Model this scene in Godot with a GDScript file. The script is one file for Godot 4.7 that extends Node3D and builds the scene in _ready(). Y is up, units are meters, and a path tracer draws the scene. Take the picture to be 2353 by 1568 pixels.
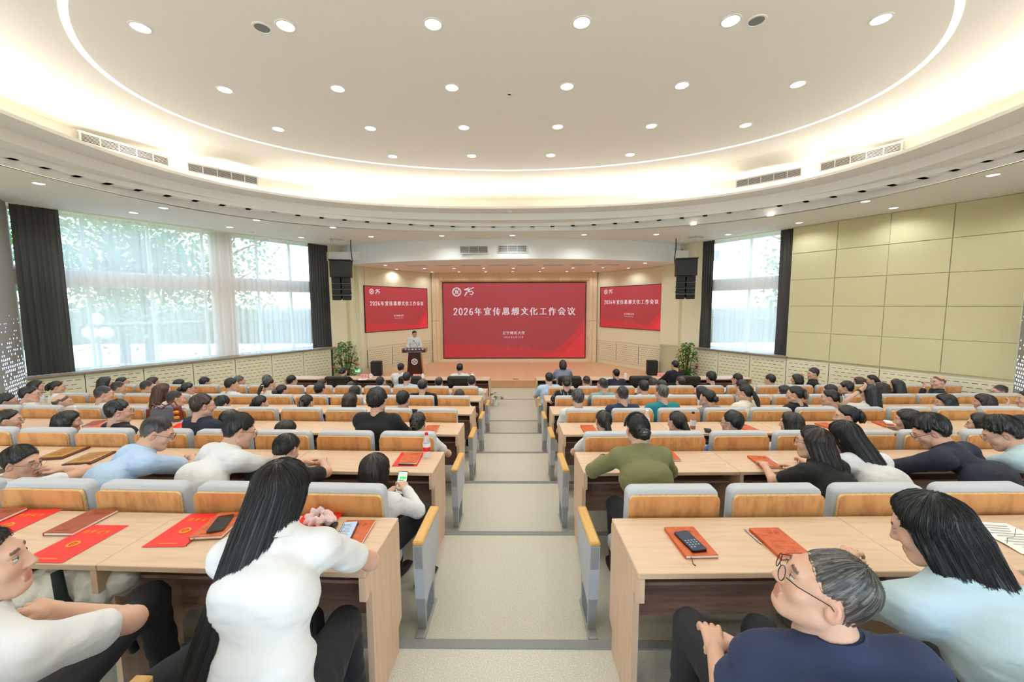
extends Node3D
# A lecture hall seen from an upper row: audience at beech desks, a stage with three red screens.
# World: x across the hall (aisle at x = 0), y up (front floor at 0), -z towards the stage.

# ---------------------------------------------------------------- mesh building
class MB:
	var v := PackedVector3Array()
	var n := PackedVector3Array()
	var t := PackedVector2Array()
	var c := PackedColorArray()
	var ix := PackedInt32Array()
	var col := Color.WHITE

	func pt(p: Vector3, nn: Vector3, uv := Vector2.ZERO) -> int:
		v.append(p)
		n.append(nn)
		t.append(uv)
		c.append(col)
		return v.size() - 1

	func tri(a: int, b: int, d: int) -> void:
		var f := (v[b] - v[a]).cross(v[d] - v[a])
		if f.dot(n[a] + n[b] + n[d]) > 0.0:
			ix.append_array([a, d, b])
		else:
			ix.append_array([a, b, d])

	func quad(a: Vector3, b: Vector3, d: Vector3, e: Vector3, nn: Vector3) -> void:
		var lu := (b - a).length()
		var lv := (e - a).length()
		var i := pt(a, nn, Vector2(0, 0))
		pt(b, nn, Vector2(lu, 0))
		pt(d, nn, Vector2(lu, lv))
		pt(e, nn, Vector2(0, lv))
		tri(i, i + 1, i + 2)
		tri(i, i + 2, i + 3)

	func face(a: Vector3, b: Vector3, d: Vector3, nn: Vector3) -> void:
		var i := pt(a, nn)
		pt(b, nn)
		pt(d, nn)
		tri(i, i + 1, i + 2)

	# quad with texture corners 0..1 (v down)
	func card(a: Vector3, b: Vector3, d: Vector3, e: Vector3, nn: Vector3) -> void:
		var i := pt(a, nn, Vector2(0, 1))
		pt(b, nn, Vector2(1, 1))
		pt(d, nn, Vector2(1, 0))
		pt(e, nn, Vector2(0, 0))
		tri(i, i + 1, i + 2)
		tri(i, i + 2, i + 3)

	# box with chamfered edges, given by its middle and size, placed by x
	func box(mid: Vector3, size: Vector3, ch := 0.0, x := Transform3D.IDENTITY) -> MB:
		var h := size * 0.5
		var e: float = minf(ch, minf(h.x, minf(h.y, h.z)) * 0.9)
		for ax in 3:
			for s in [-1.0, 1.0]:
				var nn := Vector3.ZERO
				nn[ax] = s
				var u := Vector3.ZERO
				var w := Vector3.ZERO
				u[(ax + 1) % 3] = h[(ax + 1) % 3] - e
				w[(ax + 2) % 3] = h[(ax + 2) % 3] - e
				var o := mid + nn * h[ax]
				quad(x * (o - u - w), x * (o + u - w), x * (o + u + w), x * (o - u + w), (x.basis * nn).normalized())
		if e > 0.0:
			for ax in 3:
				var a1 := (ax + 1) % 3
				var a2 := (ax + 2) % 3
				for s1 in [-1.0, 1.0]:
					for s2 in [-1.0, 1.0]:
						var p := mid
						p[a1] += s1 * h[a1]
						p[a2] += s2 * (h[a2] - e)
						var q := mid
						q[a1] += s1 * (h[a1] - e)
						q[a2] += s2 * h[a2]
						var l := Vector3.ZERO
						l[ax] = h[ax] - e
						var nn := Vector3.ZERO
						nn[a1] = s1
						nn[a2] = s2
						quad(x * (p - l), x * (p + l), x * (q + l), x * (q - l), (x.basis * nn).normalized())
			for sx in [-1.0, 1.0]:
				for sy in [-1.0, 1.0]:
					for sz in [-1.0, 1.0]:
						var k := Vector3(sx, sy, sz)
						var a := mid + k * (h - Vector3(0, e, e))
						var b := mid + k * (h - Vector3(e, 0, e))
						var d := mid + k * (h - Vector3(e, e, 0))
						face(x * a, x * b, x * d, (x.basis * k).normalized())
		return self

	# rows of points -> smooth surface. closed: first column joins the last
	func grid(rows: Array, closed := false, flip := false) -> MB:
		var nu: int = rows[0].size()
		var nv := rows.size()
		var base := v.size()
		for j in nv:
			var r: PackedVector3Array = rows[j]
			var r0: PackedVector3Array = rows[maxi(j - 1, 0)]
			var r1: PackedVector3Array = rows[mini(j + 1, nv - 1)]
			for i in nu:
				var i0 := i - 1
				var i1 := i + 1
				if closed:
					i0 = posmod(i0, nu)
					i1 = i1 % nu
				else:
					i0 = maxi(i0, 0)
					i1 = mini(i1, nu - 1)
				var nn := (r[i1] - r[i0]).cross(r1[i] - r0[i])
				if nn.length_squared() < 1e-16:
					nn = (r0[i1] + r1[i1] - r0[i0] - r1[i0]).cross(r1[i] - r0[i])
				nn = nn.normalized()
				if flip:
					nn = -nn
				pt(r[i], nn, Vector2(float(i) / float(nu if closed else nu - 1), float(j) / maxf(1.0, nv - 1)))
		for j in nv - 1:
			for i in (nu if closed else nu - 1):
				var a := base + j * nu + i
				var b := base + j * nu + (i + 1) % nu
				var d := a + nu
				var e := b + nu
				if flip:
					ix.append_array([a, b, d, b, e, d])
				else:
					ix.append_array([a, d, b, b, d, e])
		return self

	# round bar along points; r: one radius per point
	func tube(ps: PackedVector3Array, r: PackedFloat32Array, sides := 6, caps := true) -> MB:
		var base := v.size()
		var m := ps.size()
		var up := Vector3.UP
		var d0 := (ps[1] - ps[0]).normalized()
		if absf(d0.dot(up)) > 0.9:
			up = Vector3.RIGHT
		for j in m:
			var d := (ps[mini(j + 1, m - 1)] - ps[maxi(j - 1, 0)]).normalized()
			var a := up.cross(d).normalized()
			if a.length_squared() < 0.1:
				a = d.cross(Vector3(0.3, 0.5, 0.8)).normalized()
			var b := d.cross(a)
			up = b
			for i in sides:
				var g := TAU * i / sides
				var nn := a * cos(g) + b * sin(g)
				pt(ps[j] + nn * r[j], nn, Vector2(float(i) / sides, float(j) / (m - 1)))
		for j in m - 1:
			for i in sides:
				var a := base + j * sides + i
				var b := base + j * sides + (i + 1) % sides
				ix.append_array([a, b + sides, b, a, a + sides, b + sides])
		if caps:
			for e in 2:
				var j: int = 0 if e == 0 else m - 1
				var nn: Vector3 = (ps[0] - ps[1]).normalized() if e == 0 else (ps[m - 1] - ps[m - 2]).normalized()
				var k := pt(ps[j], nn)
				for i in sides:
					pt(v[base + j * sides + i], nn)
				for i in sides:
					tri(k, k + 1 + i, k + 1 + (i + 1) % sides)
		return self

	func bar(a: Vector3, b: Vector3, r: float, sides := 8) -> MB:
		return tube(PackedVector3Array([a, b]), PackedFloat32Array([r, r]), sides)

	# profile of (radius, height) turned round the y axis
	func lathe(pr: PackedVector2Array, seg := 24, x := Transform3D.IDENTITY) -> MB:
		var fl := -1.0 if pr[pr.size() - 1].y < pr[0].y else 1.0
		for k in pr.size() - 1:
			var p := pr[k]
			var q := pr[k + 1]
			var sl := Vector2(q.y - p.y, p.x - q.x).normalized() * fl
			var base := v.size()
			for i in seg + 1:
				var g := TAU * i / seg
				var d := Vector3(cos(g), 0, sin(g))
				var nn := (x.basis * (d * sl.x + Vector3.UP * sl.y)).normalized()
				pt(x * (d * p.x + Vector3.UP * p.y), nn, Vector2(float(i) / seg, float(k) / (pr.size() - 1)))
				pt(x * (d * q.x + Vector3.UP * q.y), nn, Vector2(float(i) / seg, float(k + 1) / (pr.size() - 1)))
			for i in seg:
				var a := base + i * 2
				if p.x > 1e-6:
					tri(a, a + 1, a + 2)
				if q.x > 1e-6:
					tri(a + 1, a + 3, a + 2)
		return self

	# flat outline in x (right) y (up), thickness d along z (-d/2 .. d/2), placed by x
	func slab(poly: PackedVector2Array, d: float, x := Transform3D.IDENTITY) -> MB:
		var tr := Geometry2D.triangulate_polygon(poly)
		var area := 0.0
		for i in poly.size():
			area += poly[i].cross(poly[(i + 1) % poly.size()])
		var sg := 1.0 if area > 0.0 else -1.0
		for s in [-1.0, 1.0]:
			var nn := (x.basis * Vector3(0, 0, s)).normalized()
			var base := v.size()
			for p in poly:
				pt(x * Vector3(p.x, p.y, s * d * 0.5), nn, p)
			for k in range(0, tr.size(), 3):
				tri(base + tr[k], base + tr[k + 1], base + tr[k + 2])
		for i in poly.size():
			var p := poly[i]
			var q := poly[(i + 1) % poly.size()]
			var o := (q - p)
			var nn := (x.basis * Vector3(o.y * sg, -o.x * sg, 0)).normalized()
			quad(x * Vector3(p.x, p.y, -d * 0.5), x * Vector3(q.x, q.y, -d * 0.5), x * Vector3(q.x, q.y, d * 0.5), x * Vector3(p.x, p.y, d * 0.5), nn)
		return self

	func ball(mid: Vector3, r: Vector3, seg := 16, rings := 10, b := Basis.IDENTITY) -> MB:
		var rows := []
		for j in rings + 1:
			var a := PI * j / rings
			var row := PackedVector3Array()
			for i in seg:
				var g := TAU * i / seg
				row.append(mid + b * (Vector3(sin(a) * cos(g), cos(a), sin(a) * sin(g)) * r))
			rows.append(row)
		return grid(rows, true)

	func add(o: MB, x := Transform3D.IDENTITY) -> MB:
		var base := v.size()
		v.append_array(x * o.v)
		n.append_array(Transform3D(x.basis, Vector3.ZERO) * o.n)
		t.append_array(o.t)
		c.append_array(o.c)
		var f := o.ix.duplicate()
		for i in f.size():
			f[i] += base
		if x.basis.determinant() < 0.0:
			for i in range(0, f.size(), 3):
				var q := f[i]
				f[i] = f[i + 1]
				f[i + 1] = q
		ix.append_array(f)
		return self

	func mesh() -> ArrayMesh:
		var m := ArrayMesh.new()
		if v.is_empty():
			return m
		var a := []
		a.resize(Mesh.ARRAY_MAX)
		a[Mesh.ARRAY_VERTEX] = v
		a[Mesh.ARRAY_NORMAL] = n
		a[Mesh.ARRAY_TEX_UV] = t
		a[Mesh.ARRAY_COLOR] = c
		a[Mesh.ARRAY_INDEX] = ix
		m.add_surface_from_arrays(Mesh.PRIMITIVE_TRIANGLES, a)
		return m

# ---------------------------------------------------------------- blended solids
# A field on a grid: tapered capsules and ellipsoids joined with a smooth minimum, meshed as surface nets.
class Field:
	var o: Vector3
	var h: float
	var nx: int
	var ny: int
	var nz: int
	var g := PackedFloat32Array()

	func _init(lo: Vector3, hi: Vector3, cell: float) -> void:
		o = lo
		h = cell
		nx = int((hi.x - lo.x) / cell) + 2
		ny = int((hi.y - lo.y) / cell) + 2
		nz = int((hi.z - lo.z) / cell) + 2
		g.resize(nx * ny * nz)
		g.fill(1.0)

	func lo_i(p: float, base: float) -> int:
		return maxi(0, int((p - base) / h))

	func cone(a: Vector3, b: Vector3, ra: float, rb: float, k := 0.03) -> void:
		var m := maxf(ra, rb) + k + h * 2.0
		var i0 := lo_i(minf(a.x, b.x) - m, o.x)
		var j0 := lo_i(minf(a.y, b.y) - m, o.y)
		var l0 := lo_i(minf(a.z, b.z) - m, o.z)
		var i1 := mini(nx - 1, int((maxf(a.x, b.x) + m - o.x) / h) + 1)
		var j1 := mini(ny - 1, int((maxf(a.y, b.y) + m - o.y) / h) + 1)
		var l1 := mini(nz - 1, int((maxf(a.z, b.z) + m - o.z) / h) + 1)
		var ab := b - a
		var inv := 1.0 / maxf(ab.length_squared(), 1e-9)
		var dr := rb - ra
		var ik := 1.0 / k
		for l in range(l0, l1 + 1):
			for j in range(j0, j1 + 1):
				var p := Vector3(o.x + i0 * h, o.y + j * h, o.z + l * h) - a
				var at := (l * ny + j) * nx
				for i in range(i0, i1 + 1):
					var u := clampf(p.dot(ab) * inv, 0.0, 1.0)
					var d := (p - ab * u).length() - ra - dr * u
					var w := g[at + i]
					var q := k - absf(w - d)
					if q > 0.0:
						g[at + i] = minf(w, d) - q * q * ik * 0.25
					elif d < w:
						g[at + i] = d
					p.x += h

	# ellipsoid; cut: carve it out instead
	func ell(mid: Vector3, r: Vector3, k := 0.02, b := Basis.IDENTITY, cut := false) -> void:
		var big := maxf(r.x, maxf(r.y, r.z)) + k + h * 2.0
		var i0 := lo_i(mid.x - big, o.x)
		var j0 := lo_i(mid.y - big, o.y)
		var l0 := lo_i(mid.z - big, o.z)
		var i1 := mini(nx - 1, int((mid.x + big - o.x) / h) + 1)
		var j1 := mini(ny - 1, int((mid.y + big - o.y) / h) + 1)
		var l1 := mini(nz - 1, int((mid.z + big - o.z) / h) + 1)
		var tb := b.transposed()
		var ir := Vector3.ONE / r
		var ik := 1.0 / k
		for l in range(l0, l1 + 1):
			for j in range(j0, j1 + 1):
				var at := (l * ny + j) * nx
				for i in range(i0, i1 + 1):
					var p := tb * (Vector3(o.x + i * h, o.y + j * h, o.z + l * h) - mid)
					var s := p * ir
					var k0 := s.length()
					var k1 := (s * ir).length()
					var d := k0 * (k0 - 1.0) / maxf(k1, 1e-6)
					if k0 < 1e-4:
						d = -minf(r.x, minf(r.y, r.z))
					var w := g[at + i]
					if cut:
						var e := -d
						var q2 := k - absf(w - e)
						g[at + i] = maxf(w, e) + (q2 * q2 * ik * 0.25 if q2 > 0.0 else 0.0)
					else:
						var q := k - absf(w - d)
						if q > 0.0:
							g[at + i] = minf(w, d) - q * q * ik * 0.25
						elif d < w:
							g[at + i] = d

	func ripple(nz_: FastNoiseLite, amp: float, sc: Vector3) -> void:
		for l in nz:
			for j in ny:
				var at := (l * ny + j) * nx
				for i in nx:
					var w := g[at + i]
					if w < 0.03 and w > -0.03:
						g[at + i] = w + amp * nz_.get_noise_3d((o.x + i * h) * sc.x, (o.y + j * h) * sc.y, (o.z + l * h) * sc.z)

	func to(m: MB) -> void:
		var idx := PackedInt32Array()
		idx.resize(nx * ny * nz)
		idx.fill(-1)
		var sy := nx
		var sz := nx * ny
		var first := m.v.size()
		var iv := m.v
		var inn := m.n
		for l in nz - 1:
			for j in ny - 1:
				var at := (l * ny + j) * nx
				for i in nx - 1:
					var q := at + i
					var a0 := g[q]
					var a1 := g[q + 1]
					var a2 := g[q + sy]
					var a3 := g[q + sy + 1]
					var a4 := g[q + sz]
					var a5 := g[q + sz + 1]
					var a6 := g[q + sz + sy]
					var a7 := g[q + sz + sy + 1]
					var cnt := int(a0 < 0.0) + int(a1 < 0.0) + int(a2 < 0.0) + int(a3 < 0.0) + int(a4 < 0.0) + int(a5 < 0.0) + int(a6 < 0.0) + int(a7 < 0.0)
					if cnt == 0 or cnt == 8:
						continue
					var s := Vector3.ZERO
					var ne := 0
					if (a0 < 0.0) != (a1 < 0.0):
						s += Vector3(a0 / (a0 - a1), 0, 0)
						ne += 1
					if (a2 < 0.0) != (a3 < 0.0):
						s += Vector3(a2 / (a2 - a3), 1, 0)
						ne += 1
					if (a4 < 0.0) != (a5 < 0.0):
						s += Vector3(a4 / (a4 - a5), 0, 1)
						ne += 1
					if (a6 < 0.0) != (a7 < 0.0):
						s += Vector3(a6 / (a6 - a7), 1, 1)
						ne += 1
					if (a0 < 0.0) != (a2 < 0.0):
						s += Vector3(0, a0 / (a0 - a2), 0)
						ne += 1
					if (a1 < 0.0) != (a3 < 0.0):
						s += Vector3(1, a1 / (a1 - a3), 0)
						ne += 1
					if (a4 < 0.0) != (a6 < 0.0):
						s += Vector3(0, a4 / (a4 - a6), 1)
						ne += 1
					if (a5 < 0.0) != (a7 < 0.0):
						s += Vector3(1, a5 / (a5 - a7), 1)
						ne += 1
					if (a0 < 0.0) != (a4 < 0.0):
						s += Vector3(0, 0, a0 / (a0 - a4))
						ne += 1
					if (a1 < 0.0) != (a5 < 0.0):
						s += Vector3(1, 0, a1 / (a1 - a5))
						ne += 1
					if (a2 < 0.0) != (a6 < 0.0):
						s += Vector3(0, 1, a2 / (a2 - a6))
						ne += 1
					if (a3 < 0.0) != (a7 < 0.0):
						s += Vector3(1, 1, a3 / (a3 - a7))
						ne += 1
					idx[q] = iv.size()
					iv.append(o + (Vector3(i, j, l) + s / ne) * h)
					inn.append(Vector3(a1 + a3 + a5 + a7 - a0 - a2 - a4 - a6, a2 + a3 + a6 + a7 - a0 - a1 - a4 - a5, a4 + a5 + a6 + a7 - a0 - a1 - a2 - a3).normalized())
		m.v = iv
		m.n = inn
		var more := m.v.size() - first
		var cc := PackedColorArray()
		cc.resize(more)
		cc.fill(m.col)
		m.c.append_array(cc)
		var tt := PackedVector2Array()
		tt.resize(more)
		m.t.append_array(tt)
		var f := m.ix
		for l in range(1, nz - 1):
			for j in range(1, ny - 1):
				var at := (l * ny + j) * nx
				for i in range(1, nx - 1):
					var q := at + i
					if idx[q] < 0:
						continue
					var neg := g[q] < 0.0
					if neg != (g[q + 1] < 0.0):
						quad_of(f, idx[q], idx[q - sy], idx[q - sy - sz], idx[q - sz], neg)
					if neg != (g[q + sy] < 0.0):
						quad_of(f, idx[q], idx[q - sz], idx[q - sz - 1], idx[q - 1], neg)
					if neg != (g[q + sz] < 0.0):
						quad_of(f, idx[q], idx[q - 1], idx[q - 1 - sy], idx[q - sy], neg)
		m.ix = f

	func quad_of(f: PackedInt32Array, a: int, b: int, d: int, e: int, neg: bool) -> void:
		if a < 0 or b < 0 or d < 0 or e < 0:
			return
		if neg:
			f.append_array([a, d, b, a, e, d])
		else:
			f.append_array([a, b, d, a, d, e])

# ---------------------------------------------------------------- scene helpers
var M := {}
var names := {}
var rng := RandomNumberGenerator.new()

func numbered(called: String) -> String:
	var k: int = names.get(called, -1) + 1
	names[called] = k
	return called if k == 0 else "%s_%03d" % [called, k]

func inst(called: String, m: Mesh, mat: Material, parent: Node3D) -> MeshInstance3D:
	var o := MeshInstance3D.new()
	o.name = called
	o.mesh = m
	o.material_override = mat
	parent.add_child(o, true)
	return o

func part(called: String, b: MB, mat: Material, parent: Node3D) -> MeshInstance3D:
	return inst(called, b.mesh(), mat, parent)

func thing(called: String, label: String, category: String, at := Vector3.ZERO, turn := 0.0, group := "") -> Node3D:
	var o := Node3D.new()
	o.name = numbered(called)
	add_child(o)
	o.position = at
	o.rotation.y = turn
	tag(o, label, category, group)
	return o

func tag(o: Node3D, label: String, category: String, group := "") -> void:
	o.set_meta("label", label)
	o.set_meta("category", category)
	if group:
		o.set_meta("group", group)

func struct(called: String) -> Node3D:
	var o := Node3D.new()
	o.name = called
	add_child(o)
	o.set_meta("kind", "structure")
	return o

func slab_struct(called: String, b: MB, mat: Material) -> MeshInstance3D:
	var o := inst(called, b.mesh(), mat, self)
	o.set_meta("kind", "structure")
	return o

func ordinal(k: int) -> String:
	return ["first", "second", "third", "fourth", "fifth", "sixth", "seventh", "eighth", "ninth", "tenth", "eleventh", "twelfth", "thirteenth", "fourteenth", "fifteenth", "sixteenth", "seventeenth", "eighteenth", "nineteenth", "twentieth"][k]

# ---------------------------------------------------------------- materials
func plainmat(col: Color, rough := 0.6, metal := 0.0) -> StandardMaterial3D:
	var m := StandardMaterial3D.new()
	m.albedo_color = col
	m.roughness = rough
	m.metallic = metal
	return m

func noise(freq: float, seed_ := 1, oct := 3, kind := FastNoiseLite.TYPE_SIMPLEX_SMOOTH) -> FastNoiseLite:
	var f := FastNoiseLite.new()
	f.noise_type = kind
	f.frequency = freq
	f.seed = seed_
	f.fractal_octaves = oct
	return f

func ntex(f: FastNoiseLite, ramp: Array, size := 256, bump := false) -> NoiseTexture2D:
	var x := NoiseTexture2D.new()
	x.width = size
	x.height = size
	x.seamless = true
	x.noise = f
	if bump:
		x.as_normal_map = true
		x.bump_strength = 4.0
	else:
		var g := Gradient.new()
		g.offsets = PackedFloat32Array([0.0, 0.5, 1.0])
		g.colors = PackedColorArray(ramp)
		x.color_ramp = g
	return x

func tri_tex(m: StandardMaterial3D, tex: Texture2D, sc: Vector3, world := false) -> StandardMaterial3D:
	m.albedo_texture = tex
	m.uv1_triplanar = true
	m.uv1_world_triplanar = world
	m.uv1_scale = sc
	return m

func glow(col: Color, e: float) -> StandardMaterial3D:
	var m := plainmat(col, 0.5)
	m.emission_enabled = true
	m.emission = col
	m.emission_energy_multiplier = e
	return m

func make_materials() -> void:
	var grain := noise(0.012, 3, 4)
	var wood := ntex(grain, [Color(0.93, 0.91, 0.89), Color(0.98, 0.975, 0.97), Color(1, 1, 1)])
	var wood2 := ntex(noise(0.02, 9, 4), [Color(0.80, 0.75, 0.70), Color(0.95, 0.94, 0.92), Color(1, 1, 1)])
	M.beech = tri_tex(plainmat(Color(0.84, 0.725, 0.605), 0.42), wood, Vector3(0.5, 7, 5))
	M.beech_v = tri_tex(plainmat(Color(0.855, 0.725, 0.605), 0.45), wood, Vector3(5, 0.5, 5))
	M.beech_edge = tri_tex(plainmat(Color(0.85, 0.72, 0.59), 0.45), wood, Vector3(0.5, 7, 5))
	M.walnut = tri_tex(plainmat(Color(0.64, 0.51, 0.46), 0.5), wood2, Vector3(0.6, 6, 5))
	for k in 3:
		var m := tri_tex(plainmat([Color(0.87, 0.635, 0.405), Color(0.85, 0.61, 0.38), Color(0.885, 0.655, 0.425)][k], 0.32), wood2, Vector3(1.7 + k * 0.5, 0.9, 2.0))
		m.uv1_offset = Vector3(0.31 * k, 0.17 * k, 0.23 * k)
		M["ply%d" % k] = m
	M.ply_edge = tri_tex(plainmat(Color(0.90, 0.76, 0.52), 0.5), wood2, Vector3(9, 9, 9))
	M.arm_wood = tri_tex(plainmat(Color(0.87, 0.68, 0.38), 0.3), wood, Vector3(8, 6, 0.8))
	var weave := ntex(noise(0.22, 5, 2), [Color(0.86, 0.86, 0.86), Color(0.96, 0.96, 0.96), Color(1, 1, 1)])
	M.fabric = tri_tex(plainmat(Color(0.77, 0.775, 0.785), 0.95), weave, Vector3(7, 7, 7))
	M.metal = plainmat(Color(0.66, 0.665, 0.66), 0.42, 0.35)
	M.grille = plainmat(Color(0.5, 0.53, 0.55), 0.5, 0.3)
	var speck := ntex(noise(0.16, 11, 2, FastNoiseLite.TYPE_CELLULAR), [Color(0.80, 0.79, 0.75), Color(0.95, 0.945, 0.93), Color(1, 1, 1)], 512)
	M.vinyl = tri_tex(plainmat(Color(0.825, 0.81, 0.745), 0.5), speck, Vector3(1.6, 1.6, 1.6), true)
	M.nosing = plainmat(Color(0.50, 0.50, 0.48), 0.55)
	M.stage = tri_tex(plainmat(Color(0.90, 0.745, 0.575), 0.42), wood, Vector3(0.4, 3, 6), true)
	M.stage_front = tri_tex(plainmat(Color(0.82, 0.62, 0.43), 0.5), wood, Vector3(0.4, 8, 5), true)
	M.cream = plainmat(Color(0.915, 0.89, 0.765), 0.75)
	M.cream_panel = tri_tex(plainmat(Color(0.865, 0.835, 0.655), 0.85), weave, Vector3(2, 2, 2))
	M.slot = plainmat(Color(0.20, 0.20, 0.23), 0.9)
	M.stone = tri_tex(plainmat(Color(0.62, 0.56, 0.49), 0.4), wood2, Vector3(3, 6, 3), true)
	M.white = plainmat(Color(0.945, 0.94, 0.93), 0.8)
	M.white_warm = plainmat(Color(0.935, 0.925, 0.895), 0.8)
	M.trim_white = plainmat(Color(0.92, 0.92, 0.91), 0.45)
	M.maple = tri_tex(plainmat(Color(0.935, 0.84, 0.70), 0.5), wood, Vector3(5, 0.5, 5), true)
	M.black = plainmat(Color(0.035, 0.035, 0.035), 0.5)
	M.vent_dark = plainmat(Color(0.06, 0.06, 0.065), 0.7)
	M.box_black = tri_tex(plainmat(Color(0.13, 0.13, 0.13), 0.65), weave, Vector3(9, 9, 9))
	M.bezel = plainmat(Color(0.02, 0.02, 0.025), 0.35)
	M.leather = plainmat(Color(0.05, 0.05, 0.05), 0.38)
	M.drape = tri_tex(plainmat(Color(0.33, 0.325, 0.315), 0.95), weave, Vector3(4, 1, 4))
	M.grey_panel = plainmat(Color(0.60, 0.585, 0.55), 0.55, 0.2)
	M.lamp_face = glow(Color(1.0, 0.97, 0.92), 5.0)
	M.strip = glow(Color(1.0, 0.96, 0.90), 3.0)
	M.cove_strip = glow(Color(1.0, 0.90, 0.74), 4.0)
	M.tri_light = glow(Color(0.85, 0.9, 1.0), 1.1)
	M.chrome = plainmat(Color(0.75, 0.75, 0.75), 0.2, 1.0)
	M.mahogany = tri_tex(plainmat(Color(0.27, 0.085, 0.06), 0.3), wood2, Vector3(5, 0.6, 5))
	M.tan_side = tri_tex(plainmat(Color(0.72, 0.56, 0.42), 0.45), wood, Vector3(5, 0.5, 5))
	M.china = plainmat(Color(0.93, 0.93, 0.91), 0.15)
	M.pink_card = plainmat(Color(0.93, 0.62, 0.60), 0.7)
	M.paper = plainmat(Color(0.93, 0.92, 0.88), 0.9)
	M.ink = plainmat(Color(0.10, 0.09, 0.09), 0.7)
	M.orange_leather = tri_tex(plainmat(Color(0.80, 0.36, 0.12), 0.5), wood2, Vector3(4, 4, 4))
	M.orange_far = tri_tex(plainmat(Color(0.64, 0.28, 0.10), 0.5), wood2, Vector3(4, 4, 4))
	M.red_card = plainmat(Color(0.93, 0.12, 0.09), 0.5)
	M.gold = plainmat(Color(0.93, 0.62, 0.20), 0.45, 0.3)
	M.gold_plate = plainmat(Color(0.80, 0.58, 0.14), 0.3, 0.6)
	M.phone = plainmat(Color(0.02, 0.02, 0.022), 0.12)
	M.phone_side = plainmat(Color(0.35, 0.33, 0.30), 0.3, 0.6)
	M.skin = plainmat(Color(1, 1, 1), 0.55)
	M.skin.vertex_color_use_as_albedo = true
	M.skin.subsurf_scatter_enabled = true
	M.skin.subsurf_scatter_strength = 0.08
	M.lens_frame = plainmat(Color(0.05, 0.05, 0.06), 0.3)
	M.lens_metal = plainmat(Color(0.55, 0.50, 0.45), 0.25, 0.9)
	M.leaf = plainmat(Color(0.22, 0.42, 0.11), 0.5)
	M.leaf.backlight_enabled = true
	M.leaf.backlight = Color(0.1, 0.25, 0.03)
	M.flower = plainmat(Color(0.92, 0.13, 0.07), 0.5)
	M.pot = plainmat(Color(0.22, 0.13, 0.09), 0.5)
	M.bark = plainmat(Color(0.25, 0.19, 0.14), 0.9)

# ---------------------------------------------------------------- the hall
const CEIL := 4.94          # lower ring of the ceiling
const TOP := 5.88           # oval ceiling
const STAGE_CEIL := 4.312
const STAGE_Y := 0.24
# floor level and far edge of each seating step, counted from the camera down to the stage
const LEVEL := [1.10, 0.952, 0.796, 0.653, 0.51, 0.361, 0.223, 0.199]
const EDGE := [-0.74, -2.13, -3.497, -4.858, -6.246, -7.664, -8.966, -11.15]
# far edge of each row of desks (row 0 would stand behind the camera)
const DESK_Z := [-0.62, -2.11, -3.519, -4.89, -6.261, -7.684, -8.972, -10.6]

# outlines of the ceiling rings: middle z, exponent, half width, reach to the front, rearmost z
const RING_LED := [-5.4, 2.6, 7.38, 6.0, 0.4]
const RING_STEP := [-6.0, 2.4, 6.89, 4.87, -0.2]
const RING_LIP := [-6.0, 2.4, 6.40, 4.32, -0.8]
const RING_COVE := [-6.0, 1.95, 6.86, 4.87, -0.2]
const RING_TOP := [-5.7, 2.1, 6.23, 4.47, -0.9]
const OVAL := [-6.0, 2.0, 5.32, 3.22, -2.78]

func on_ring(r: Array, g: float, grow := 0.0) -> Vector2:
	var e: float = 2.0 / r[1]
	var s := sin(g)
	var k := cos(g)
	var b: float = r[3] if k > 0.0 else r[4] - r[0]
	return Vector2((r[2] + grow) * signf(s) * pow(absf(s), e) - 0.03, r[0] - (b + grow) * signf(k) * pow(absf(k), e))

func ring_pts(r: Array, y: float, grow := 0.0, n := 160) -> PackedVector3Array:
	var o := PackedVector3Array()
	for i in n:
		var p := on_ring(r, TAU * i / n, grow)
		o.append(Vector3(p.x, y, p.y))
	return o

const ROOM := [Vector2(-6.3, -14.45), Vector2(6.3, -14.45), Vector2(9.75, -7.7), Vector2(9.75, 3.2), Vector2(-9.75, 3.2), Vector2(-10.2, -7.9)]

func room_pts(r: Array, y: float) -> PackedVector3Array:
	var o := PackedVector3Array()
	for i in 160:
		var p := on_ring(r, TAU * i / 160)
		var from := Vector2(0, -5.4)
		var d := (p - from).normalized() * 40.0
		for k in ROOM.size():
			var h = Geometry2D.segment_intersects_segment(from, from + d, ROOM[k], ROOM[(k + 1) % ROOM.size()])
			if h != null:
				o.append(Vector3(h.x, y, h.y))
				break
	return o

func facing(b: MB, d: Vector3) -> MB:
	# turn smooth normals of a sheet to look along d
	for i in b.n.size():
		if b.n[i].dot(d) < 0.0:
			b.n[i] = -b.n[i]
	for k in range(0, b.ix.size(), 3):
		var a := b.v[b.ix[k]]
		var f := (b.v[b.ix[k + 1]] - a).cross(b.v[b.ix[k + 2]] - a)
		if f.dot(b.n[b.ix[k]]) > 0.0:
			var s := b.ix[k + 1]
			b.ix[k + 1] = b.ix[k + 2]
			b.ix[k + 2] = s
	return b

func sheet(p: PackedVector3Array, q: PackedVector3Array, d: Vector3) -> MB:
	return facing(MB.new().grid([p, q], true), d)

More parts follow.
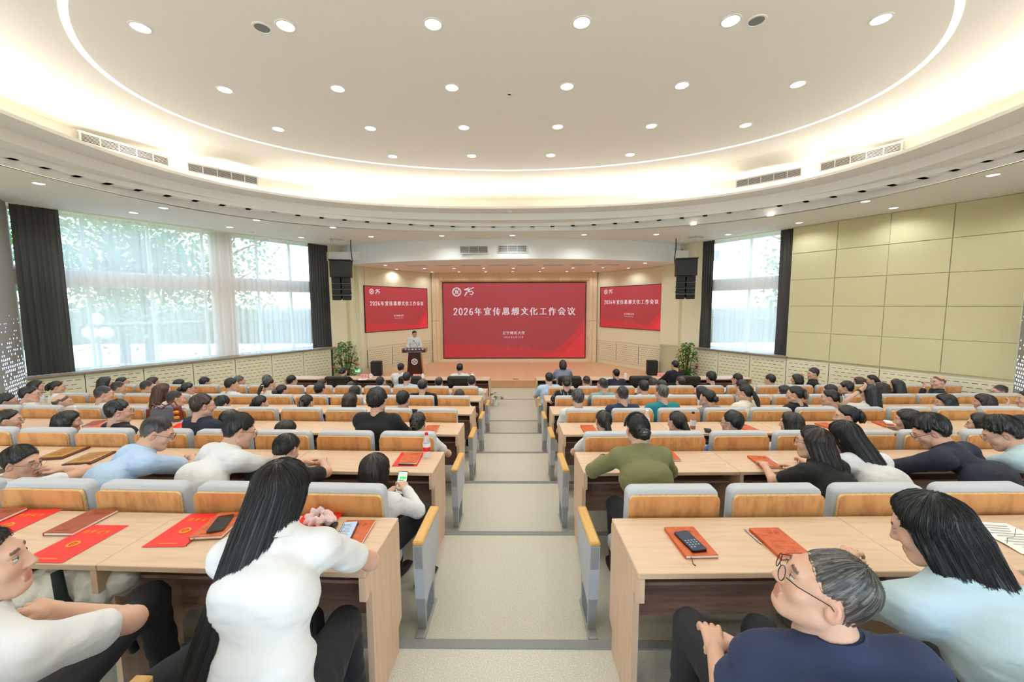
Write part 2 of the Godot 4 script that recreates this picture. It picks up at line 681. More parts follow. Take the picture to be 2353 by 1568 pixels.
func hoop(p: PackedVector3Array, q: PackedVector3Array, inward := true) -> MB:
	# upright band whose normals look to the middle of the hall
	var b := MB.new().grid([p, q], true)
	for i in b.n.size():
		var d := Vector3(0, b.v[i].y, -5.7) - b.v[i]
		if (b.n[i].dot(d) < 0.0) == inward:
			b.n[i] = -b.n[i]
	for k in range(0, b.ix.size(), 3):
		var a := b.v[b.ix[k]]
		if (b.v[b.ix[k + 1]] - a).cross(b.v[b.ix[k + 2]] - a).dot(b.n[b.ix[k]]) > 0.0:
			var s := b.ix[k + 1]
			b.ix[k + 1] = b.ix[k + 2]
			b.ix[k + 2] = s
	return b

func make_ceiling() -> void:
	var root := struct("ceiling")
	var low := MB.new()
	low.add(sheet(ring_pts(RING_LED, CEIL, 0.10), room_pts(RING_LED, CEIL), Vector3.DOWN))
	low.add(sheet(ring_pts(RING_LED, CEIL), ring_pts(RING_LED, CEIL, 0.045), Vector3.DOWN))
	low.add(sheet(ring_pts(RING_LED, CEIL + 0.3, 0.3), room_pts(RING_LED, CEIL + 0.3), Vector3.UP))
	part("lower_ceiling", low, M.white_warm, root)
	var st := MB.new()
	st.add(hoop(ring_pts(RING_LED, CEIL), ring_pts(RING_LED, CEIL + 0.19)))
	st.add(sheet(ring_pts(RING_LED, CEIL + 0.19), ring_pts(RING_STEP, CEIL + 0.19), Vector3.DOWN))
	st.add(hoop(ring_pts(RING_STEP, CEIL + 0.19), ring_pts(RING_STEP, CEIL + 0.36)))
	st.add(sheet(ring_pts(RING_STEP, CEIL + 0.36), ring_pts(RING_LIP, CEIL + 0.36), Vector3.DOWN))
	st.add(hoop(ring_pts(RING_LIP, CEIL + 0.36), ring_pts(RING_LIP, CEIL + 0.41)))
	st.add(sheet(ring_pts(RING_LIP, CEIL + 0.41), ring_pts(RING_LIP, CEIL + 0.41, 0.05), Vector3.UP))
	st.add(hoop(ring_pts(RING_LIP, CEIL + 0.41, 0.05), ring_pts(RING_LIP, CEIL + 0.375, 0.05), false))
	st.add(sheet(ring_pts(RING_LIP, CEIL + 0.375, 0.05), ring_pts(RING_COVE, CEIL + 0.375), Vector3.UP))
	part("stepped_cornice", st, M.white, root)
	var cv := MB.new()
	cv.add(hoop(ring_pts(RING_COVE, CEIL + 0.375), ring_pts(RING_COVE, CEIL + 0.71)))
	var rows := []
	for k in 7:
		var f := k / 6.0
		var a := ring_pts(RING_COVE, 0.0)
		var b := ring_pts(RING_TOP, 0.0)
		var row := PackedVector3Array()
		for i in a.size():
			var p := a[i].lerp(b[i], f)
			p.y = CEIL + 0.71 + (TOP - CEIL - 0.71) * sin(f * PI * 0.5)
			row.append(p)
		rows.append(row)
	cv.add(facing(MB.new().grid(rows, true), Vector3.DOWN))
	part("cove", cv, M.white_warm, root)
	var up := MB.new()
	up.add(sheet(ring_pts(RING_TOP, TOP), ring_pts(OVAL, TOP, 0.035), Vector3.DOWN))
	up.add(sheet(ring_pts(OVAL, TOP, -0.035), ring_pts([-6.0, 2.0, 0.02, 0.02, -5.98], TOP), Vector3.DOWN))
	var lid := MB.new()
	lid.box(Vector3(0, TOP + 0.45, -5.7), Vector3(21, 0.3, 18.5))
	for i in 80:
		var p := on_ring(RING_COVE, TAU * i / 80, 0.5)
		var q := on_ring(RING_COVE, TAU * (i + 1) / 80, 0.5)
		var m := (p + q) * 0.5
		var d := q - p
		lid.box(Vector3.ZERO, Vector3(d.length() + 0.1, 1.3, 0.2), 0.0, Transform3D(Basis(Vector3.UP, -d.angle()), Vector3(m.x, CEIL + 0.75, m.y)))
	part("upper_ceiling", up, M.white, root)
	part("roof_slab", lid, M.white, root)
	# the two continuous lines of light
	var a := MB.new()
	a.add(sheet(ring_pts(OVAL, TOP - 0.004, -0.035), ring_pts(OVAL, TOP - 0.004, 0.035), Vector3.DOWN))
	tag(slab_struct_free("oval_light_strip", a, M.strip), "thin oval line of white light set in the upper ceiling", "light strip")
	var b := MB.new()
	b.add(sheet(ring_pts(RING_LED, CEIL + 0.012, 0.045), ring_pts(RING_LED, CEIL + 0.012, 0.10), Vector3.DOWN))
	tag(slab_struct_free("edge_light_strip", b, M.strip), "long curved line of white light edging the lower ceiling", "light strip")
	var c := MB.new()
	c.add(sheet(ring_pts(RING_LIP, CEIL + 0.385, 0.09), ring_pts(RING_LIP, CEIL + 0.385, 0.14), Vector3.UP))
	tag(slab_struct_free("cove_light_strip", c, M.cove_strip), "warm strip of light hidden behind the lip of the ceiling cove", "light strip")
	for i in 40:
		var g := TAU * (i + 0.5) / 40
		var p := on_ring(RING_LIP, g, 0.13)
		var q := on_ring(RING_LIP, g + 0.01, 0.13)
		var t := (q - p).normalized()
		var seg := on_ring(RING_LIP, g - PI / 40, 0.13).distance_to(on_ring(RING_LIP, g + PI / 40, 0.13))
		var l := AreaLight3D.new()
		l.name = numbered("cove_lamp")
		l.area_size = Vector2(seg * 0.98, 0.05)
		l.light_color = Color(1.0, 0.955, 0.87)
		l.light_energy = COVE * seg
		l.shadow_enabled = true
		l.area_range = 30.0
		add_child(l)
		var inward := Vector3(t.y, 0, -t.x)
		if inward.dot(Vector3(-p.x, 0, -6.0 - p.y)) < 0.0:
			inward = -inward
		l.look_at_from_position(Vector3(p.x, CEIL + 0.415, p.y), Vector3(p.x, CEIL + 1.415, p.y) + inward * 1.0, Vector3(t.x, 0, t.y).cross(Vector3.UP + inward * 1.0))
	for k in 2:
		var rr: Array = OVAL if k == 0 else RING_LED
		for i in 16:
			var g := TAU * (i + 0.5) / 16
			var p := on_ring(rr, g, 0.0 if k == 0 else 0.07)
			var q := on_ring(rr, g + 0.01, 0.0 if k == 0 else 0.07)
			var t := (q - p).normalized()
			var seg := on_ring(rr, g - PI / 16).distance_to(on_ring(rr, g + PI / 16))
			var l := AreaLight3D.new()
			l.name = numbered("line_lamp")
			l.area_size = Vector2(seg * 0.96, 0.05)
			l.light_color = Color(1.0, 0.96, 0.9)
			l.light_energy = LINE * seg
			l.shadow_enabled = true
			l.area_range = 30.0
			add_child(l)
			var y: float = TOP - 0.02 if k == 0 else CEIL - 0.01
			l.look_at_from_position(Vector3(p.x, y, p.y), Vector3(p.x, y - 2.0, p.y), Vector3(t.y, 0, -t.x))

func slab_struct_free(called: String, b: MB, mat: Material) -> MeshInstance3D:
	var o := inst(numbered(called), b.mesh(), mat, self)
	return o

func make_floor() -> void:
	var root := struct("floor")
	for k in LEVEL.size():
		var z0: float = EDGE[k]
		var z1: float = EDGE[k - 1] if k else 3.2
		var b := MB.new()
		b.box(Vector3(0, (LEVEL[k] - 0.5) * 0.5, (z0 + z1) * 0.5), Vector3(21.0, LEVEL[k] + 0.5, z1 - z0))
		part("tread", b, M.vinyl, root)
		if k:
			var s := MB.new()
			s.box(Vector3(0, LEVEL[k] - 0.004, z0 + 0.03), Vector3(20.9, 0.02, 0.062), 0.004)
			s.box(Vector3(0, LEVEL[k] - 0.02, z0 - 0.004), Vector3(20.9, 0.04, 0.012), 0.003)
			part("nosing", s, M.nosing, root)
	var f := MB.new()
	f.box(Vector3(0, -0.25, -15.0), Vector3(21.0, 0.5, 7.8))
	part("front_floor", f, M.vinyl, root)
	# stage
	var st := struct("stage")
	var p := MB.new()
	var poly := PackedVector2Array([Vector2(-6.6, -13.72), Vector2(6.6, -13.72), Vector2(3.9, -18.4), Vector2(-3.9, -18.4)])
	p.slab(poly, 0.24, Transform3D(Basis(Vector3.RIGHT, Vector3(0, 0, 1), Vector3.DOWN), Vector3(0, 0.12, 0)))
	part("platform", p, M.stage, st)
	var fr := MB.new()
	fr.box(Vector3(0, 0.115, -13.71), Vector3(13.0, 0.21, 0.02), 0.003)
	fr.box(Vector3(0, 0.232, -13.71), Vector3(13.0, 0.022, 0.03), 0.005)
	part("stage_front", fr, M.stage_front, st)
	var step := MB.new()
	for s in [-1.0, 1.0]:
		step.box(Vector3(s * 4.95, 0.06, -13.45), Vector3(1.0, 0.12, 0.5), 0.005)
	part("stage_step", step, M.stage_front, st)

# local frame of a side wall: x along the wall towards the camera, y up, z into the hall
func wall_frame(side: float) -> Transform3D:
	if side < 0.0:
		return Transform3D(Basis(Vector3(-0.527, 0, 0.85), Vector3.UP, Vector3(0.85, 0, 0.527)), Vector3(-6.43, 0, -13.83))
	return Transform3D(Basis(Vector3(0.512, 0, 0.859), Vector3.UP, Vector3(-0.859, 0, 0.512)), Vector3(6.359, 0, -13.178))

func acoustic_panel(w: float, h: float, cols: int, rows: int) -> MB:
	# board with staggered rows of slots cut through it
	var b := MB.new()
	var t := 0.014
	var top := h * 0.5 - 0.05
	var rh := (h - 0.10) / rows
	var pitch := w * 0.93 / cols
	var sl := pitch * 0.66
	var sh := 0.013
	b.box(Vector3(0, h * 0.5 - 0.0225, 0), Vector3(w, 0.045, t))
	b.box(Vector3(0, -h * 0.5 + 0.0225, 0), Vector3(w, 0.045, t))
	for r in rows:
		var yc := top - rh * (r + 0.5)
		b.box(Vector3(0, yc + (rh + sh) * 0.25, 0), Vector3(w, (rh - sh) * 0.5 + 0.001, t))
		b.box(Vector3(0, yc - (rh + sh) * 0.25, 0), Vector3(w, (rh - sh) * 0.5 + 0.001, t))
		var n := cols - (r % 2)
		var x := -w * 0.5
		for i in n + 1:
			var nx := w * 0.5
			if i < n:
				nx = (i - (n - 1) * 0.5) * pitch - sl * 0.5
			b.box(Vector3((x + nx) * 0.5, yc, 0), Vector3(nx - x, sh, t))
			x = nx + sl
	return b

func make_side_wall(side: float) -> void:
	var root := struct("wall_left" if side < 0.0 else "wall_right")
	var x := wall_frame(side)
	var a := -1.2 if side < 0.0 else -1.9     # far end
	var e := 6.86 if side < 0.0 else 6.42      # near end
	var w0 := -0.05 if side < 0.0 else -0.31   # window
	var w1 := 6.86 if side < 0.0 else 2.39
	var b := MB.new()
	b.box(Vector3((a + e) * 0.5, 0.70, -0.12), Vector3(e - a, 1.42, 0.2), 0.0, x)
	b.box(Vector3((a + w0) * 0.5, 2.75, -0.12), Vector3(w0 - a, 5.1, 0.2), 0.0, x)
	if e > w1 + 0.1:
		b.box(Vector3((w1 + e) * 0.5, 2.75, -0.12), Vector3(e - w1, 5.1, 0.2), 0.0, x)
	b.box(Vector3((w0 + w1) * 0.5, 5.1, -0.3), Vector3(w1 - w0 + 0.4, 0.34, 0.6), 0.0, x)
	part("wall_core", b, M.cream, root)
	# slim pilaster between window and stage
	var pl := MB.new()
	pl.box(Vector3(-0.72 if side < 0.0 else -1.06, 2.4, -0.01), Vector3(0.10, 4.8, 0.04), 0.004, x)
	part("pilaster", pl, M.cream_panel, root)
	var sill := MB.new()
	sill.box(Vector3((w0 + w1) * 0.5, 1.405, -0.12), Vector3(w1 - w0 + 0.1, 0.04, 0.46), 0.006, x)
	part("sill", sill, M.stone, root)
	var back := MB.new()
	back.box(Vector3((w0 + e) * 0.5, 0.70, -0.008), Vector3(e - w0, 1.28, 0.004), 0.0, x)
	part("slot_backing", back, M.slot, root)
	var pm := acoustic_panel(0.985, 1.24, 7, 12).mesh()
	var first := 0.42 if side > 0.0 else 0.03
	var k := 0
	var s := first + 0.5 - (1.0 if side > 0.0 else 0.0)
	while s < e - 0.3:
		var o := inst("acoustic_panel", pm, M.cream, root)
		o.transform = x * Transform3D(Basis.IDENTITY, Vector3(s, 0.73, 0.006))
		s += 1.0
		k += 1
	if side > 0.0:
		var up := MB.new()
		up.box(Vector3.ZERO, Vector3(0.988, 0.697, 0.012), 0.004)
		var um := up.mesh()
		for ci in 4:
			for r in 5:
				var o := inst("wall_panel", um, M.cream_panel, root)
				o.transform = x * Transform3D(Basis.IDENTITY, Vector3(2.91 + ci * 1.0, 1.40 + 0.708 * (r + 0.5), 0.0))

func make_window(side: float) -> void:
	var root := struct("window_1" if side < 0.0 else "window_2")
	var x := wall_frame(side)
	var w0 := -0.05 if side < 0.0 else -0.31
	var w1 := 6.86 if side < 0.0 else 2.39
	var fr := MB.new()
	var ys := [1.44, 3.36, 3.66, 4.93]
	var uprights := [w0 + 0.03, 1.05, 2.05, 3.45, 4.6, 5.75, w1 - 0.03] if side < 0.0 else [w0 + 0.03, 1.02, w1 - 0.03]
	for u in uprights:
		fr.box(Vector3(u, 3.18, -0.5), Vector3(0.06, 3.5, 0.07), 0.006, x)
	for y in [1.44, 2.45, 3.34, 3.68, 4.9]:
		fr.box(Vector3((w0 + w1) * 0.5, y, -0.5), Vector3(w1 - w0, 0.05, 0.06), 0.006, x)
	part("window_frame", fr, M.trim_white, root)
	var sp := MB.new()
	sp.box(Vector3((w0 + w1) * 0.5, 3.51, -0.56), Vector3(w1 - w0, 0.30, 0.26), 0.01, x)
	if side < 0.0:
		sp.box(Vector3(2.98, 3.1, -0.56), Vector3(0.5, 3.6, 0.3), 0.01, x)
	part("beam", sp, plainmat(Color(0.86, 0.74, 0.66), 0.8), root)
	var glass := plainmat(Color(0.93, 0.98, 0.97, 0.06), 0.03)
	glass.transparency = BaseMaterial3D.TRANSPARENCY_ALPHA
	for i in uprights.size() - 1:
		for r in 2:
			var y0: float = ys[r * 2]
			var y1: float = ys[r * 2 + 1]
			var g := MB.new()
			g.box(Vector3((uprights[i] + uprights[i + 1]) * 0.5, (y0 + y1) * 0.5, -0.5), Vector3(uprights[i + 1] - uprights[i] - 0.06, y1 - y0 - 0.04, 0.008), 0.0, x)
			part("pane", g, glass, root)
	# reveals that close the deep window box
	var rv := MB.new()
	for u in [w0 - 0.03, w1 + 0.03]:
		rv.box(Vector3(u, 3.18, -0.35), Vector3(0.06, 3.6, 0.5), 0.0, x)
	part("reveal", rv, M.cream, root)

func pleats(s0: float, s1: float, y0: float, y1: float, pitch: float, amp: float, w: float, seed_: int, x: Transform3D) -> MB:
	var f := noise(0.9, seed_, 2)
	var n := int((s1 - s0) / pitch * 9.0)
	var rows := []
	for j in 15:
		var v := j / 14.0
		var row := PackedVector3Array()
		for i in n + 1:
			var s := lerpf(s0, s1, float(i) / n)
			var ph := TAU * s / pitch + 2.2 * f.get_noise_2d(s * 3.0, v * 0.6) + f.get_noise_2d(s * 1.1, 40.0) * 3.0
			var am := amp * (0.65 + 0.5 * f.get_noise_2d(s * 2.0 + 30.0, v)) * (0.75 + 0.35 * v)
			row.append(x * Vector3(s + 0.3 * am * cos(ph), lerpf(y1, y0, v), w + am * sin(ph)))
		rows.append(row)
	return facing(MB.new().grid(rows), x.basis.z)

func make_curtains() -> void:
	var net := plainmat(Color(0.93, 0.95, 0.93, 0.66), 0.9)
	net.transparency = BaseMaterial3D.TRANSPARENCY_ALPHA
	net.backlight_enabled = true
	net.backlight = Color(1.0, 1.0, 0.98)
	var parts := [
		[-1.0, 0.60, 6.20, true, "sheer white net curtain across the wide window beside the audience"],
		[-1.0, -0.045, 0.64, false, "charcoal drape gathered at the stage end of the wide window"],
		[-1.0, 6.16, 6.83, false, "charcoal drape gathered at the end of the wide window beside lit triangle panel"],
		[1.0, 0.07, 2.11, true, "sheer white net curtain across the narrow window beside the potted plant"],
		[1.0, -0.30, 0.10, false, "charcoal drape of the narrow window, strip next to the loudspeakers"],
		[1.0, 2.07, 2.385, false, "charcoal drape of the narrow window, strip next to the cream wall panels"],
	]
	for p in parts:
		var x := wall_frame(p[0])
		var o: MeshInstance3D
		if p[3]:
			o = slab_struct_free("sheer_curtain", pleats(p[1], p[2], 1.44, CEIL, 0.15, 0.035, -0.17, 4, x), net)
		else:
			o = slab_struct_free("curtain", pleats(p[1], p[2], 1.43, CEIL, 0.085, 0.045, -0.06, 7, x), M.drape)
		tag(o, p[4], "curtain")

func make_grey_panels() -> void:
	for side in [-1.0, 1.0]:
		var root := struct("wall_return_left" if side < 0.0 else "wall_return_right")
		var p0 := Vector3(-10.05, 0, -7.99) if side < 0.0 else Vector3(9.64, 0, -7.66)
		var p1 := Vector3(-9.15, 0, -6.80) if side < 0.0 else Vector3(9.0, 0, -6.72)
		var d := (p1 - p0)
		var len := d.length()
		d = d / len
		var inn := Vector3(d.z, 0, -d.x) * (1.0 if side < 0.0 else -1.0)
		var x := Transform3D(Basis(d, Vector3.UP, inn), p0)
		var b := MB.new()
		b.box(Vector3(len * 0.5, 2.5, -0.1), Vector3(len, 5.2, 0.2), 0.0, x)
		part("grey_facing", b, M.grey_panel, root)
		var q := MB.new()
		rng.seed = 77
		for r in 26:
			for c in 12:
				var y := 0.9 + r * 0.075
				var s := 0.03 + c * 0.085 + (0.042 if r % 2 else 0.0)
				var dens := clampf(1.2 - (y - 1.0) / 1.5, 0.05, 0.75)
				if rng.randf() > dens:
					continue
				var k := 0.027 * clampf(1.25 - (y - 1.2) / 1.9, 0.3, 1.0)
				var fl := 1.0 if rng.randf() < 0.5 else -1.0
				q.slab(PackedVector2Array([Vector2(-k, -k * 0.8 * fl), Vector2(k, -k * 0.8 * fl), Vector2(0, k * fl)]), 0.006, x * Transform3D(Basis.IDENTITY, Vector3(s, y, 0.0)))
		part("lit_triangles", q, M.tri_light, root)
		root.get_child(1).set_meta("kind", "stuff")
	# rear part of the hall, behind the camera
	var w := MB.new()
	for s in [-1.0, 1.0]:
		w.box(Vector3(s * 9.75, 2.6, -1.8), Vector3(0.4, 5.4, 10.2))
	part("side_shell", w, M.cream, struct("wall_rear_sides"))
	# back wall with a wide band of windows on to the sunlit forecourt
	var rb := struct("wall_back")
	var r := MB.new()
	r.box(Vector3(0, 0.65, 3.1), Vector3(20, 1.9, 0.3))
	r.box(Vector3(0, 4.85, 3.1), Vector3(20, 3.0, 0.3))
	for q in [-9.2, 9.2]:
		r.box(Vector3(q, 3.2, 3.1), Vector3(1.6, 3.3, 0.3))
	part("rear_shell", r, M.cream, rb)
	var wf := struct("window_3")
	var fm := MB.new()
	for k in 9:
		fm.box(Vector3(-8.4 + 2.1 * k, 2.48, 3.12), Vector3(0.09, 1.76, 0.09), 0.006)
	for y in [1.62, 3.33]:
		fm.box(Vector3(0, y, 3.12), Vector3(16.8, 0.08, 0.09), 0.006)
	part("window_frame", fm, M.trim_white, wf)

func make_stage_walls() -> void:
	for side in [-1.0, 1.0]:
		var root := struct("wall_stage_left" if side < 0.0 else "wall_stage_right")
		var p0 := Vector3(-3.74, 0, -18.3) if side < 0.0 else Vector3(3.68, 0, -18.3)
		var d := Vector3(-0.493, 0, 0.87) if side < 0.0 else Vector3(0.524, 0, 0.852)
		var inn := Vector3(-d.z, 0, d.x) if d.x > 0.0 else Vector3(d.z, 0, -d.x)
		var x := Transform3D(Basis(d, Vector3.UP, inn), p0)
		var b := MB.new()
		b.box(Vector3(1.96, 2.5, -0.11), Vector3(4.4, 5.2, 0.2), 0.0, x)
		part("wall_core", b, M.cream, root)
		var bk := MB.new()
		bk.box(Vector3(1.95, 0.82, -0.005), Vector3(3.7, 0.70, 0.004), 0.0, x)
		part("slot_backing", bk, M.slot, root)
		var pm := acoustic_panel(1.2, 0.82, 9, 9).mesh()
		for k in 3:
			inst("acoustic_panel", pm, M.cream, root).transform = x * Transform3D(Basis.IDENTITY, Vector3(0.72 + k * 1.23, 0.83, 0.006))
		var up := MB.new()
		up.box(Vector3(1.95, 2.78, 0.002), Vector3(3.7, 3.02, 0.018), 0.005, x)
		part("upper_panel", up, M.cream, root)
		# short pier between the stage opening and the side wall
		var pr := MB.new()
		pr.box(Vector3(4.05, 2.4, 0.02), Vector3(0.16, 5.0, 0.12), 0.008, x)
		part("pier", pr, M.cream, root)
	var front := struct("wall_front")
	var core := MB.new()
	core.box(Vector3(0, 2.4, -18.55), Vector3(9.0, 5.4, 0.2))
	part("wall_core", core, M.maple, front)
	var zf := -18.1
	for s in [[-3.76, -3.58], [-3.58, -3.42], [3.352, 3.51], [3.51, 3.70]]:
		for r in [[0.24, 2.15], [2.16, 4.312]]:
			var b := MB.new()
			b.box(Vector3((s[0] + s[1]) * 0.5, (r[0] + r[1]) * 0.5, zf - 0.1), Vector3(s[1] - s[0] - 0.006, r[1] - r[0] - 0.006, 0.2), 0.004)
			part("wood_panel", b, M.maple, front)
	for k in 5:
		var w := (3.352 + 3.42) / 5.0
		var b := MB.new()
		b.box(Vector3(-3.42 + w * (k + 0.5), 4.145, zf - 0.1), Vector3(w - 0.006, 0.334, 0.2), 0.004)
		part("wood_panel", b, M.maple, front)
	var bt := MB.new()
	bt.box(Vector3(-0.034, 0.28, zf - 0.1), Vector3(6.77, 0.08, 0.2), 0.004)
	part("wood_panel", bt, M.maple, front)
	var o := [Vector3(-3.42, 0.323, zf), Vector3(3.352, 0.323, zf), Vector3(3.352, 3.978, zf), Vector3(-3.42, 3.978, zf)]
	var q := [Vector3(-3.30, 0.42, zf - 0.14), Vector3(3.23, 0.42, zf - 0.14), Vector3(3.23, 3.90, zf - 0.14), Vector3(-3.30, 3.90, zf - 0.14)]
	var fr := MB.new()
	for k in 4:
		var n := (o[(k + 1) % 4] - o[k] as Vector3).cross(q[k] - o[k])
		if n.z < 0.0:
			n = -n
		fr.quad(o[k], o[(k + 1) % 4], q[(k + 1) % 4], q[k], n.normalized())
	part("screen_surround", fr, M.maple, front)

func arch_z(px: float) -> float:
	return -12.64 - pow(px / 5.75, 2.0) * 1.46

func make_portal() -> void:
	var root := struct("ceiling_portal")
	var lo := PackedVector3Array()
	var hi := PackedVector3Array()
	var bk := PackedVector3Array()
	lo.append(Vector3(-6.2, STAGE_CEIL, -14.42))
	for i in 49:
		var px := -5.75 + 11.5 * i / 48.0
		lo.append(Vector3(px, STAGE_CEIL, arch_z(px)))
	lo.append(Vector3(6.2, STAGE_CEIL, -14.42))
	for p in lo:
		hi.append(Vector3(p.x, CEIL + 0.02, p.z))
		bk.append(Vector3(clampf(p.x, -3.9, 3.9), STAGE_CEIL, -18.6))
	var b := facing(MB.new().grid([lo, hi]), Vector3(0, 0, 1))
	part("fascia", b, M.white, root)
	var mid := PackedVector3Array()
	for p in lo:
		mid.append(Vector3(p.x * 1.03, STAGE_CEIL, -14.6))
	var s := facing(MB.new().grid([lo, mid, bk]), Vector3.DOWN)
	part("stage_ceiling", s, M.white_warm, root)
	var t := MB.new()
	t.box(Vector3(0, STAGE_CEIL + 0.25, -16.4), Vector3(14, 0.3, 5.0))
	part("stage_roof", t, M.white, root)
	for k in 8:
		var px := -3.53 + 0.987 * k
		var g := thing("slot_diffuser", "dark slot diffuser in the stage ceiling, %s of the row of eight" % ordinal(k), "air vent", Vector3(px, STAGE_CEIL, -14.45), 0.0, "slot diffusers over the stage")
		var f := MB.new()
		for q in [[Vector3(0, -0.012, 0.075), Vector3(0.76, 0.024, 0.02)], [Vector3(0, -0.012, -0.075), Vector3(0.76, 0.024, 0.02)], [Vector3(-0.37, -0.012, 0), Vector3(0.02, 0.024, 0.16)], [Vector3(0.37, -0.012, 0), Vector3(0.02, 0.024, 0.16)]]:
			f.box(q[0], q[1], 0.003)
		part("frame", f, M.trim_white, g)
		for j in 4:
			var sl := MB.new()
			sl.box(Vector3(0, -0.012, -0.05 + 0.033 * j), Vector3(0.72, 0.022, 0.026), 0.003)
			part("slat", sl, M.vent_dark, g)

# ---------------------------------------------------------------- lamps and ceiling fittings
var lamp_meshes := {}

func downlight(at: Vector3, r: float, label: String, group: String, energy: float) -> void:
	var key := "%.3f" % r
	if not lamp_meshes.has(key):
		var trim := MB.new()
		trim.lathe(PackedVector2Array([Vector2(r, 0.0), Vector2(r + 0.002, -0.007), Vector2(r + 0.02, -0.005), Vector2(r + 0.022, 0.0)]), 28)
		var face := MB.new()
		face.lathe(PackedVector2Array([Vector2(r, -0.002), Vector2(0.0, -0.003)]), 28)
		for i in face.n.size():
			face.n[i] = Vector3.DOWN
		lamp_meshes[key] = [trim.mesh(), face.mesh()]
	var g := thing("downlight", label, "ceiling light", at, 0.0, group)
	inst("trim", lamp_meshes[key][0], M.trim_white, g)
	inst("lamp_face", lamp_meshes[key][1], M.lamp_face, g)
	var l := SpotLight3D.new()
	l.name = "lamp"
	l.light_energy = energy
	l.light_color = Color(0.965, 0.985, 1.0)
	l.light_size = r
	l.spot_angle = 80.0
	l.spot_angle_attenuation = 0.6
	l.spot_range = 30.0
	l.spot_attenuation = 2.0
	l.shadow_enabled = true
	g.add_child(l)
	l.position = Vector3(0, -0.03, 0)
	l.rotation.x = -PI / 2

func make_lamps() -> void:
	var rows := [-4.55, -5.80, -7.05, -8.34]
	for r in 4:
		var xs := [-3.99, -2.41, -0.82, 0.77, 2.35, 3.93] if r < 3 else [-2.43, -0.83, 0.765, 2.355]
		for k in xs.size():
			downlight(Vector3(xs[k], TOP, rows[r]), 0.085, "round downlight within the oval, %s lamp of the %s lamp row before the stage" % [ordinal(k), ordinal(3 - r)], "downlights in the oval ceiling", LAMP)
	for k in 6:
		downlight(Vector3([-3.99, -2.41, -0.82, 0.77, 2.35, 3.93][k], TOP, -3.3), 0.085, "round downlight within the oval, %s lamp of the rearmost row" % ordinal(k), "downlights in the oval ceiling", LAMP)
	var ring := [[-7.97, -6.83], [-8.41, -8.95], [-7.38, -8.54], [-7.47, -10.62], [-6.21, -9.79], [-6.48, -12.28], [-4.80, -10.75], [-4.31, -12.19], [-2.16, -12.1], [-0.05, -12.09], [2.07, -12.05], [4.21, -12.07], [4.66, -10.61], [6.36, -12.14], [6.0, -9.59], [7.28, -10.46], [7.13, -8.36], [8.23, -8.93], [7.75, -6.72], [-9.2, -7.1], [9.0, -7.0]]
	for k in ring.size():
		downlight(Vector3(ring[k][0], CEIL, ring[k][1]), 0.075, "round downlight in the lower ceiling ring, %s counted from the wide window" % (ordinal(k) if k < 19 else ["last before the triangles", "very last one"][k - 19]), "downlights in the lower ceiling", RLAMP)
	var rear := [[-8.0, -4.6], [8.0, -4.6], [-7.9, -2.4], [7.9, -2.4], [-7.4, -0.2], [7.4, -0.2], [-5.0, 1.4], [-2.5, 1.6], [0.0, 1.7], [2.5, 1.6], [5.0, 1.4]]
	for k in rear.size():
		downlight(Vector3(rear[k][0], CEIL, rear[k][1]), 0.075, "round downlight behind the rearmost seats, %s of the group" % ordinal(k), "downlights in the lower ceiling", RLAMP * 1.9)
	for k in 7:
		downlight(Vector3(-3.55 + 1.146 * k + (0.02 * k), STAGE_CEIL, -15.82), 0.06, "small downlight over the stage, %s in the row nearer the audience" % ordinal(k), "downlights over the stage", SLAMP)
		downlight(Vector3(-3.60 + 1.17 * k, STAGE_CEIL, -17.45), 0.06, "small downlight over the stage, %s in the row nearer the screen" % ordinal(k), "downlights over the stage", SLAMP)
	var ex := [[-4.64, -14.43, "over the plant end by the lectern"], [-4.72, -16.06, "washing the wall over the lectern screen"], [4.55, -14.1, "at the end away from the lectern"], [4.5, -16.0, "washing the wall over the screen away from lectern"]]
	for k in 4:
		downlight(Vector3(ex[k][0], STAGE_CEIL, ex[k][1]), 0.06, "small stage downlight " + ex[k][2], "downlights over the stage", SLAMP)

func grille(called: String, label: String, at: Transform3D, w: float, h: float, cells: int, slats: int) -> void:
	var g := thing(called, label, "air vent")
	g.transform = at
	var f := MB.new()
	f.box(Vector3(0, h * 0.5 + 0.012, 0.005), Vector3(w + 0.05, 0.025, 0.02), 0.004)
	f.box(Vector3(0, -h * 0.5 - 0.012, 0.005), Vector3(w + 0.05, 0.025, 0.02), 0.004)
	for k in cells + 1:
		var end := k == 0 or k == cells
		f.box(Vector3(-w * 0.5 + w * k / cells, 0, 0.005), Vector3(0.024 if end else 0.012, h, 0.02), 0.003)
	part("frame", f, M.trim_white, g)
	var b := MB.new()
	b.box(Vector3(0, 0, -0.008), Vector3(w, h, 0.004))
	part("backing", b, M.vent_dark, g)
	var sm := MB.new()
	sm.box(Vector3.ZERO, Vector3(w, 0.006, 0.014), 0.0, Transform3D(Basis(Vector3.RIGHT, 0.5), Vector3.ZERO))
	var m := sm.mesh()
	for k in slats:
		inst("slat", m, M.trim_white, g).position = Vector3(0, -h * 0.5 + h * (k + 0.5) / slats, 0.002)

